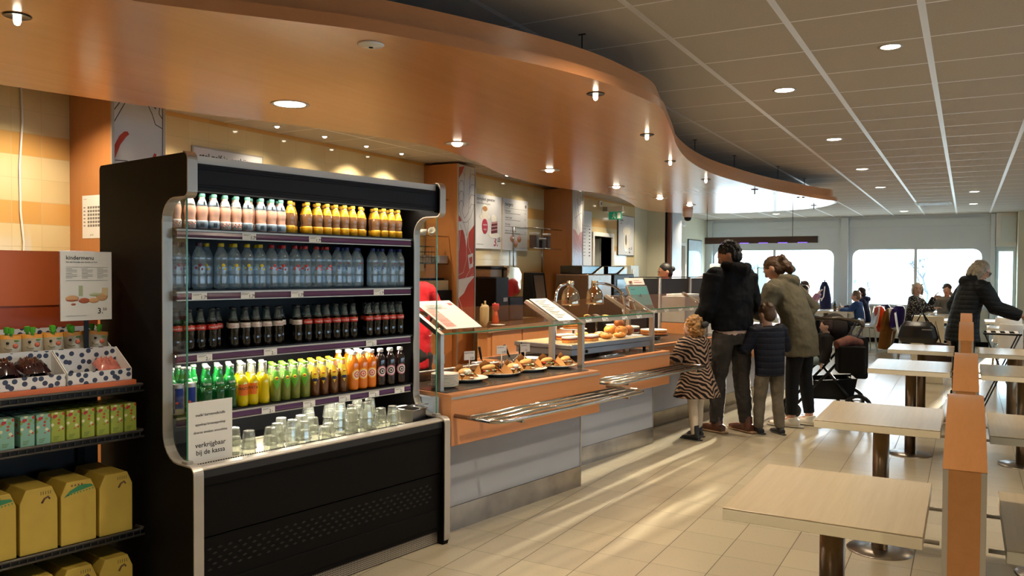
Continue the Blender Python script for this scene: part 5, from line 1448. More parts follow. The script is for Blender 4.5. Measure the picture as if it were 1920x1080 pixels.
sandwich('tomato sandwich in brown paper, left one on the rightmost plate', 1.325, -0.235, ZC+0.012, -0.1, 'tom', 0.9)
sandwich('ham sandwich in brown paper, right one on the rightmost plate', 1.490, -0.190, ZC+0.012, 0.2, 'ham', 0.9)
def price_card(label, s, n, z, lines, price, hs=0.10, tilt=0.0):
    t = thing('price_card', label, 'price card', KP(s, n, z), -TK-0.25)
    MB().lathe([(0.0, 0.006), (0.010, 0.005), (0.012, 0.0)], 12).tube([(0, 0, 0.004), (0.0, 0.002, hs)], 0.003, 6).build('stem', M['white'], t)
    m = MB().box(0.002, 0.0035, -0.042, 0.042, hs-0.01, hs+0.048)
    m.m(1)
    for k, tx in enumerate(lines): m.text(tx, 0.0105, (0.0042, -0.037, hs+0.033-k*0.011), (0, 1, 0), (0, 0, 1))
    m.text(price, 0.018, (0.0042, 0.004, hs-0.004), (0, 1, 0), (0, 0, 1))
    m.build('card', [M['card'], M['ink']], t)
price_card('small white price card above the single mozzarella sandwich', 0.360, -0.36, ZC, ['broodje', 'mozzarella'], '3.50', 0.115)
price_card('small white price card behind the second plate of sandwiches', 0.655, -0.37, ZC, ['flaguette tomaat'], '3.50', 0.115)
price_card('small white price card behind the third plate of sandwiches', 1.02, -0.40, ZC, ['broodje ham'], '2.75', 0.125)
price_card('small white price card nearest the steel hot plate', 1.245, -0.37, ZC, ['broodje kip'], '4.-', 0.125)
# utensils and trays at the back
def utensil(label, s, n, ang, lean):
    t = thing('serving_utensil', label, 'utensil', KP(s, n, ZC+0.012), -TK+ang)
    MB().rbox(-0.035, 0.035, 0.0, 0.09, 0.0, 0.002, 0.01).tube([(0, 0.0, 0.002), (0, -0.03, 0.02), (0, -0.06, 0.05)], 0.004, 6).build('steel_blade', M['steel'], t)
    MB().tube([(0, -0.06, 0.05), (0, -0.09-lean, 0.14)], [0.008, 0.010], 8).build('black_handle', M['blackp'], t)
utensil('black-handled server leaning behind the cards, leftmost', 1.10, -0.62, 0.2, 0.0)
utensil('black-handled server leaning behind the cards, middle', 1.36, -0.56, 0.0, 0.03)
utensil('black-handled server standing behind the rightmost sandwiches', 1.46, -0.66, 2.8, -0.02)
for i, (s, n, a) in enumerate([(0.98, -0.56, 0.05), (1.24, -0.54, 0.1)]):
    t = thing('wire_tray', ['chrome wire tray behind the sandwiches, left one', 'chrome wire tray behind the sandwiches, right one'][i], 'tray', KP(s, n, ZC), -TK+a)
    m = MB().tube([(-0.09, -0.14, 0.03), (0.09, -0.14, 0.03), (0.09, 0.14, 0.03), (-0.09, 0.14, 0.03)], 0.003, 6, closed=True)
    for k in range(8): m.tube([(-0.09, -0.12+k*0.034, 0.028), (-0.08, -0.12+k*0.034, 0.008), (0.08, -0.12+k*0.034, 0.008), (0.09, -0.12+k*0.034, 0.028)], 0.0015, 4)
    for c, d in ((-1, -1), (1, -1), (1, 1), (-1, 1)): m.tube([(0.07*c, 0.12*d, 0), (0.07*c, 0.12*d, 0.009)], 0.003, 5)
    m.build('wire_basket', M['chrome'], t)
    MB().rbox(-0.07, 0.07, -0.11, 0.11, 0.010, 0.014, 0.02).build('steel_sheet', M['steel'], t)
for k in range(3):
    o = plate_mesh(0.095, 0.016).build('side_plate', M['porcelain']); o.location = KP(1.545, -0.55, ZC+k*0.010)
    tag(o, 'white plate stacked beside the steel hot plate, %s of three' % ['bottom', 'middle', 'top'][k], 'plate', 'white plates beside the hot plate')

# ---------------------------------------------------------------- heated steel plate and what is on it
hp = thing('heated_display_plate', 'long brushed steel heated plate on short legs on the second counter', 'hot plate', KP(2.44, -0.64, ZC), -TK)
MB().box(-0.30, 0.26, -0.60, 0.60, 0.035, 0.085).box(-0.31, 0.27, -0.61, 0.61, 0.087, 0.120).build('steel_housing', mat('blue_grey_steel', '#8b929a', 0.3, 0.85, var=0.06), hp, bevel=0.004)
MB().box(-0.295, 0.255, -0.595, 0.595, 0.1205, 0.1235).build('warm_glass_top', mat('cream_glass_top', '#d9c7a0', 0.12), hp)
for c, d in ((-0.27, -0.55), (0.23, -0.55), (0.23, 0.55), (-0.27, 0.55)): MB().lathe([(0.014, 0), (0.014, 0.036)], 10, at=(c, d, 0)).build('leg', M['blackp'], hp)
MB().lathe([(0.0, 0.012), (0.012, 0.010), (0.014, 0)], 12, at=(0.262, -0.40, 0.06), M=Euler((0, pi/2, 0)).to_matrix()).build('control_knob', M['blackp'], hp)
ZH = ZC+0.1242
# heat lamps: chrome arch with two bell shades
hl = thing('heat_lamp_stand', 'chrome arched stand with two bell-shaped heat lamps over the hot plate', 'heat lamp', KP(2.65, -0.74, ZH), -TK)
MB().lathe([(0.0, 0.006), (0.04, 0.005), (0.045, 0.0)], 16, at=(0, -0.54, 0)).tube([(0, -0.54, 0), (0, -0.54, 0.34), (0, -0.525, 0.40), (0, -0.48, 0.445), (0, -0.42, 0.46), (0, -0.33, 0.462)], 0.012, 10).build('left_arm', M['chrome'], hl)
MB().lathe([(0.0, 0.006), (0.04, 0.005), (0.045, 0.0)], 16, at=(0, 0.54, ZC-ZH)).tube([(0, 0.54, ZC-ZH), (0, 0.54, 0.26), (0, 0.52, 0.33), (0, 0.45, 0.40), (0, 0.34, 0.44), (0, 0.20, 0.462), (0, 0.04, 0.465)], 0.012, 10).build('right_arm', M['chrome'], hl)
M['shade'] = mat('copper_tinted_chrome', '#c9b8a4', 0.05, 1.0, var=0.0)
for s in (-0.33, 0.04):
    sh = MB().lathe([(0.022, 0.49), (0.030, 0.488), (0.031, 0.455), (0.026, 0.445), (0.030, 0.435), (0.060, 0.405), (0.076, 0.36), (0.080, 0.30), (0.080, 0.285), (0.078, 0.285), (0.074, 0.36), (0.058, 0.40), (0.02, 0.432)], 28, at=(0, s, 0)).build('bell_shade', M['shade'], hl)
    MB().ball((0, s, 0.325), (0.040, 0.040, 0.045), 16, 10).build('heat_bulb', M['lampbulb'] if 'lampbulb' in M else emis('glowing_heat_bulb', (1.0, 0.72, 0.42), 12.0), sh)
    x, y, z = KP(2.65+s, -0.74, ZH+0.27)
    spot('heat_lamp_light', (x, y, z), 7, (1.0, 0.70, 0.40), 100, 0.6, 0.035)
M['pastry'] = mat('golden_pastry', '#c8843a', 0.4, var=0.25, nscale=25, bump=0.3)
M['pastryd'] = mat('dark_golden_pastry', '#9a5a24', 0.45, var=0.25, nscale=25, bump=0.3)
M['icing'] = mat('white_icing', '#e8e0d0', 0.4, var=0.03)
M['jam'] = mat('red_jam_filling', '#7e1f16', 0.25)
M['choco'] = mat('dark_chocolate_cake', '#2c1710', 0.5, var=0.2, nscale=30)
def ham_pastry(label, s, n, rz):
    t = thing('iced_pastry', label, 'pastry', KP(s, n, ZH), -TK+rz, 'pastries on the hot plate')
    MB().rbox(-0.045, 0.045, -0.085, 0.085, 0, 0.022, 0.03).build('pastry_base', M['pastry'], t, bevel=0.004)
    MB().rbox(-0.046, 0.046, -0.087, 0.087, 0.0225, 0.032, 0.03).build('red_filling', M['jam'], t, bevel=0.003)
    MB().rbox(-0.047, 0.047, -0.088, 0.088, 0.0325, 0.048, 0.03).build('white_topping', M['icing'], t, bevel=0.005)
ham_pastry('white-topped pastry with red filling at the left of the hot plate', 2.02, -0.52, 0.1)
ham_pastry('white-topped pastry at the left rear of the hot plate', 2.19, -0.70, -0.2)
ham_pastry('white-topped pastry in the middle of the hot plate', 2.28, -0.50, 0.2)
def bun(label, s, n, z, r, m, group, seeds=True, flat=0.7):
    t = thing('baked_roll', label, 'bread roll', KP(s, n, z), random.uniform(0, 3), group)
    MB().ball((0, 0, r*flat*0.96), (r, r*0.9, r*flat), 16, 10).build('crust', m, t)
    d = MB(); random.seed(int(s*977))
    for k in range(6):
        a, b = random.uniform(-.6, .6)*r, random.uniform(-.6, .6)*r; h = r*flat*0.96+r*flat*sqrt(max(0.05, 1-(a/r)**2-(b/(r*.9))**2))
        d.ball((a, b, h-0.002), (r*0.16, r*0.12, 0.005), 7, 5)
    d.build('browned_pieces', M['choco'] if not seeds else M['pastryd'], t)
random.seed(5)
bl = [(2.52, -0.50, 'flat'), (2.60, -0.62, 'flat'), (2.50, -0.74, 'flat'), (2.68, -0.47, 'flat')]
for i, (s, n, k) in enumerate(bl): bun('flat golden pastry with dark filling on the hot plate, %s of four' % ORD[i], s, n, ZH, 0.062, M['pastry'], 'flat golden pastries', False, 0.42)
# tray with big rolls at the right end
MBt = MB().rbox(-0.17, 0.17, -0.15, 0.15, 0, 0.006, 0.02)
o = MBt.build('round_roll_tray', M['white'], bevel=0.002); o.location = KP(2.90, -0.62, ZH); o.rotation_euler = (0, 0, -TK); tag(o, 'thin white tray under the big baked rolls on the hot plate', 'tray')
k = 0
for (s, n) in [(2.80, -0.53), (2.93, -0.54), (2.83, -0.67), (2.96, -0.68)]:
    bun('big round baked roll on the white tray, %s of five' % ORD[k], s, n, ZH+0.0062, 0.058, M['pastryd'] if k % 2 else M['pastry'], 'big baked rolls', True, 0.78); k += 1
bun('big round baked roll on the white tray, fifth of five', 2.885, -0.605, ZH+0.075, 0.050, M['pastryd'], 'big baked rolls', True, 0.78)
# steel tray with cutlery in front of the hot plate
t = thing('steel_tray', 'shallow steel tray with tongs in front of the hot plate', 'tray', KP(2.30, -0.315-0.0, ZC), -TK)
MB().rbox(-0.045, 0.045, -0.16, 0.16, 0.0, 0.008, 0.012).build('tray_base', M['steel'], t, bevel=0.002)
t = thing('serving_tongs', 'steel tongs lying on the shallow steel tray', 'tongs', KP(2.30, -0.315, ZC+0.012), -TK)
MB().tube([(0.02, -0.14, 0), (0.0, 0.1, 0.004)], 0.004, 6).tube([(-0.015, -0.14, 0), (0.0, 0.1, 0.010)], 0.004, 6).build('arms', M['chrome'], t)

# ---------------------------------------------------------------- third counter: cakes
def stand(label, s, n, z, r, hs, m=None):
    t = thing('cake_stand', label, 'cake stand', KP(s, n, z), 0)
    MB().lathe([(0.0, 0.004), (0.06, 0.004), (0.06, 0.0)], 24).lathe([(0.012, 0.004), (0.009, hs*0.5), (0.012, hs)], 12).build('foot', M['chrome2'], t)
    MB().lathe([(0.0, hs), (r, hs), (r+0.004, hs+0.008), (r, hs+0.010), (r-0.005, hs+0.004), (0.0, hs+0.004)], 36).build('round_plate', m or M['porcelain'], t)
def cake(label, s, n, z, r, layers, group='cakes on the third counter'):
    t = thing('layer_cake', label, 'cake', KP(s, n, z), 0, group)
    h = 0
    for i, (mm, hh, nm) in enumerate(layers):
        MB().lathe([(0, h), (r, h), (r+0.003, h+hh*0.5), (r, h+hh), (0, h+hh)], 32).build(nm, mm, t); h += hh+0.0004
    return t
stand('low white stand under the red and white layer cake', 3.62, -0.98, ZC, 0.14, 0.03)
cake('red and white layer cake with white icing on a low stand', 3.62, -0.98, ZC+0.0345, 0.125, [(M['icing'], 0.02, 'lower_cream'), (M['jam'], 0.03, 'lower_red_sponge'), (M['icing'], 0.016, 'middle_cream'), (M['jam'], 0.03, 'upper_red_sponge'), (M['icing'], 0.024, 'white_icing')])
stand('tall chrome stand carrying the muffins', 3.50, -1.26, ZC, 0.16, 0.20)
stand('low dark stand under the apple tart', 4.12, -0.96, ZC, 0.15, 0.035, M['blackp'])
cake('flat golden apple tart on a low dark stand', 4.12, -0.96, ZC+0.0395, 0.135, [(M['pastryd'], 0.03, 'tart_base'), (M['pastry'], 0.022, 'apple_topping'), (M['icing'], 0.006, 'sugar_crust')])
stand('chrome stand with a sponge cake behind the hot plate', 3.16, -1.30, ZC, 0.13, 0.13)
cake('square-looking golden sponge cake behind the heat lamp arch', 3.16, -1.30, ZC+0.1345, 0.10, [(M['pastryd'], 0.02, 'sponge_base'), (M['pastry'], 0.045, 'sponge_body')])
M['mufft'] = mat('yellow_muffin_topping', '#d9a83a', 0.5, var=0.2, nscale=25, bump=0.3)
for i, (a, r_) in enumerate([(0, 0.10), (60, 0.10), (120, 0.10), (180, 0.10), (240, 0.10), (300, 0.10), (0, 0.0)]):
    x, y, z = KP(3.50, -1.26, ZC+0.2045)
    t = thing('muffin', 'dark muffin on the tall stand, %s of seven' % ORD[i], 'muffin', (x+r_*cos(radians(a)), y+r_*sin(radians(a)), z), 0, 'muffins on the tall stand')
    MB().lathe([(0.0, 0), (0.022, 0), (0.032, 0.038), (0, 0.038)], 14, smooth=False).build('paper_case', M['choco'], t)
    MB().ball((0, 0, 0.040), (0.036, 0.036, 0.020), 12, 8).build('muffin_top', M['mufft'] if i in (0, 3) else M['choco'], t)
t = thing('muffin', 'yellow-topped muffin alone on a small plate beside the guard post', 'muffin', KP(3.88, -1.26, ZC+0.141), 0)
MB().lathe([(0.0, 0), (0.026, 0), (0.036, 0.045), (0, 0.045)], 14, smooth=False).build('paper_case', M['choco'], t)
MB().ball((0, 0, 0.052), (0.034, 0.034, 0.028), 12, 8).build('muffin_top', M['mufft'], t)
stand('slim chrome stand with one yellow-topped muffin', 3.88, -1.26, ZC, 0.11, 0.135)
t = thing('steel_tray', 'shallow tray with a cake server on the third counter front', 'tray', KP(3.62, -0.765, ZC), -TK)
MB().rbox(-0.035, 0.035, -0.12, 0.12, 0.0, 0.008, 0.012).build('tray_base', M['steel'], t, bevel=0.002)
MB().rbox(-0.02, 0.02, -0.09, 0.0, 0.009, 0.014, 0.008).tube([(0, 0, 0.012), (0, 0.11, 0.016)], 0.005, 6).build('cake_server', M['chrome'], t)

# ---------------------------------------------------------------- order screen, printer, till area
t = thing('order_screen', 'tilted touch screen with a teal picture at the end of the second counter', 'screen', KP(4.25, -1.05, 0.9), -TK-0.12)
M['teal'] = emis('teal_screen_picture', srgb('#3f6a66'), 0.35)
tl = radians(24)
def TP(u, v, o=0): return (-v*sin(tl)+o*cos(tl), u, v*cos(tl)+o*sin(tl))
def tbox(m, u0, u1, v0, v1, o0, o1):
    vs = [TP(u, v, o) for o in (o0, o1) for v in (v0, v1) for u in (u0, u1)]
    m.add(vs, [(0, 2, 3, 1), (4, 5, 7, 6), (0, 1, 5, 4), (2, 6, 7, 3), (0, 4, 6, 2), (1, 3, 7, 5)])
m = MB(); tbox(m, -0.17, 0.17, 0.22, 0.52, -0.03, 0.0); m.build('screen_housing', M['alu'], t, bevel=0.004)
m = MB(); tbox(m, -0.155, 0.155, 0.235, 0.505, 0.0002, 0.002); m.m(1); tbox(m, -0.155, 0.155, 0.235, 0.29, 0.0021, 0.003); m.m(2); tbox(m, -0.03, 0.02, 0.39, 0.40, 0.0021, 0.0026); tbox(m, 0.0, 0.012, 0.38, 0.42, 0.0021, 0.0026); tbox(m, -0.13, -0.06, 0.47, 0.475, 0.0021, 0.0026)
m.build('display', [M['teal'], mat('grey_display_bar', '#5c5a58', 0.2), M['ink']], t)
m = MB(); tbox(m, -0.16, 0.16, 0.53, 0.61, -0.012, -0.009); m.m(1); tbox(m, -0.02, 0.12, 0.555, 0.56, -0.0088, -0.0082); tbox(m, -0.02, 0.08, 0.58, 0.583, -0.0088, -0.0082); m.m(2).ball(TP(-0.08, 0.565, -0.008), (0.012, 0.03, 0.02), 8, 6)
m.build('paper_flyer', [M['card'], M['red'], mat('skin_print', '#c49080', 0.6)], t)
MB().box(-0.10, 0.06, -0.06, 0.06, -0.0735, -0.065).box(-0.06, -0.04, -0.02, 0.02, -0.065, 0.22).build('stand_foot', M['blackm'], t)
t = thing('till_screen_back', 'black back of a second tilted till screen behind the order screen', 'screen', KP(4.22, -1.62, 0.8266), -TK+2.9)
m = MB(); m.prism([(-0.16, 0.0), (0.16, 0.0), (0.16, 0.05), (0.05, 0.42), (-0.02, 0.42), (-0.16, 0.10)], 'y', -0.17, 0.17)
m.build('screen_back', M['blackp'], t, bevel=0.006)
MB().box(-0.021, 0.052, -0.175, 0.175, 0.4215, 0.428).build('pale_edge', M['alupale'], t)
t = thing('receipt_printer', 'grey boxy printer with a white top beside the till', 'printer', KP(5.12, -1.16, 0.8266), -TK)
MB().box(-0.16, 0.14, -0.20, 0.20, 0.12, 0.42).build('printer_body', mat('warm_grey_plastic', '#8d857d', 0.4), t, bevel=0.008)
MB().box(-0.12, 0.12, -0.16, 0.18, 0.4205, 0.445).build('paper_slot_lid', M['white'], t, bevel=0.004)
MB().box(-0.16, 0.14, -0.20, 0.20, 0.0, 0.119).build('plinth', M['beech'], t)
t = thing('notice_board_card', 'white price notice with red corner mark standing by the till', 'sign', KP(5.28, -0.86, 0.8266), -TK)
m = MB().box(-0.002, 0.002, -0.11, 0.11, 0.0, 0.42); m.m(1).box(0.002, 0.003, 0.07, 0.10, 0.36, 0.39).box(0.002, 0.003, 0.07, 0.10, 0.05, 0.10); m.m(2)
for k in range(6): m.box(0.002, 0.003, -0.09, 0.04-(k % 2)*0.03, 0.34-k*0.016, 0.345-k*0.016)
m.build('printed_sheet', [M['card'], M['red'], M['inkgrey']], t)
MB().box(-0.02, 0.02, -0.11, 0.11, -0.0003, 0.004).build('base_strip', M['white'], t)
t = thing('till_partition', 'dark brown partition panels with white posts around the till', 'partition', (KO.x, KO.y, 0), -TK)
M['darkbrown'] = mat('dark_brown_panel', '#2b2320', 0.5, var=0.1)
for a, b in ((4.62, 5.235), (5.28, 6.005), (6.05, 6.9)): MB().box(-1.56, -1.54, a, b, 0.0, 1.44).build('dark_panel', M['darkbrown'], t)
for s in (5.257, 6.028): MB().box(-1.57, -1.52, s-0.021, s+0.021, 0.0, 1.452).build('white_post', M['whitep'], t, bevel=0.006)
MB().box(-1.57, -1.53, 4.62, 6.9, 1.4525, 1.462).build('top_cap', M['blackm'], t)
t = thing('till_hood', 'grey sloping till hood behind the dark partition near the man', 'till', KP(7.35, -1.84, 0), -TK)
MB().prism([(-0.5, 1.40), (0.5, 1.40), (0.5, 1.56), (0.2, 1.53)], 'x', -0.15, 0.15).build('sloping_cover', mat('grey_hood', '#77737a', 0.4), t)
MB().box(-0.15, 0.15, -0.5, 0.5, 0.0, 1.399).build('cabinet_body', M['darkbrown'], t)
MB().box(-0.08, 0.08, 0.02, 0.40, 1.565, 1.64).build('glass_display_box', mat('pale_reflecting_box', '#a9b8b4', 0.2), t, bevel=0.01)
t = thing('customer_display', 'tall pale blue glowing display panel between the man and the woman', 'screen', KP(6.98, -0.98, 0.8266), -TK-0.15)
MB().box(-0.015, 0.0, -0.11, 0.11, 0.34, 0.76).m(1).box(0.0002, 0.002, -0.10, 0.10, 0.35, 0.75).m(2)
m = MB().box(-0.015, 0.0, -0.11, 0.11, 0.34, 0.76); m.m(1).box(0.0002, 0.002, -0.10, 0.10, 0.35, 0.75)
m.build('lit_panel', [M['alu'], emis('pale_blue_display', srgb('#9fd0dc'), 0.6)], t)
MB().box(-0.06, 0.06, -0.08, 0.08, 0.0, 0.02).box(-0.02, -0.0, -0.02, 0.02, 0.02, 0.36).build('display_stand', M['blackm'], t)
MB().box(-0.72-0.7, -0.70, 6.405, 7.6, 0.0, 0.80).m(0)
t = thing('till_counter', 'dark end of the food counter at the till behind the woman', 'counter', (KO.x, KO.y, 0), -TK)
MB().box(-1.40, -0.72, 6.405, 7.55, 0.0, 0.80).build('cabinet_body', M['panel'], t)
MB().box(-1.42, -0.66, 6.403, 7.60, 0.801, 0.8264).build('worktop', M['beech'], t)

# ================================================================ BACK WORKTOP against the tiled wall
t = thing('back_worktop', 'dark brown back worktop on orange wooden cupboards along the tiled wall', 'worktop', (0, 0, 0))
MB().prism([(-4.50, 7.47), (-4.62, 7.40), (-5.04, 8.14), (-5.045, 12.55), (-4.45, 12.55)], 'z', 0.872, 0.90).build('brown_top', M['brown'], t)
MB().prism([(-4.495, 7.465), (-4.62, 7.395), (-4.625, 7.405), (-4.50, 7.475)], 'z', 0.850, 0.901).prism([(-4.488, 7.462), (-4.498, 7.47), (-4.448, 12.55), (-4.438, 12.55)], 'z', 0.850, 0.901).build('front_edge', mat('taupe_edge', '#8a6a50', 0.35), t)
MB().box(-5.04, -4.53, 8.14, 12.5, 0.10, 0.871).prism([(-4.53, 7.52), (-4.62, 7.46), (-5.0, 8.14), (-4.53, 8.14)], 'z', 0.10, 0.871).build('cupboard_body', M['beech_v'], t)
MB().box(-4.98, -4.58, 7.9, 12.4, 0.0, 0.099).build('plinth', M['black'], t)
for k in range(7): MB().box(-4.5298, -4.518, 7.60+k*0.70, 8.27+k*0.70, 0.14, 0.84).build('cupboard_door', M['beech_v'], t)
for k, (y0, y1) in enumerate([(5.3, 6.4)]):
    pass
# squeeze bottles and small plate
def squeeze(label, x, y, body, cap, prof, cp):
    o = thing('squeeze_bottle', label, 'bottle', (x, y, 0.9012))
    MB().lathe(prof, 18).build('bottle_body', body, o)
    MB().lathe(cp, 14).build('nozzle_cap', cap, o)
cr = mat('cream_squeeze_bottle', '#c9b181', 0.35)
squeeze('cream squeeze bottle on the brown worktop', -4.66, 7.68, cr, cr, [(0.0, 0), (0.022, 0), (0.026, 0.03), (0.045, 0.07), (0.046, 0.21), (0.038, 0.235), (0.015, 0.245)], [(0.014, 0.246), (0.010, 0.27), (0.012, 0.285), (0, 0.288)])
rd = mat('red_orange_squeeze_bottle', '#c4441c', 0.3)
squeeze('upside-down red ketchup bottle on the brown worktop', -4.70, 7.98, rd, M['red'], [(0.0, 0), (0.034, 0), (0.040, 0.05), (0.030, 0.10), (0.018, 0.16)], [(0.018, 0.161), (0.040, 0.18), (0.040, 0.235), (0.036, 0.245), (0, 0.245)])
for i, (x, y) in enumerate([(-4.85, 7.93), (-4.90, 8.3)]):
    squeeze('slim cream sauce bottle near the cream squeeze bottle, %s' % ['left one', 'right one'][i], x, y, cr, cr, [(0.0, 0), (0.028, 0), (0.028, 0.19), (0.015, 0.215)], [(0.012, 0.216), (0.010, 0.24), (0, 0.242)])
o = plate_mesh(0.085, 0.014).build('saucer', M['porcelain']); o.location = (-4.60, 7.86, 0.9012); tag(o, 'small white saucer in front of the red ketchup bottle', 'plate')
# appliances
t = thing('coffee_grinder', 'black machine with a rounded chrome hopper below the burger posters', 'coffee machine', (-5.18, 8.80, 0.901))
MB().box(-0.22, 0.20, -0.34, -0.02, 0, 0.54).build('black_tower', M['blackp'], t, bevel=0.012)
MB().box(-0.22, 0.20, 0.0, 0.36, 0, 0.29).build('ribbed_base', M['blackm'], t, bevel=0.01)
m = MB()
for k in range(10): m.box(0.2005, 0.206, 0.02, 0.34, 0.03+k*0.022, 0.042+k*0.022)
m.build('front_ribs', M['blackp'], t)
MB().box(-0.15, 0.10, -0.30, -0.02, 0.541, 0.64).build('cream_hopper_neck', mat('cream_machine_plastic', '#b5a58c', 0.4), t, bevel=0.01)
MB().box(-0.18, 0.12, -0.33, 0.0, 0.641, 0.68).build('hopper_lid', M['blackp'], t, bevel=0.01)
MB().prism(fillet([(0.0, 0.30, 0.02), (0.36, 0.30, 0.14), (0.38, 0.58, 0.02), (0.30, 0.66, 0.04), (0.0, 0.68, 0.02)]), 'x', -0.18, 0.16, smooth=True).build('chrome_hopper', M['shade'], t)
MB().box(0.2005, 0.204, -0.16, -0.06, 0.24, 0.29).build('badge', M['alu'], t)
t = thing('tilted_control_panel', 'tall leaning black panel with grey glass face and a blue light', 'appliance', (-5.15, 9.85, 0.901))
MB().prism([(-0.12, 0.0), (0.10, 0.0), (0.02, 0.60), (-0.10, 0.60)], 'y', -0.20, 0.20).build('panel_body', M['blackp'], t, bevel=0.01)
MB().prism([(0.0782, 0.20), (0.0800, 0.20), (0.030, 0.56), (0.0285, 0.56)], 'y', -0.14, 0.14).build('grey_face', mat('grey_glass_face', '#5e554d', 0.15), t)
MB().box(0.098, 0.101, 0.03, 0.09, 0.12, 0.17).build('blue_light', emis('pale_blue_indicator', srgb('#6fb8e0'), 1.5), t)
for i, (y, lab) in enumerate([(10.62, 'boxy brown and black coffee machine behind the left heat lamp'), (11.55, 'boxy black coffee machine behind the right heat lamp')]):
    t = thing('coffee_machine', lab, 'coffee machine', (-4.775, y, 0.901))
    MB().box(-0.26, 0.24, -0.42, 0.42, 0, 0.58).build('machine_body', mat('bronze_machine_front', '#6b5440', 0.2, 0.4) if i == 0 else M['blackp'], t, bevel=0.015)
    MB().box(-0.22, 0.12, -0.36, 0.30, 0.581, 0.70).build('top_cup_box', mat('dark_glass_box', '#1a1614', 0.08), t, bevel=0.01)
    MB().box(0.2405, 0.246, -0.30, 0.08, 0.36, 0.50).build('display', mat('dark_display', '#15171c', 0.1), t)
    MB().box(0.2405, 0.25, -0.12, 0.12, 0.05, 0.26).build('dispensing_recess', M['black'], t)
    MB().tube([(0.20, -0.30, 0.34), (0.30, -0.30, 0.30), (0.30, -0.30, 0.20)], 0.012, 8).tube([(0.20, -0.2, 0.34), (0.30, -0.2, 0.30), (0.30, -0.2, 0.20)], 0.012, 8).build('spouts', M['chrome2'], t)
    MB().prism([(0.0, 0.581), (0.34, 0.581), (0.34, 0.69)], 'x', 0.13, 0.15).build('steel_gusset', M['alu'], t)
t = thing('black_toaster_oven', 'black box with a cream carton on top beside the coral column', 'appliance', (-5.205, 7.64, 0.0))
MB().box(-0.30, 0.10, -0.42, 0.05, 0.90, 1.30).build('black_body', M['black'], t, bevel=0.01)
MB().box(-0.22, 0.06, -0.36, 0.03, 1.301, 1.41).build('cream_carton', mat('cream_carton', '#b0a07c', 0.6), t)
MB().box(-0.20, 0.02, -0.30, 0.0, 1.411, 1.435).build('dark_lid', M['black'], t)
MB().box(-0.30, 0.10, -0.42, 0.05, 0.0, 0.899).build('cabinet_below', M['beech_v'], t)
# wall shelves with cups, basket and towels
t = thing('glass_wall_shelf', 'glass wall shelf unit with three levels left of the coral column', 'shelf', (-5.30, 7.30, 0))
for z in (2.33, 1.91, 1.60): MB().box(-0.21, 0.13, -0.36, 0.40, z-0.008, z).build('glass_shelf', M['glass'], t); MB().tube([(0.13, -0.36, z-0.004), (0.13, 0.40, z-0.004)], 0.006, 6).build('front_bar', M['chrome2'], t)
for y in (-0.35, 0.39): MB().tube([(-0.19, y, 1.55), (-0.19, y, 2.36)], 0.008, 6).build('upright', M['chrome2'], t)
cup = thing('coffee_cup', 'x', 'cup')
MB().lathe([(0.0, 0.0), (0.026, 0.0), (0.040, 0.025), (0.046, 0.065), (0.043, 0.065), (0.036, 0.025), (0.0, 0.006)], 18).build('cup_body', M['porcelain'], cup)
MB().tube([(0, 0.042, 0.055), (0, 0.066, 0.05), (0, 0.066, 0.028), (0, 0.040, 0.02)], 0.005, 6).build('handle', M['porcelain'], cup)
first_or_dup(cup, USED, loc=(-5.25, 7.32, 1.911), rotz=0.5, scale=1.0, label='white cup standing upright on the middle glass shelf')
first_or_dup(cup, USED, loc=(-5.25, 7.50, 1.935), rot=(0.9, 0.2, 0.3), scale=0.95, label='white cup tipped on its side next to the upright cup')
t = thing('wire_basket', 'black wire basket with folded cloths on the lower glass shelf', 'basket', (-5.27, 7.22, 1.6012))
m = MB()
for z in (0.0, 0.06, 0.12, 0.18): m.tube([(-0.13, -0.17, z+0.003), (0.13, -0.17, z+0.003), (0.13, 0.17, z+0.003), (-0.13, 0.17, z+0.003)], 0.003, 5, closed=True)
for k in range(7):
    a = -0.17+k*0.0567; m.tube([(0.13, a, 0.0), (0.13, a, 0.18)], 0.002, 4).tube([(-0.13, a, 0.0), (-0.13, a, 0.18)], 0.002, 4)
m.build('wire_frame', M['blackm'], t)
MB().rbox(-0.11, 0.11, -0.14, 0.14, 0.006, 0.09, 0.02).build('folded_cloth', mat('beige_cloth', '#a8957a', 0.9), t)
t = thing('foil_package', 'crumpled silver foil package beside the wire basket', 'package', (-5.25, 7.58, 1.6012))
MB().rbox(-0.10, 0.10, -0.10, 0.10, 0.0, 0.09, 0.02).build('package_body', mat('crumpled_foil', '#a8a39a', 0.3, 0.7, var=0.3, nscale=14, bump=0.8), t, bevel=0.008)
t = thing('jar_shelf', 'two-level glass wall shelf with jars right of the burger poster', 'shelf', (-5.31, 10.25, 0))
for z in (2.12, 1.84): MB().box(-0.20, 0.14, -0.46, 0.42, z-0.008, z).build('glass_shelf', M['glass'], t); MB().tube([(0.14, -0.46, z-0.004), (0.14, 0.42, z-0.004)], 0.007, 6).build('front_bar', M['chrome2'], t)
for y in (-0.45, 0.41): MB().tube([(-0.18, y, 1.40), (-0.18, y, 2.13)], 0.010, 6).build('upright', M['chrome2'], t)
M['beans'] = mat('coffee_beans', '#3c2417', 0.5, var=0.5, nscale=60, bump=0.5)
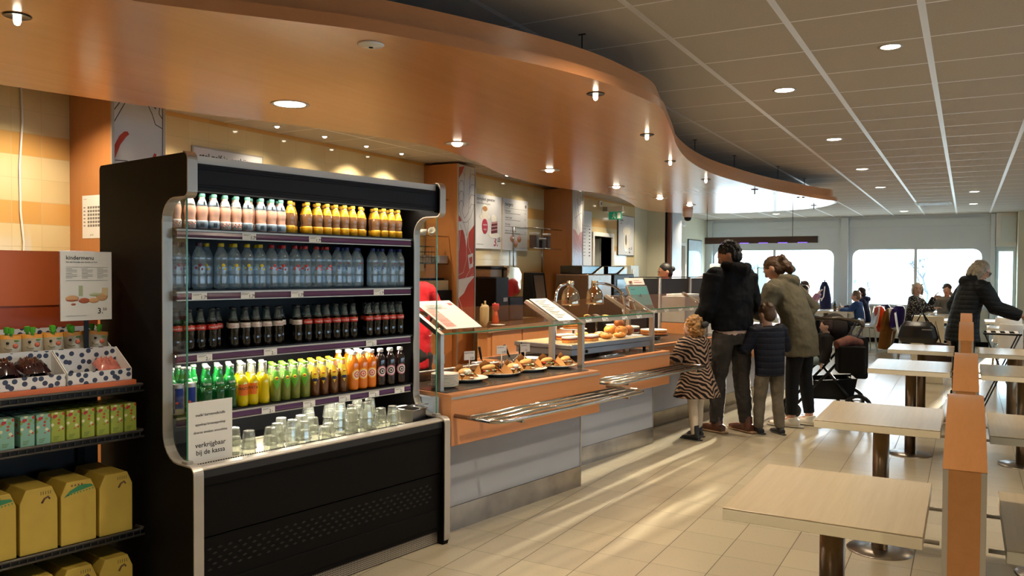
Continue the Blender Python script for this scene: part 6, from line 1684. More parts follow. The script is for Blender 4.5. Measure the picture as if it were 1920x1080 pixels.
for i, (y, h_, w_) in enumerate([(10.00, 0.20, 0.055), (10.19, 0.13, 0.06), (10.38, 0.20, 0.045)]):
    t = thing('storage_jar', 'jar of dark beans on the wall shelf, %s of three' % ['left tall', 'middle short', 'right tall'][i], 'jar', (-5.27, y, 1.841), 0, 'jars on the wall shelf')
    MB().rbox(-w_, w_, -w_, w_, 0.0, h_, 0.012).build('jar_glass', M['glass'], t)
    MB().rbox(-w_+0.003, w_-0.003, -w_+0.003, w_-0.003, 0.004, h_*0.9, 0.010).build('dark_beans', M['beans'], t)
    MB().rbox(-w_-0.003, w_+0.003, -w_-0.003, w_+0.003, h_+0.001, h_+0.018, 0.012).build('lid', M['white'], t)
# double socket with plugs
t = thing('wall_socket', 'cream wall socket with black plugs right of the grinder', 'socket', (-5.518, 9.62, 1.12))
MB().box(0.0, 0.02, -0.10, 0.10, -0.05, 0.08).build('socket_plate', M['tableedge'], t, bevel=0.004)
for y in (-0.03, 0.04): MB().tube([(0.02, y, 0.02), (0.05, y, 0.01)], 0.018, 10).tube([(0.05, y, 0.01), (0.06, y, -0.06), (0.05, y, -0.2)], 0.005, 6).build('plug', M['blackp'], t)
# knife strip on the wall
t = thing('utensil_rail', 'steel rail with hanging utensils below the burger posters', 'rail', (-5.50, 8.35, 1.42))
MB().box(0.0, 0.012, -0.25, 0.30, 0.10, 0.118).build('rail_bar', M['steel'], t)
for k, (y, L) in enumerate([(-0.18, 0.26), (-0.05, 0.30), (0.08, 0.28), (0.2, 0.22)]): MB().rbox(0.013, 0.016, y-0.02, y+0.02, 0.10, 0.10+L*0.6, 0.008, axis='x').tube([(0.014, y, 0.10), (0.014, y, 0.10-L*0.3)], 0.008, 6).build('hanging_tool', M['steel'], t)
# half-height tiled ledge beyond the machines, boiler, exit sign
t = thing('low_ledge_wall', 'low cream ledge wall with dark cap behind the till area', 'ledge', (0, 0, 0))
MB().box(-5.10, -4.96, 12.72, 16.4, 0.0, 1.34).build('ledge_body', mat('tan_ledge_tiles', '#a8946a', 0.3, var=0.05), t)
MB().box(-5.12, -4.94, 12.70, 16.42, 1.341, 1.37).build('dark_cap', M['darkbrown'], t)
t = thing('water_boiler', 'white wall-mounted water boiler right of the doorway', 'boiler', (-5.36, 13.86, 1.36))
MB().rbox(-0.155, 0.12, -0.22, 0.22, 0.0, 0.27, 0.03).build('boiler_body', mat('pale_boiler', '#b9bdb4', 0.35), t, bevel=0.006)
MB().box(0.1205, 0.135, -0.14, -0.08, 0.08, 0.20).m(0).build('control_strip', M['white'], t)
MB().tube([(0.06, -0.12, 0.0), (0.06, -0.12, -0.04), (0.10, -0.12, -0.06)], 0.012, 8).tube([(0.0, 0.1, 0.0), (0.0, 0.1, -0.25)], 0.01, 8).build('tap_and_pipe', M['chrome2'], t)
t = thing('exit_sign', 'green running-man exit sign sticking out of the wall above the doorway', 'exit sign', (-5.52, 13.05, 2.52))
MB().box(0.0, 0.08, -0.03, 0.03, 0.04, 0.12).build('bracket', M['alu'], t)
M['exitg'] = emis('green_exit_panel', srgb('#147a58'), 0.2)
MB().box(0.08, 0.36, -0.02, 0.02, 0.03, 0.125).build('lamp_bar', M['white'], t)
m = MB().box(0.10, 0.34, -0.008, 0.008, -0.10, 0.029); m.m(1)
m.box(0.26, 0.32, -0.0095, -0.008, -0.085, 0.015).ball((0.20, -0.009, 0.005), (0.012, 0.001, 0.012), 10, 6).tube([(0.20, -0.009, -0.01), (0.19, -0.009, -0.05)], 0.010, 6).tube([(0.19, -0.009, -0.05), (0.16, -0.009, -0.085)], 0.006, 6).tube([(0.19, -0.009, -0.05), (0.22, -0.009, -0.07), (0.215, -0.009, -0.09)], 0.006, 6).tube([(0.20, -0.009, -0.012), (0.23, -0.009, -0.03)], 0.005, 6).tube([(0.20, -0.009, -0.012), (0.165, -0.009, -0.03)], 0.005, 6)
m.build('green_panel', [M['exitg'], M['card']], t)
t = thing('wall_control_box', 'small white box high on the painted wall left of the whiteboard', 'box', (-5.512, 17.4, 2.58))
MB().box(0, 0.06, -0.17, 0.17, -0.06, 0.07).build('box_body', M['white'], t, bevel=0.01)
MB().box(0.0605, 0.075, -0.08, 0.10, -0.03, 0.04).build('face_plate', M['whitep'], t, bevel=0.008)
t = thing('whiteboard', 'tall pale glossy board on the painted wall near the far corner', 'board', (-5.512, 18.43, 1.77))
MB().box(0, 0.02, -0.53, 0.53, -0.49, 0.49).build('board_frame', M['blackm'], t)
MB().box(0.0205, 0.024, -0.51, 0.51, -0.475, 0.475).build('glossy_face', mat('glossy_white_board', '#cfe0ea', 0.08), t)
t = thing('hanging_light_strip', 'dark hanging ceiling track with purple lights in front of the left windows', 'hanging lamp', (-2.62, 12.0, 1.985))
MB().box(-0.80, 0.80, -0.05, 0.05, -0.045, 0.05).build('track_body', mat('dark_grey_track', '#3f4143', 0.4), t)
for k in range(5): MB().box(-0.55+k*0.27, -0.42+k*0.27, -0.052, -0.0505, -0.044, -0.034).build('purple_lamp', emis('violet_tube', srgb('#5a3fb0'), 2.0), t)
for x in (-0.78, 0.45): MB().tube([(x, 0, 0.05), (x, 0, 0.78)], 0.004, 6).build('suspension_wire', M['blackm'], t)

# ---------------------------------------------------------------- posters
def poster(label, y0, y1, z0, z1, draw, mats, frame=None):
    t = thing('wall_poster', label, 'poster', (-5.518, (y0+y1)/2, (z0+z1)/2))
    hy, hz = (y1-y0)/2, (z1-z0)/2
    if frame: MB().box(0.0, 0.016, -hy-0.012, hy+0.012, -hz-0.012, hz+0.012).build('frame', frame, t)
    m = MB().box(0.0, 0.018, -hy, hy, -hz, hz); draw(m, hy, hz); m.build('printed_sheet', mats, t)
    return t
Xp = 0.019
def T(m, s_, sz, y, z, mi=1, al='LEFT'): m.m(mi).text(s_, sz, (Xp, y, z), (0, 1, 0), (0, 0, 1), al)
def B(m, y0, y1, z0, z1, mi): m.m(mi).box(0.018, Xp, y0, y1, z0, z1)
PM = [mat('poster_paper', '#c6c8cb', 0.35, var=0.02), M['ink'], M['inkgrey'], mat('crimson_poster_red', '#a01f36', 0.4), mat('coffee_brown_print', '#b08052', 0.5), mat('cake_pink_print', '#c99a98', 0.5), M['porcelain'], mat('cake_dark_print', '#5e1f28', 0.5)]
def p_compl(m, hy, hz):
    T(m, 'compleet genieten', 0.062, -hy+0.03, hz-0.075); T(m, 'koffie of thee met gebak', 0.034, -hy+0.03, hz-0.125, 2)
    m.m(6).ball((0.018, -0.10, 0.06), (0.002, 0.13, 0.045), 20, 8).ball((0.0195, -0.10, 0.12), (0.002, 0.085, 0.10), 18, 8); m.m(4).ball((0.0215, -0.10, 0.17), (0.0015, 0.06, 0.035), 16, 8)
    m.m(3).ball((0.020, -0.10, -0.06), (0.002, 0.075, 0.10), 18, 10); m.m(0).text('samen', 0.04, (0.0235, -0.10, -0.05), (0, 1, 0), (0, 0, 1), 'CENTER').text('voor', 0.04, (0.0235, -0.10, -0.11), (0, 1, 0), (0, 0, 1), 'CENTER')
    m.m(6).ball((0.018, 0.15, -0.17), (0.002, 0.15, 0.045), 20, 8)
    m.m(7).prism([(0.06, -0.15), (0.22, -0.13), (0.22, 0.02), (0.07, 0.0)], 'x', 0.0205, 0.0215); m.m(5)
    for k in range(3): m.prism([(0.06, -0.11+k*0.045), (0.22, -0.09+k*0.045), (0.22, -0.078+k*0.045), (0.06, -0.098+k*0.045)], 'x', 0.0216, 0.022)
    m.m(6).ball((0.0205, 0.13, 0.05), (0.0015, 0.08, 0.05), 12, 8)
    T(m, '3.', 0.17, 0.12, -hz+0.04, 3); T(m, '25', 0.085, 0.225, -hz+0.10, 1); B(m, -hy+0.03, -hy+0.20, -hz+0.05, -hz+0.056, 2)
poster('white compleet genieten poster with a cup, cake slice and price 3.25', 8.815, 9.48, 1.812, 2.512, p_compl, PM)
def p_burg(m, hy, hz):
    T(m, 'burgers', 0.07, -hy+0.05, hz-0.10); m.m(2).ball((0.018, hy-0.06, hz-0.08), (0.002, 0.025, 0.025), 12, 6)
    B(m, -hy+0.04, hy-0.04, hz-0.135, hz-0.131, 2)
    for k, tx in enumerate(('bbq burger', 'cheese burger', 'kip burger', 'maak er een menu van')):
        T(m, tx, 0.034, -hy+0.05, hz-0.18-k*0.09); B(m, -hy+0.05, hy-0.22, hz-0.205-k*0.09, hz-0.198-k*0.09, 2); T(m, '5.-', 0.034, hy-0.09, hz-0.19-k*0.09)
    B(m, -hy+0.04, hy-0.04, -hz+0.225, -hz+0.229, 2)
    for (y, z) in ((-0.10, -hz+0.16), (0.10, -hz+0.16), (0.0, -hz+0.09)): m.m(4).ball((0.018, y, z), (0.002, 0.062, 0.05), 14, 8); m.m(5).ball((0.0195, y, z+0.022), (0.002, 0.055, 0.028), 14, 8)
poster('white burgers poster with a price list and three round buns', 9.53, 10.228, 1.808, 2.514, p_burg, PM)
def p_stel(m, hy, hz):
    T(m, 'stel zelf je ontbijt', 0.075, -hy+0.05, hz-0.09); T(m, 'samen', 0.04, -hy+0.05, hz-0.16, 2)
    for k in range(8): B(m, -hy+0.05, hy-0.3, hz-0.2-k*0.05, hz-0.193-k*0.05, 2)
poster('white breakfast poster reading stel zelf je ontbijt, mostly hidden by the cooler', 4.485, 5.215, 1.82, 2.518, p_stel, PM, M['alupale'])
def p_kof(m, hy, hz):
    T(m, 'koffie', 0.07, -hy+0.07, hz-0.11); B(m, -hy+0.04, hy-0.04, hz-0.25, hz-0.245, 2)
    for k in range(9): B(m, -hy+0.05, hy-0.25, hz-0.30-k*0.055, hz-0.29-k*0.055, 2); B(m, hy-0.11, hy-0.06, hz-0.305-k*0.055, hz-0.285-k*0.055, 1)
poster('narrow white coffee price poster right of the pink column', 11.95, 12.50, 1.60, 2.515, p_kof, PM, M['alupale'])
def p_trf(m, hy, hz):
    T(m, 'truffle', 0.065, -hy+0.07, hz-0.10); T(m, 'ijskoffie', 0.035, -hy+0.07, hz-0.15, 2)
    m.m(1).prism([(0.02, 0.20), (0.03, 0.20), (0.05, hz-0.12), (0.04, hz-0.12)], 'x', 0.019, 0.0195)
    m.m(6).ball((0.018, 0.02, 0.08), (0.002, 0.22, 0.09), 16, 8).ball((0.018, 0.0, -0.14), (0.002, 0.15, 0.17), 16, 8); m.m(2).ball((0.0195, -0.02, -0.08), (0.002, 0.05, 0.10), 12, 8)
    T(m, '2.', 0.14, 0.12, -hz+0.04); T(m, '50', 0.07, 0.22, -hz+0.10)
poster('white drink poster with a straw and price 2.50 right of the doorway', 13.70, 14.48, 1.825, 2.54, p_trf, PM, M['blackm'])
t = thing('rota_sheet', 'white printed rota sheet taped to the orange column', 'paper', (-5.27, 3.4492, 1.88))
m = MB().box(-0.105, 0.105, -0.001, 0.0, -0.148, 0.148); m.m(1)
for r in range(6):
    m.box(-0.09, -0.07, -0.0015, -0.001, 0.06-r*0.025, 0.068-r*0.025)
    for c in range(5): m.box(-0.045+c*0.028, -0.024+c*0.028, -0.0015, -0.001, 0.056-r*0.025, 0.072-r*0.025)
m.text('rooster', 0.012, (-0.09, -0.0016, 0.12), (1, 0, 0), (0, 0, 1)).text('juli 30', 0.016, (-0.02, -0.0016, -0.13), (1, 0, 0), (0, 0, 1))
m.build('printed_sheet', [M['card'], mat('grey_table_print', '#6e6a64', 0.6)], t)
t = thing('wall_cable', 'thin white cable hanging down the tiled wall at the left', 'cable', (-5.51, 3.11, 0))
MB().tube([(0, 0.0, H-0.002), (0.004, 0.006, 2.5), (0, -0.012, 2.2), (0, -0.008, 1.9), (0.004, 0.01, 1.7), (0, 0.004, 1.2), (0, 0.0, 0.3)], 0.007, 8).build('cable_run', M['white'], t)
# cordless fly strip / wall light box above the doorway
t = thing('wall_sensor', 'tiny dark sensor on the wall above the exit sign', 'sensor', (-5.518, 12.86, 2.68))
MB().box(0, 0.03, -0.05, 0.05, -0.05, 0.05).build('sensor_body', M['white'], t, bevel=0.004)
MB().box(0.0302, 0.033, 0.0, 0.03, -0.02, 0.03).build('sensor_eye', M['blackp'], t)
# ================================================================ TABLES and dividers
def cafe_table(label, x0, x1, y0, y1, group='small pedestal tables', rods=None):
    cx, cy = (x0+x1)/2, (y0+y1)/2
    t = thing('cafe_table', label, 'table', (cx, cy, 0), 0, group)
    a, b = (x1-x0)/2, (y1-y0)/2
    MB().box(-a+0.004, a-0.004, -b+0.004, b-0.004, 0.7105, 0.7495).m(1).box(-a, a, -b, b, 0.71, 0.745).build('table_edge', [M['tableedge'], M['tableedge']], t, bevel=0.002)
    MB().box(-a, a, -b, b, 0.7455, 0.75).build('tabletop', M['tabletop'], t, bevel=0.0015)
    MB().lathe([(0.042, 0.012), (0.042, 0.7095)], 24).build('pedestal', M['steel_dark'], t)
    MB().lathe([(0.0, 0.012), (0.06, 0.012), (0.165, 0.006), (0.17, 0.0)], 36).build('base_disc', M['steel'], t)
    if rods:
        for dy in (-0.2, 0.2):
            MB().tube([(a*rods*0.8, dy, 0.695), (a*rods+0.04*rods+rods*0.0, dy, 0.695)], 0.007, 8).build('connecting_rod', M['alu'], t)
    return t
TY = [(2.65, 3.35), (4.48, 5.22), (7.13, 8.00), (9.02, 9.80)]
L4 = ['nearest', 'second', 'third', 'farthest']
for i, (a, b) in enumerate(TY):
    cafe_table('pale oak pedestal table left of the wooden dividers, %s of the left row' % L4[i], -0.69, -0.10, a, b, rods=1)
    cafe_table('pale oak pedestal table right of the wooden dividers, %s of the right row' % L4[i], 0.11, 0.70, a, b, rods=-1)
for i, (y0, y1) in enumerate([(2.45, 3.25), (4.10, 4.90), (7.18, 7.98), (8.90, 9.70)]):
    t = thing('wooden_divider', 'orange beech divider with a sloping rounded top, %s one between the tables' % L4[i], 'divider', (0.004, y0, 0), 0, 'beech dividers between tables')
    L = y1-y0
    pr = [(0, 0.0), (0, 1.0)]+[(L*k/8*0.88, 1.0+0.11*sin(pi/2*k/8)) for k in range(1, 9)]
    pr += [(L-0.03-0.05+0.05*sin(radians(q)), 1.06+0.05*cos(radians(q))) for q in (20, 45, 70, 90)]+[(L-0.03, 0.0)]
    MB().prism(pr, 'x', -0.038, 0.038).build('beech_core', M['bench'], t)
    for sx in (-1, 1):
        MB().prism(pr, 'x', min(sx*0.0382, sx*0.0515), max(sx*0.0382, sx*0.0515)).build('side_panel', [M['alupale']], t)
    top = pr[1:-1]
    m = MB(); k = len(top)
    vs = [(-0.0525, a, b+0.0015) for a, b in top]+[(0.0525, a, b+0.0015) for a, b in top]
    m.add(vs, [(j, j+1, k+j+1, k+j) for j in range(k-1)], True).build('curved_capping', M['bench'], t)

def chair(label, x, y, face, group='white shell chairs', col=None):
    t = thing('shell_chair', label, 'chair', (x, y, 0), radians(face-90), group)
    m = MB(); prof = [(0.21, 0.455), (0.19, 0.462), (0.0, 0.45), (-0.14, 0.45), (-0.19, 0.48), (-0.215, 0.56), (-0.235, 0.70), (-0.255, 0.84)]
    w_ = [0.18, 0.20, 0.21, 0.21, 0.20, 0.19, 0.19, 0.17]; vs = []; n = len(prof)
    for (a, b), ww in zip(prof, w_): vs += [(-ww, a, b+0.012), (0, a, b), (ww, a, b+0.012)]
    vs += [(p[0], p[1]-0.006, p[2]-0.010) for p in vs]; k3 = n*3; fs = []
    for i in range(n-1):
        for j in range(2): fs += [(i*3+j, i*3+j+1, i*3+j+4, i*3+j+3), (k3+i*3+j, k3+i*3+j+3, k3+i*3+j+4, k3+i*3+j+1)]
    for i in range(n-1): fs += [(i*3, i*3+3, k3+i*3+3, k3+i*3), (i*3+2, k3+i*3+2, k3+i*3+5, i*3+5)]
    fs += [(0, k3, k3+1, 1), (1, k3+1, k3+2, 2), ((n-1)*3, (n-1)*3+1, k3+(n-1)*3+1, k3+(n-1)*3), ((n-1)*3+1, (n-1)*3+2, k3+(n-1)*3+2, k3+(n-1)*3+1)]
    m.add(vs, fs, True).build('seat_shell', col or M['white'], t, fix=True)
    for sx, sy in ((-1, 1), (1, 1), (-1, -1), (1, -1)): MB().tube([(sx*0.12, sy*0.10, 0.44), (sx*0.17, sy*0.17, 0.42), (sx*0.20, sy*0.21, 0.0)], 0.010, 8).build('leg', M['chrome2'], t)
    return t
def coat(label, x, y, face, m_, zt=0.88, zb=0.35, w_=0.22, dy=0.0, lean=0.0, group=None):
    """coat hung over a chair back"""
    t = thing('hanging_coat', label, 'coat', (x, y, 0), radians(face-90), group)
    rings = []; b = MB()
    b.tube([(0, -0.235+dy, zt), (0, -0.245+dy, zt-0.06), (0, -0.275+dy-lean*0.3, (zt+zb)/2), (0.01, -0.30+dy-lean, zb)], [(w_*0.55, 0.05), (w_*0.85, 0.085), (w_, 0.11), (w_*1.02, 0.09)], 20, side=(1, 0, 0))
    b.tube([(w_*0.8, -0.24+dy, zt-0.06), (w_*1.05, -0.27+dy, zt-0.25), (w_*1.0, -0.28+dy, zt-0.42)], [0.05, 0.045, 0.04], 10)
    o = b.build('coat_body', m_, t)
    r = o.modifiers.new('r', 'REMESH'); r.mode = 'VOXEL'; r.voxel_size = 0.014
    q = o.modifiers.new('s', 'SMOOTH'); q.iterations = 4
    return t

# ================================================================ PEOPLE
def skinmat(n, c):
    m = mat(n, c, 0.45, var=0.05, nscale=10); return m
SK1 = skinmat('fair_skin', '#b98a70'); SK2 = skinmat('olive_skin', '#a87a5c'); SK3 = skinmat('pale_skin', '#c9a08a')
M['eyew'] = mat('eye_white', '#e6e2da', 0.2, var=0); M['lips'] = mat('lip_red', '#8f4a44', 0.4, var=0)
def cloth(n, c, rough=0.85, var=0.15, ns=5, bump=0.3): return mat(n, c, rough, spec=0.25, var=var, nscale=ns, bump=bump)
def remesh(o, vox, it=3):
    r = o.modifiers.new('r', 'REMESH'); r.mode = 'VOXEL'; r.voxel_size = vox; r.use_smooth_shade = True
    s = o.modifiers.new('s', 'SMOOTH'); s.iterations = it; s.factor = 0.5
    return o
def wrinkle(o, strength=0.012, size=0.09):
    tx = bpy.data.textures.new('folds', 'CLOUDS'); tx.noise_scale = size
    d = o.modifiers.new('d', 'DISPLACE'); d.texture = tx; d.strength = strength; d.mid_level = 0.5
def hand(mb, W, D, side, s=1.0, curl=0.5):
    """palm, four fingers and a thumb; W wrist point, D direction the hand points"""
    W = Vector(W); D = Vector(D).normalized(); S = Vector(side); S = (S-D*S.dot(D)).normalized(); N_ = D.cross(S)
    mb.tube([W-D*0.01*s, W+D*0.03*s, W+D*0.085*s], [(0.026*s, 0.018*s), (0.038*s, 0.016*s), (0.040*s, 0.013*s)], 12, side=S)
    for k, (off, L) in enumerate(((-0.030, 0.068), (-0.010, 0.078), (0.010, 0.074), (0.029, 0.060))):
        b = W+D*0.08*s+S*off*s
        p1 = b+(D*cos(curl*0.5)+N_*sin(curl*0.5))*L*0.5*s; p2 = p1+(D*cos(curl*1.3)+N_*sin(curl*1.3))*L*0.5*s
        mb.tube([b, p1, p2], [0.0095*s, 0.0085*s, 0.0065*s], 8)
    b = W+D*0.025*s-S*0.030*s; p1 = b+(D*0.6-S*0.8).normalized()*0.035*s; p2 = p1+(D*0.9-S*0.2+N_*0.3).normalized()*0.032*s
    mb.tube([b, p1, p2], [0.012*s, 0.0105*s, 0.008*s], 8)
def person(label, x, y, face, h, skin, outfit, hair, lean=0.0, head=(0, 0), hs=1.0, arms=None, legs=None, seat=None, wide=1.0, z0=0.0, vox=0.009, group=None, glasses=False, sideways=0.0):
    """one standing or seated figure; local +Y is forward, +X the figure's right"""
    hipz = (0.52*h if seat is None else seat+0.07*h)
    hw = 0.052*h*wide; shw = 0.105*h*wide
    Tl = 0.30*h
    def tor(t, dy=0.0, dx=0.0):
        a = lean*(0.5+0.5*t); return Vector((dx+sideways*t*Tl, t*Tl*sin(a)+dy, hipz+t*Tl*cos(a)))
    neck = tor(1.08); sh = {s: tor(0.97, 0, s*shw) for s in (-1, 1)}
    hp, hy_ = radians(head[0]), radians(head[1])
    Rh = Matrix.Rotation(hy_, 3, 'Z') @ Matrix.Rotation(-hp-lean*0.35, 3, 'X')
    k = h*hs
    hc = neck+Vector((sideways*0.05, sin(lean)*0.045*k+0.010*k, 0.062*k+0.014*h))
    up = Vector((0, 0, 1))
    # --- body
    b = MB()
    b.tube([tor(-0.12), tor(0.0), tor(0.30), tor(0.62), tor(0.88), tor(1.0)], [(hw*1.5, 0.05*h), (0.092*h*wide, 0.062*h), (0.078*h*wide, 0.055*h), (0.098*h*wide, 0.064*h), (0.095*h*wide, 0.052*h), (0.05*h, 0.035*h)], 20, side=(1, 0, 0))
    b.tube([tor(0.94), neck, hc-Vector((0, 0, 0.02*k))], [0.034*h, 0.030*k, 0.031*k], 14)
    def H(p): q = Rh @ Vector(p)*k; return hc+q
    b.ball(hc, (0.0435*k, 0.054*k, 0.058*k), 22, 16, Rh)
    b.ball(H((0, 0.013, -0.030)), (0.034*k, 0.040*k, 0.036*k), 18, 12, Rh)
    b.ball(H((0, 0.040, -0.052)), (0.014*k, 0.012*k, 0.011*k), 12, 8, Rh)
    b.tube([H((0, 0.050, 0.006)), H((0, 0.062, -0.016)), H((0, 0.054, -0.021))], [0.0055*k, 0.0085*k, 0.007*k], 8)
    b.ball(H((0, 0.048, 0.012)), (0.026*k, 0.008*k, 0.006*k), 12, 6, Rh)
    for s in (-1, 1): b.ball(H((s*0.044, -0.004, -0.006)), (0.006*k, 0.012*k, 0.018*k), 10, 8, Rh)
    ar = {}
    for s in (-1, 1):
        d = (arms or {}).get(s)
        if d is None: e = sh[s]+Vector((s*0.035*h, -0.01*h, -0.175*h)); w = e+Vector((0, 0.05*h, -0.14*h))
        else: e = sh[s]+Vector(d[0])*h; w = e+Vector(d[1])*h
        ar[s] = (sh[s], e, w)
        b.tube([sh[s], sh[s]*0.5+e*0.5, e, e*0.5+w*0.5, w], [0.034*h, 0.029*h, 0.025*h, 0.023*h, 0.0165*h], 12)
        hand(b, w, w-e, (1, 0.3, 0.2), h/1.75*(1.12 if hs > 1.1 else 1.0), 0.6)
    lg = {}
    for s in (-1, 1):
        hip = Vector((s*hw*1.05, 0, hipz))
        d = (legs or {}).get(s, (0, 0))
        if seat is None:
            kn = Vector((s*hw*1.1+d[0]*0.5, d[1]*0.5+0.012*h, 0.285*h)); an = Vector((s*hw*1.1+d[0], d[1], 0.045*h)); tf = Vector((s*0.02, 0.115*h, 0))
        else:
            kn = Vector((s*hw*1.3, 0.235*h, seat+0.05*h)); an = Vector((s*hw*1.2+d[0], 0.22*h+d[1], max(0.05*h, seat+0.05*h-0.25*h)-0.0)); tf = Vector((s*0.015, 0.115*h, 0))
        lg[s] = (hip, kn, an, tf)
        b.tube([hip, hip*0.5+kn*0.5, kn, kn*0.6+an*0.4, an], [0.050*h, 0.044*h, 0.033*h, 0.032*h, 0.021*h], 14)
        b.tube([an, an+tf*0.4-Vector((0, 0, 0.022*h)), an+tf-Vector((0, 0, 0.028*h))], [0.02*h, 0.02*h, 0.012*h], 10)
    o = b.build('person', skin, None, (x, y, z0), radians(face-90))
    remesh(o, vox, 2); tag(o, label, 'person', group)
    # --- face details
    f = MB()
    for s in (-1, 1):
        f.m(0).ball(H((s*0.019, 0.0465, 0.001)), (0.0075*k, 0.005*k, 0.0042*k), 10, 6, Rh); f.m(1).ball(H((s*0.019, 0.0500, 0.001)), (0.0036*k, 0.003*k, 0.0038*k), 8, 6, Rh)
        f.m(1).ball(H((s*0.020, 0.0530, 0.013)), (0.011*k, 0.003*k, 0.0017*k), 8, 5, Rh)
    f.m(2).ball(H((0, 0.0520, -0.036)), (0.013*k, 0.004*k, 0.004*k), 10, 6, Rh)
    f.build('eyes_and_mouth', [M['eyew'], M['ink'], M['lips']], o)
    if glasses:
        g = MB()
        for s in (-1, 1):
            g.tube([H((s*0.020+0.014*cos(q), 0.060, 0.0+0.011*sin(q))) for q in [2*pi*j/10 for j in range(10)]], 0.0016*k/1.0, 5, closed=True).tube([H((s*0.034, 0.058, 0.003)), H((s*0.047, 0.0, 0.004))], 0.0016*k, 5)
        g.build('glasses', M['blackp'], o)
    # --- hair
    hm, style = hair
    g = MB(); rnd = random.Random(int(x*100+y*10))
    g.ball(H((0, -0.010, 0.014)), (0.048*k, 0.055*k, 0.053*k), 20, 14, Rh)
    g.ball(H((0, -0.024, -0.016)), (0.043*k, 0.040*k, 0.048*k), 18, 12, Rh)
    if style == 'short':
        for q in range(60):
            a = rnd.uniform(0, 2*pi); e = rnd.uniform(0.1, 1.5); g.ball(H((0.048*cos(a)*cos(e), -0.012+0.053*sin(a)*cos(e), 0.016+0.052*sin(e))), 0.010*k, 6, 5)
    if style == 'curly':
        for q in range(130):
            a = rnd.uniform(0, 2*pi); e = rnd.uniform(-0.9, 1.5)
            if sin(a)*cos(e) > (0.45 if e > 0 else -0.1) and e < 0.75: continue
            g.ball(H((0.048*cos(a)*cos(e), -0.014+0.052*sin(a)*cos(e), 0.010+0.052*sin(e))), rnd.uniform(0.008, 0.013)*k, 6, 5)
    if style == 'curlylong':
        for q in range(200):
            a = rnd.uniform(0, 2*pi); e = rnd.uniform(-1.1, 1.5)
            if sin(a)*cos(e) > 0.35 and e < 0.8: continue
            g.ball(H((0.053*cos(a)*cos(e), -0.018+0.056*sin(a)*cos(e), -0.006+0.068*sin(e))), rnd.uniform(0.012, 0.020)*k, 6, 5)
    if style == 'bun': g.ball(H((0, -0.070, 0.0)), (0.022*k, 0.022*k, 0.022*k), 12, 8)
    if style == 'pony':
        g.tube([H((0, -0.045, 0.02)), H((0, -0.066, 0.0)), H((0, -0.070, -0.035)), H((0, -0.060, -0.075))], [0.030*k, 0.032*k, 0.030*k, 0.016*k], 10)
        for q in range(60): g.ball(H((rnd.uniform(-.028, .028), -0.068+rnd.uniform(-.024, .02), rnd.uniform(-.085, .025))), 0.011*k, 6, 5)
    if style in ('bob', 'long'):
        for q in range(70):
            a = rnd.uniform(pi*0.92, pi*2.08); z_ = rnd.uniform(-0.07, 0.045); g.ball(H((0.046*cos(a), -0.012+0.048*sin(a), z_)), rnd.uniform(0.009, 0.014)*k, 6, 5)
        L_ = -0.070 if style == 'bob' else -0.12
        for s in (-1, 1): g.tube([H((s*0.040, -0.004, 0.03)), H((s*0.050, -0.010, -0.015)), H((s*0.046, -0.012, L_))], [(0.012*k, 0.030*k), (0.012*k, 0.034*k), (0.009*k, 0.026*k)], 10, side=(cos(hy_), sin(hy_), 0))
        g.tube([H((0, -0.045, 0.03)), H((0, -0.055, -0.02)), H((0, -0.050, L_))], [(0.045*k, 0.016*k), (0.047*k, 0.018*k), (0.040*k, 0.012*k)], 12, side=(cos(hy_), sin(hy_), 0))
    c = g.build('hair', hm, o); remesh(c, 0.007 if style not in ('curlylong', 'curly') else 0.005, 1 if style not in ('curlylong', 'curly') else 0)
    if style in ('curlylong', 'curly', 'pony'): wrinkle(c, 0.030 if style == 'curlylong' else 0.014, 0.022)
    # --- clothes
    for it in outfit:
        kind, m_, p = it
        g = MB(); nm = kind
        if kind in ('jacket', 'shirt', 'coat', 'dress'):
            fat = p.get('fat', 0.018); zb = p.get('bottom', -0.10); fl = p.get('flare', 0.0)
            tt = [zb, zb*0.5+0.1, 0.35, 0.65, 0.88, 0.99, 1.05] if zb < 0.1 else [zb, 0.5, 0.65, 0.88, 0.99, 1.05]
            def wd(t):
                base_ = 0.088+0.014*max(0, t) if t < 0.9 else (0.090 if t < 1.0 else 0.046)
                return (base_*h*wide+fat*(1 if t < 1.0 else 0.35)+max(0, 0.35-t)*fl, (0.060 if t < 1.0 else 0.040)*h+fat*(1 if t < 1.0 else 0.3)+max(0, 0.35-t)*fl*0.8)
            pts = []
            for t in tt:
                q = tor(t)
                if t < 0: q = Vector((0, 0, hipz+t*Tl))+Vector((0, sin(lean)*0.02, 0))
                pts.append(q)
            g.tube(pts, [wd(t) for t in tt], 24, side=(1, 0, 0))
            if p.get('sleeves', 1) > 0:
                for s in (-1, 1):
                    A, E_, W_ = ar[s]; f_ = p.get('sleeves', 1)
                    g.ball(A+Vector((-s*0.01*h, 0, -0.008*h)), (0.045*h+fat*0.5, 0.045*h+fat*0.4, 0.042*h+fat*0.4), 14, 10)
                    if f_ >= 1: g.tube([A, A*0.5+E_*0.5, E_, E_*0.5+W_*0.5, W_+(W_-E_).normalized()*0.0], [0.037*h+fat*0.8, 0.034*h+fat*0.8, 0.031*h+fat*0.8, 0.028*h+fat*0.7, 0.024*h+fat*0.55], 14)
                    else: g.tube([A, A*(1-f_)+E_*f_], [0.037*h+fat*0.8, 0.038*h+fat*0.8], 14)
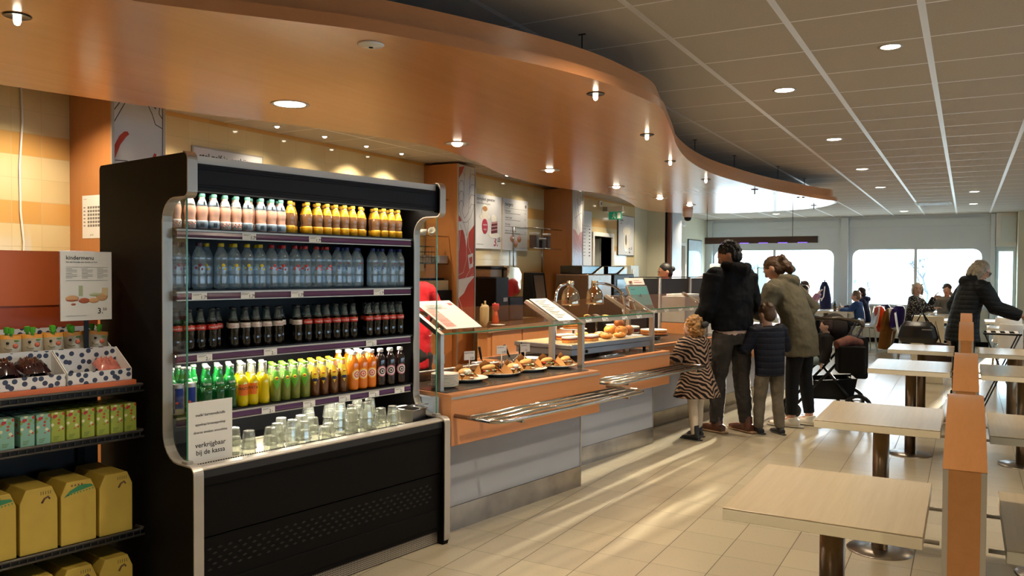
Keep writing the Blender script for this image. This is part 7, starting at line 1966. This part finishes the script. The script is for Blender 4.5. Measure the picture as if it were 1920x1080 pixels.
            if p.get('hood'):
                Q = tor(1.0)+Vector((0, -0.050*h, 0.032*h)); g.tube([Q+Vector((0.062*h, 0.04*h, 0.012*h)), Q+Vector((0.05*h, -0.005*h, 0)), Q+Vector((0, -0.03*h, -0.012*h)), Q+Vector((-0.05*h, -0.005*h, 0)), Q+Vector((-0.062*h, 0.04*h, 0.012*h))], [0.022*h, 0.032*h, 0.036*h, 0.032*h, 0.022*h], 12).ball(Q+Vector((0, -0.01*h, -0.035*h)), (0.065*h, 0.032*h, 0.055*h), 16, 10)
            c = g.build(nm, m_, o); remesh(c, 0.010 if h > 1.3 else 0.008, 3); wrinkle(c, p.get('wr', 0.014), p.get('ws', 0.10))
        elif kind in ('trousers', 'tights', 'jeans'):
            ft = p.get('fat', 0.008)
            g.tube([Vector((0, 0, hipz+0.05*h)), Vector((0, 0, hipz-0.01*h)), Vector((0, 0.0, hipz-0.06*h if seat is None else hipz-0.03*h))], [(0.085*h*wide+ft, 0.058*h+ft), (0.094*h*wide+ft, 0.068*h+ft), (0.080*h*wide+ft, 0.058*h+ft)], 20, side=(1, 0, 0))
            for s in (-1, 1):
                hip, kn, an, tf = lg[s]; end = an+(kn-an)*p.get('short', 0.0)
                g.tube([hip, hip*0.5+kn*0.5, kn, kn*0.5+end*0.5, end], [0.052*h+ft, 0.047*h+ft, 0.037*h+ft, 0.034*h+ft, p.get('cuff', 0.027)*h+ft], 14)
            c = g.build(nm, m_, o); remesh(c, 0.009, 3); wrinkle(c, p.get('wr', 0.010), 0.06)
        elif kind == 'skirt':
            g.tube([Vector((0, 0, hipz+0.03*h)), Vector((0, 0, hipz-0.08*h)), Vector((0, 0, p.get('to', 0.3)*h))], [(0.09*h, 0.07*h), (0.11*h, 0.09*h), (0.12*h, 0.10*h)], 20, side=(1, 0, 0))
            c = g.build(nm, m_, o); remesh(c, 0.010, 3); wrinkle(c)
        elif kind in ('shoe', 'boot'):
            for s in (-1, 1):
                hip, kn, an, tf = lg[s]; T_ = tf.normalized(); zf = an.z-0.045*h
                g = MB(); q0 = Vector((an.x, an.y, zf)); hh = p.get('shaft', 0.0)
                g.tube([q0-T_*0.045*h+up*0.022*h, q0+up*0.026*h, q0+T_*0.075*h+up*0.018*h, q0+T_*0.118*h+up*0.014*h], [(0.023*h, 0.022*h), (0.028*h, 0.026*h), (0.029*h, 0.018*h), (0.017*h, 0.012*h)], 14, side=(1, 0, 0))
                g.tube([q0+up*0.02*h-T_*0.012*h, an+up*(0.008+hh)*h-T_*0.004*h], [0.028*h, 0.030*h], 12)
                c = g.build(kind, m_, o); remesh(c, 0.006, 2)
                if p.get('sole') is not None:
                    MB().tube([q0-T_*0.066*h+up*0.006*h, q0+up*0.006*h, q0+T_*0.085*h+up*0.006*h, q0+T_*0.132*h+up*0.007*h], [(0.018*h, 0.006*h), (0.028*h, 0.006*h), (0.030*h, 0.006*h), (0.014*h, 0.005*h)], 14, side=(1, 0, 0)).build('sole', p['sole'], c)
                if p.get('lace') is not None:
                    MB().tube([q0+T_*0.02*h+up*0.055*h+Vector((0.012*h, 0, 0)), q0+T_*0.05*h+up*0.05*h+Vector((0.03*h, 0.01*h, 0)), q0+T_*0.03*h+up*0.035*h+Vector((0.035*h, 0, 0))], 0.0025, 5).tube([q0+T_*0.035*h+up*0.048*h+Vector((q*0.014*h, 0, 0)) for q in (-1, 0, 1)], 0.003, 5).build('lace', p['lace'], c)
    return o
def m_zebra():
    t = NT('zebra_striped_fur'); x = t.xyz(t.pos(True))
    n = t.noise(t.pos(True), 5.0, 2)
    ax = t.math('ABSOLUTE', x[0])
    v = t.math('ADD', t.math('MULTIPLY', x[2], 32.0), t.math('MULTIPLY', ax, -22.0))
    v = t.math('ADD', v, t.math('MULTIPLY', n, 5.5))
    f = t.math('GREATER_THAN', t.math('SINE', t.math('MULTIPLY', v, 6.28*0.75)), 0.15)
    t.base(t.mix(f, '#120b09', '#8d7360')); t.set(0.9, spec=0.2); t.bump(t.noise(t.pos(True), 90, 2), 0.4, 0.004); return t.mat
def m_spots():
    t = NT('black_dress_with_pale_spots')
    vo = t.n('ShaderNodeTexVoronoi'); vo.inputs['Scale'].default_value = 38; t.link(t.pos(True), vo.inputs['Vector'])
    t.base(t.mix(t.math('LESS_THAN', vo.outputs['Distance'], 0.32), '#100e12', '#b9b0a0')); t.set(0.8); return t.mat
def m_quilt(name, c):
    t = NT(name); x = t.xyz(t.pos(True)); s = t.math('ABSOLUTE', t.math('SINE', t.math('MULTIPLY', x[2], 55.0)))
    t.base(c); t.set(0.6, spec=0.18); t.bump(t.math('POWER', s, 0.5), 0.55, 0.010); return t.mat
HB = mat('black_hair', '#0d0a09', 0.55, spec=0.3, var=0.3, nscale=40, bump=0.4)
HBR = mat('light_brown_hair', '#44301f', 0.5, spec=0.3, var=0.35, nscale=40, bump=0.5)
HGB = mat('golden_brown_curls', '#8a6232', 0.45, spec=0.35, var=0.4, nscale=30, bump=0.5)
HDB = mat('dark_brown_hair', '#32211a', 0.5, spec=0.3, var=0.35, nscale=40, bump=0.5)
HBL = mat('ash_blond_hair', '#8f8470', 0.45, spec=0.3, var=0.35, nscale=40, bump=0.4)
HSV = mat('silver_blond_hair', '#b5aca0', 0.45, spec=0.3, var=0.3, nscale=40, bump=0.4)
blackcoat = mat('black_jacket_cloth', '#08080b', 0.75, spec=0.12, var=0.1, nscale=5, bump=0.15); sole_w = mat('white_sole', '#c9c2b2', 0.6)
pv = 1
man = person('tall man in a black hooded jacket and dark jeans facing the food counter', -1.93, 7.70, 150, 1.84, SK2,
    [('jeans', cloth('washed_black_denim', '#2c2825', 0.8, 0.5, 7), {'fat': 0.012, 'wr': 0.02, 'short': 0.02}), ('jacket', blackcoat, {'fat': 0.048, 'bottom': 0.03, 'hood': 1, 'wr': 0.03}), ('shirt', cloth('pale_pink_tee', '#b59a8c', 0.9), {'fat': 0.024, 'bottom': -0.06, 'sleeves': 0}), ('boot', mat('brown_leather_boot', '#4a2513', 0.35, var=0.3), {'shaft': 0.03, 'sole': mat('tan_sole', '#8a6a4a', 0.7), 'lace': M['ink']})],
    (HB, 'curly'), 0.06, (28, 38), 1.0, {-1: ((-0.035, 0.01, -0.175), (-0.0, 0.10, -0.115)), 1: ((0.045, 0.0, -0.165), (-0.02, 0.11, -0.09))}, {-1: (0.0, 0.08), 1: (0.03, -0.05)}, wide=1.08)
girl = person('small curly-haired girl in a zebra-striped coat and cream tights at the counter', -2.13, 7.25, 158, 1.10, SK3,
    [('tights', cloth('cream_tights', '#c9b9a4', 0.8, 0.04), {'fat': 0.004, 'wr': 0.004}), ('coat', m_zebra(), {'fat': 0.036, 'bottom': -0.55, 'flare': 0.13, 'wr': 0.014}), ('boot', mat('black_ankle_boot', '#0d0b0b', 0.4), {'shaft': 0.07, 'sole': M['ink'], 'lace': M['ink']})],
    (HGB, 'curlylong'), 0.12, (5, 15), 1.22, {-1: ((-0.05, 0.06, -0.15), (0.0, 0.15, 0.0)), 1: ((0.07, 0.02, -0.16), (0.03, 0.04, -0.13))}, {-1: (0, -0.03), 1: (0.04, 0.06)})
MB().ball((0, 0, 0), (0.05, 0.025, 0.03), 12, 8).build('dark_hair_bow', M['ink'], girl, (0.045, -0.045, 1.045))
boy = person('boy in a navy quilted jacket and washed jeans seen from behind', -1.60, 7.81, 140, 1.22, SK3,
    [('jeans', cloth('khaki_washed_denim', '#5f574a', 0.85, 0.3, 8), {'fat': 0.012, 'wr': 0.016}), ('jacket', m_quilt('navy_quilted_nylon', '#10121e'), {'fat': 0.030, 'bottom': -0.22, 'wr': 0.008}), ('shoe', mat('black_suede_shoe', '#100e0d', 0.6), {'sole': M['ink'], 'shaft': 0.01})],
    (HBR, 'short'), 0.10, (18, 5), 1.17, {-1: ((-0.07, 0.03, -0.15), (0.03, 0.12, -0.02)), 1: ((0.07, 0.03, -0.15), (-0.02, 0.12, 0.0))}, {-1: (0.0, 0.06), 1: (0.02, -0.03)}, wide=1.12)
woman = person('woman in an olive hooded coat bending over the boy, one hand on her hip', -1.42, 8.38, 172, 1.76, SK1,
    [('trousers', cloth('black_slim_trousers', '#0c0c0f', 0.8), {'fat': 0.004, 'wr': 0.008, 'short': 0.10}), ('coat', cloth('olive_wool_coat', '#565040', 0.9, 0.12, 6, 0.4), {'fat': 0.042, 'bottom': -0.40, 'flare': 0.05, 'hood': 1, 'wr': 0.026}), ('shoe', mat('white_leather_sneaker', '#cfc9bb', 0.45), {'sole': sole_w, 'lace': M['inkgrey']})],
    (HBR, 'pony'), 0.42, (30, 0), 1.0, {-1: ((-0.05, 0.05, -0.165), (0.05, 0.12, 0.06)), 1: ((0.13, -0.10, -0.13), (-0.10, 0.08, -0.10))}, {-1: (0.0, 0.05), 1: (0.0, -0.06)}, wide=1.06)
cashier = person('till worker in a red shirt with dark tied-back hair behind the partition', -3.66, 11.05, 215, 1.66, SK2,
    [('trousers', cloth('black_work_trousers', '#101012'), {}), ('shirt', cloth('red_work_shirt', '#a8141c', 0.75, 0.08), {'fat': 0.010, 'bottom': -0.05, 'sleeves': 0.6}), ('shoe', M['black'], {})],
    (HB, 'bun'), 0.08, (14, 5), 1.04)
redw = person('worker in a red T-shirt and dark trousers partly hidden behind the drinks cooler', *KP(0.98, -1.28)[:2], 160, 1.70, SK3,
    [('trousers', cloth('dark_grey_trousers', '#2c2824', 0.85), {'fat': 0.01}), ('shirt', cloth('bright_red_tshirt', '#b51a22', 0.75, 0.08), {'fat': 0.022, 'bottom': -0.22, 'sleeves': 0.75, 'wr': 0.02}), ('shoe', M['black'], {})],
    (HDB, 'short'), 0.15, (20, 0), 1.0, {1: ((0.10, 0.03, -0.14), (0.02, 0.11, -0.08)), -1: ((-0.06, 0.06, -0.15), (0.02, 0.13, 0.0))})
lady = person('grey-blond woman with glasses in a black padded jacket reaching to the right', -0.04, 11.35, 18, 1.72, SK1,
    [('trousers', cloth('black_jeans', '#0c0d12'), {'fat': 0.02}), ('jacket', m_quilt('black_padded_nylon', '#0d1114'), {'fat': 0.050, 'bottom': -0.38, 'flare': 0.06, 'hood': 1, 'wr': 0.012}), ('shoe', M['black'], {'sole': M['ink']})],
    (HBL, 'bob'), 0.28, (24, -6), 1.06, {1: ((0.02, 0.09, -0.150), (0.03, 0.145, -0.055)), -1: ((-0.03, -0.09, -0.15), (0.06, 0.02, -0.12))}, {}, None, 1.12, glasses=True)
# her handbag and brown skirt-like bag
t = thing('handbag', 'large black handbag hanging behind the woman in the padded jacket', 'bag', (-0.52, 11.28, 0.62), radians(-8))
m = MB().tube([(0, 0, 0.03), (0, 0, 0.10), (0, 0, 0.24), (0, 0, 0.30)], [(0.20, 0.05), (0.24, 0.08), (0.20, 0.07), (0.15, 0.03)], 18, side=(1, 0, 0)); o = m.build('bag_body', mat('black_leather', '#0a0a0c', 0.35, var=0.2), t); remesh(o, 0.010, 3)
MB().tube([(-0.08, 0, 0.29), (-0.04, 0, 0.42), (0.04, 0, 0.44), (0.10, 0, 0.29)], 0.009, 8).tube([(-0.02, 0.03, 0.29), (0.04, 0.03, 0.42), (0.12, 0.03, 0.29)], 0.009, 8).build('handles', M['blackp'], t)
MB().box(0.06, 0.17, -0.088, -0.082, 0.20, 0.212).build('metal_clasp', M['alu'], t)
t = thing('brown_shopping_bag', 'brown cloth bag hanging below the black handbag', 'bag', (-0.33, 11.42, 0.30), 0.1)
o = MB().tube([(-0.02, 0, 0.0), (0, 0, 0.18), (0.02, 0, 0.36)], [(0.20, 0.06), (0.19, 0.07), (0.13, 0.04)], 16, side=(1, 0, 0)).build('bag_body', cloth('brown_cloth', '#4a3a33'), t); remesh(o, 0.012, 3)
MB().tube([(-0.05, 0, 0.35), (0, 0, 0.62), (0.06, 0, 0.35)], 0.008, 6).build('handles', M['blackp'], t)

# ================================================================ STROLLER with toddler
t = thing('stroller', 'black pushchair with basket and arched handlebar behind the woman in olive', 'stroller', (-1.30, 9.05, 0), radians(14))
seatm = cloth('black_stroller_fabric', '#0c0c0d', 0.8)
o = MB().tube([(-0.16, -0.10, 0.40), (-0.20, 0.0, 0.52), (-0.05, 0.12, 0.62), (0.05, 0.2, 0.85), (0.02, 0.22, 1.05)], [(0.20, 0.05), (0.21, 0.07), (0.21, 0.07), (0.20, 0.06), (0.17, 0.05)], 16, side=(0, 1, 0)).build('seat', seatm, t); remesh(o, 0.012, 3)
o = MB().ball((0.10, 0.0, 0.95), (0.13, 0.20, 0.15), 18, 12).build('hood', cloth('dark_brown_hood', '#1e1613', 0.8), t)
m = MB().box(-0.12, 0.24, -0.22, 0.22, 0.22, 0.24)
for y in (-0.22, 0.20): m.prism([(-0.14, 0.23), (0.26, 0.23), (0.30, 0.44), (-0.18, 0.40)], 'y', y, y+0.02)
m.prism([(-0.22, 0.23), (0.22, 0.23), (0.22, 0.42), (-0.22, 0.42)], 'x', 0.25, 0.27); m.build('under_basket', seatm, t)
m = MB().tube([(-0.30, -0.23, 0.14), (0.02, -0.25, 0.50), (0.22, -0.25, 0.75), (0.34, -0.25, 0.98)], 0.014, 8).tube([(-0.30, 0.23, 0.14), (0.02, 0.25, 0.50), (0.22, 0.25, 0.75), (0.34, 0.25, 0.98)], 0.014, 8).tube([(0.30, -0.24, 0.15), (0.02, -0.25, 0.50)], 0.014, 8).tube([(0.30, 0.24, 0.15), (0.02, 0.25, 0.50)], 0.014, 8)
m.build('chassis_frame', M['blackm'], t)
MB().tube([(0.34, -0.25, 0.98), (0.30, -0.25, 1.03), (0.10, -0.27, 1.06), (-0.16, -0.28, 1.05)], 0.017, 10).tube([(0.34, 0.25, 0.98), (0.36, 0.12, 1.03), (0.36, -0.12, 1.03), (0.34, -0.25, 0.98)], 0.017, 10).build('handlebar', mat('bronze_black_grip', '#3a2f22', 0.3), t)
for (x, y, r) in ((0.30, -0.27, 0.145), (0.30, 0.27, 0.145), (-0.32, -0.21, 0.085), (-0.32, 0.21, 0.085)):
    w_ = MB().tube([(x+(r-0.02)*cos(a), y, r+(r-0.02)*sin(a)) for a in [2*pi*k/20 for k in range(20)]], 0.02, 8, closed=True).build('wheel', M['blackp'], t)
    m = MB().tube([(x, y-0.025, r), (x, y+0.025, r)], 0.02, 10)
    for k in range(5): m.tube([(x, y, r), (x+(r-0.03)*cos(k*1.2566), y, r+(r-0.03)*sin(k*1.2566))], 0.006, 6)
    m.build('hub_and_spokes', M['alu'], w_)
o = MB().rbox(0.27, 0.40, -0.21, 0.21, 0.44, 0.86, 0.03, axis='y').build('hanging_bag', seatm, t)
t2 = thing('changing_bag', 'black bag with a rust-brown patterned top hooked on the pushchair handle', 'bag', (-1.10, 8.85, 0.52), radians(14))
o = MB().rbox(-0.06, 0.20, -0.24, 0.10, 0.0, 0.27, 0.03).build('bag_body', M['black'], t2, bevel=0.01)
o = MB().tube([(-0.08, -0.20, 0.28), (0.05, -0.10, 0.32), (0.18, 0.0, 0.29)], [0.045, 0.055, 0.04], 12).build('patterned_cloth', mat('rust_patterned_cloth', '#5a2f22', 0.8, var=0.6, nscale=18), t2); remesh(o, 0.01, 2)
tod = person('toddler in dark coat, jeans and tan boots sitting in the pushchair', -1.30, 8.90, 190, 0.86, SK3,
    [('jeans', cloth('light_blue_denim', '#6f7f86', 0.85, 0.2), {'fat': 0.012}), ('jacket', cloth('toddler_dark_coat', '#14100f'), {'fat': 0.03, 'bottom': -0.1}), ('boot', mat('tan_child_boot', '#9a6228', 0.5), {'shaft': 0.05, 'sole': M['ink']})],
    (HDB, 'short'), -0.15, (10, 0), 1.25, None, {}, 0.56)

# ================================================================ FAR DINING AREA
cafe_table('white-topped table where the boy in blue is colouring, near the left far window', -3.05, -1.95, 17.2, 18.0, 'tables near the far windows')
chair('white chair under the boy in the blue jumper, nearer of the two', -1.78, 17.45, 203)
chair('white chair with the navy coat, farther of the pair at the left far table', -1.74, 18.05, 203)
navy = cloth('navy_hooded_cloth', '#161e3e', 0.8)
person('boy in a blue jumper and jeans sitting at the far table, back to the room', -1.84, 17.45, 178, 1.28, SK3,
    [('jeans', cloth('dark_blue_jeans', '#1c2430'), {}), ('shirt', cloth('blue_grey_jumper', '#2f4f86', 0.85, 0.25, 3), {'fat': 0.018, 'bottom': -0.1}), ('shoe', mat('dark_trainer', '#2a1c20', 0.6), {'sole': sole_w})],
    (mat('sandy_hair', '#6f5a44', 0.5, var=0.3, nscale=40), 'short'), 0.15, (10, 0), 1.15, {-1: ((-0.04, 0.10, -0.12), (0.03, 0.14, 0.02)), 1: ((0.04, 0.10, -0.12), (-0.03, 0.14, 0.02))}, {}, 0.45, vox=0.011, group='family at the left far table')
person('child in a navy hooded top sitting beyond the boy in blue', -1.80, 18.05, 180, 1.38, SK3,
    [('jeans', cloth('black_child_trousers', '#15161c'), {}), ('jacket', navy, {'fat': 0.022, 'hood': 1}), ('shoe', M['black'], {})],
    (HDB, 'short'), 0.15, (10, 0), 1.12, {-1: ((-0.04, 0.10, -0.12), (0.03, 0.14, 0.02)), 1: ((0.04, 0.10, -0.12), (-0.03, 0.14, 0.02))}, {}, 0.45, vox=0.011, group='family at the left far table')
coat('bright orange padded coat over the chair behind the boy in blue', -1.78, 17.45, 203, m_quilt('orange_quilted_nylon', '#c8401c'), 0.86, 0.36, 0.20, -0.06, 0.02)
coat('navy coat over the chair behind the orange coat', -1.74, 18.05, 203, navy, 0.88, 0.34, 0.21, -0.08)
chair('white chair of the woman in pink at the left far table', -3.20, 17.40, 0)
chair('white chair of the dark-haired diner farthest left', -3.20, 18.05, 0)
person('dark-haired person bending over food at the left far table, nearer one', -3.12, 17.40, 5, 1.58, SK3,
    [('jeans', cloth('grey_jeans_far', '#2a2c34'), {}), ('shirt', cloth('pale_pink_blouse', '#b9909c', 0.8), {'fat': 0.016}), ('shoe', M['black'], {})],
    (HDB, 'bob'), 0.35, (20, 0), 1.0, {-1: ((-0.04, 0.10, -0.13), (0.08, 0.09, 0.09)), 1: ((0.04, 0.10, -0.13), (-0.08, 0.09, 0.09))}, {}, 0.45, vox=0.012, group='family at the left far table')
person('long-haired woman in pink eating at the left far table, by the window', -3.10, 18.05, 0, 1.68, SK3,
    [('jeans', cloth('dark_jeans_far', '#1c1e28'), {}), ('shirt', cloth('dusty_pink_top', '#a87c8a', 0.8), {'fat': 0.014}), ('shoe', M['black'], {})],
    (HBR, 'long'), 0.15, (12, 0), 1.0, {-1: ((-0.04, 0.11, -0.12), (0.08, 0.07, 0.13)), 1: ((0.04, 0.11, -0.12), (-0.07, 0.07, 0.13))}, {}, 0.45, vox=0.012, group='family at the left far table')
t = thing('coat_stand_jacket', 'dark blue coat with a pale strap hanging on a stand by the window pier', 'coat', (-2.72, 18.85, 0))
o = MB().tube([(0, 0, 1.32), (0, 0, 1.2), (0.02, 0, 0.95), (0.03, 0, 0.72)], [(0.05, 0.04), (0.10, 0.07), (0.125, 0.08), (0.12, 0.07)], 16, side=(1, 0, 0)).build('coat_body', navy, t); remesh(o, 0.014, 3)
MB().tube([(0.02, -0.09, 1.22), (0.0, -0.10, 1.0), (-0.05, -0.10, 0.9)], 0.012, 6).build('pale_strap', M['card'], t)
MB().tube([(0, 0.02, 0.0), (0, 0.02, 1.36)], 0.015, 8).lathe([(0.0, 0.02), (0.18, 0.01), (0.19, 0)], 16).build('stand_pole', M['blackm'], t)
def table_bottle(label, x, y, m_, h_=0.22, z=0.7505):
    o = thing('sauce_bottle', label, 'bottle', (x, y, z)); MB().lathe([(0, 0), (0.03, 0), (0.03, h_*0.6), (0.012, h_*0.8), (0.012, h_*0.95)], 14).build('bottle_body', m_, o); MB().lathe([(0.014, h_*0.951), (0.014, h_), (0, h_)], 10).build('cap', M['white'], o)
table_bottle('dark bottle on the left far table', -2.30, 17.35, M['cola']); table_bottle('clear short bottle beside the dark bottle on the far table', -2.20, 17.3, M['alupale'], 0.16)
o = plate_mesh(0.12, 0.02).build('dinner_plate', M['porcelain']); o.location = (-2.78, 17.45, 0.7505); tag(o, 'white plate in front of the dark-haired diner', 'plate')
t = thing('colouring_sheet', 'white paper hanging over the edge of the left far table', 'paper', (-2.15, 17.19, 0.62)); MB().box(-0.20, 0.10, -0.003, 0.0, -0.02, 0.13).build('paper_sheet', M['card'], t)
# right group
cafe_table('white table of the blond woman in the spotted dress', -0.62, 0.10, 16.6, 17.4, 'tables near the far windows')
cafe_table('white table in front of the right far window, behind the spotted dress', -0.62, 0.10, 18.0, 18.7, 'tables near the far windows')
chair('white chair draped with mustard and purple coats', -0.98, 17.0, -25)
person('silver-blond woman in a black spotted dress looking back at the camera', -0.88, 17.0, -10, 1.66, SK3,
    [('dress', m_spots(), {'fat': 0.018, 'bottom': -0.25, 'flare': 0.06}), ('tights', cloth('purple_dark_tights', '#1a1424'), {}), ('shoe', M['black'], {})],
    (HSV, 'bob'), 0.10, (0, -68), 1.05, {-1: ((-0.03, 0.10, -0.12), (0.03, 0.07, 0.13)), 1: ((0.05, 0.08, -0.13), (-0.02, 0.14, 0.03))}, {}, 0.45, vox=0.011)
coat('mustard brown coat hanging low over the chair of the blond woman', -0.98, 17.0, -25, cloth('mustard_cloth', '#7a4e1c', 0.9), 0.84, 0.06, 0.22, -0.06, 0.05)
coat('purple coat on top of the mustard coat', -0.98, 17.0, -25, cloth('purple_cloth', '#2c1c5c', 0.85), 0.90, 0.50, 0.19, 0.10)
chair('white chair of the person in the grey jacket', -0.30, 17.85, 250)
person('person in a grey jacket holding up a phone beyond the blond woman', -0.32, 17.9, 265, 1.62, SK2,
    [('jeans', cloth('jeans_blue_far', '#2a3448'), {}), ('jacket', cloth('grey_linen_jacket', '#6e6a62', 0.9), {'fat': 0.025}), ('shoe', M['black'], {})],
    (HDB, 'short'), 0.15, (0, 0), 1.0, {-1: ((-0.03, 0.08, -0.13), (0.06, 0.06, 0.15)), 1: ((0.05, 0.08, -0.13), (-0.05, 0.08, 0.12))}, {}, 0.45, vox=0.012)
chair('empty white shell chair facing right in front of the spotted dress', -0.80, 15.3, 0)
cafe_table('white table right of the empty shell chair', -0.52, 0.05, 14.9, 15.7, 'tables near the far windows')
t = thing('low_partition', 'cream low partition panel behind the standing woman', 'partition', (-0.42, 12.6, 0)); MB().box(-0.24, 0.16, -0.02, 0.02, 0, 0.93).build('partition_panel', mat('cream_partition', '#c2b596', 0.6), t, bevel=0.004)
for i, (x, y) in enumerate([(0.62, 13.6), (0.62, 15.4)]):
    cafe_table('white table right of the standing woman, %s of two' % ['nearer', 'farther'][i], x-0.35, x+0.45, y-0.35, y+0.35, 'tables near the far windows')
    chair('white chair tucked at the %s right-hand table' % ['nearer', 'farther'][i], x-0.05, y-0.62, 90)
t = thing('planter_box', 'orange wooden divider box with pebbles and small jars on top at the right edge', 'planter', (0.93, 10.55, 0))
MB().box(-0.36, 0.40, -0.28, 0.28, 0, 0.90).build('wooden_box', M['beech_v'], t, bevel=0.004)
m = MB(); random.seed(9)
for k in range(46): m.m(k % 3).ball((random.uniform(-.30, .34), random.uniform(-.22, .22), 0.915+random.uniform(0, .03)), (0.03, 0.025, 0.02), 8, 6)
o = m.build('pebbles', [M['inkgrey'], M['cream'], M['blackm']], t); o['kind'] = 'stuff'
MB().box(0.02, 0.30, -0.10, 0.14, 0.96, 1.06).build('cream_tissue_box', M['cream'], t)
t = thing('tray_rack', 'black folding tray rack with white slats right of the standing woman', 'rack', (0.36, 10.75, 0))
m = MB().tube([(-0.18, -0.20, 0.845), (0.18, -0.20, 0.845), (0.18, 0.20, 0.845), (-0.18, 0.20, 0.845)], 0.010, 6, closed=True)
for a, b in ((-1, 1), (1, -1)): m.tube([(0.17*a, -0.19, 0.84), (0.17*b, -0.19, 0.0)], 0.008, 6).tube([(0.17*a, 0.19, 0.84), (0.17*b, 0.19, 0.0)], 0.008, 6)
m.build('folding_frame', M['blackm'], t)
for k in range(4): MB().box(-0.15+k*0.09, -0.11+k*0.09, -0.20, 0.20, 0.8565, 0.862).build('slat', M['white'], t)
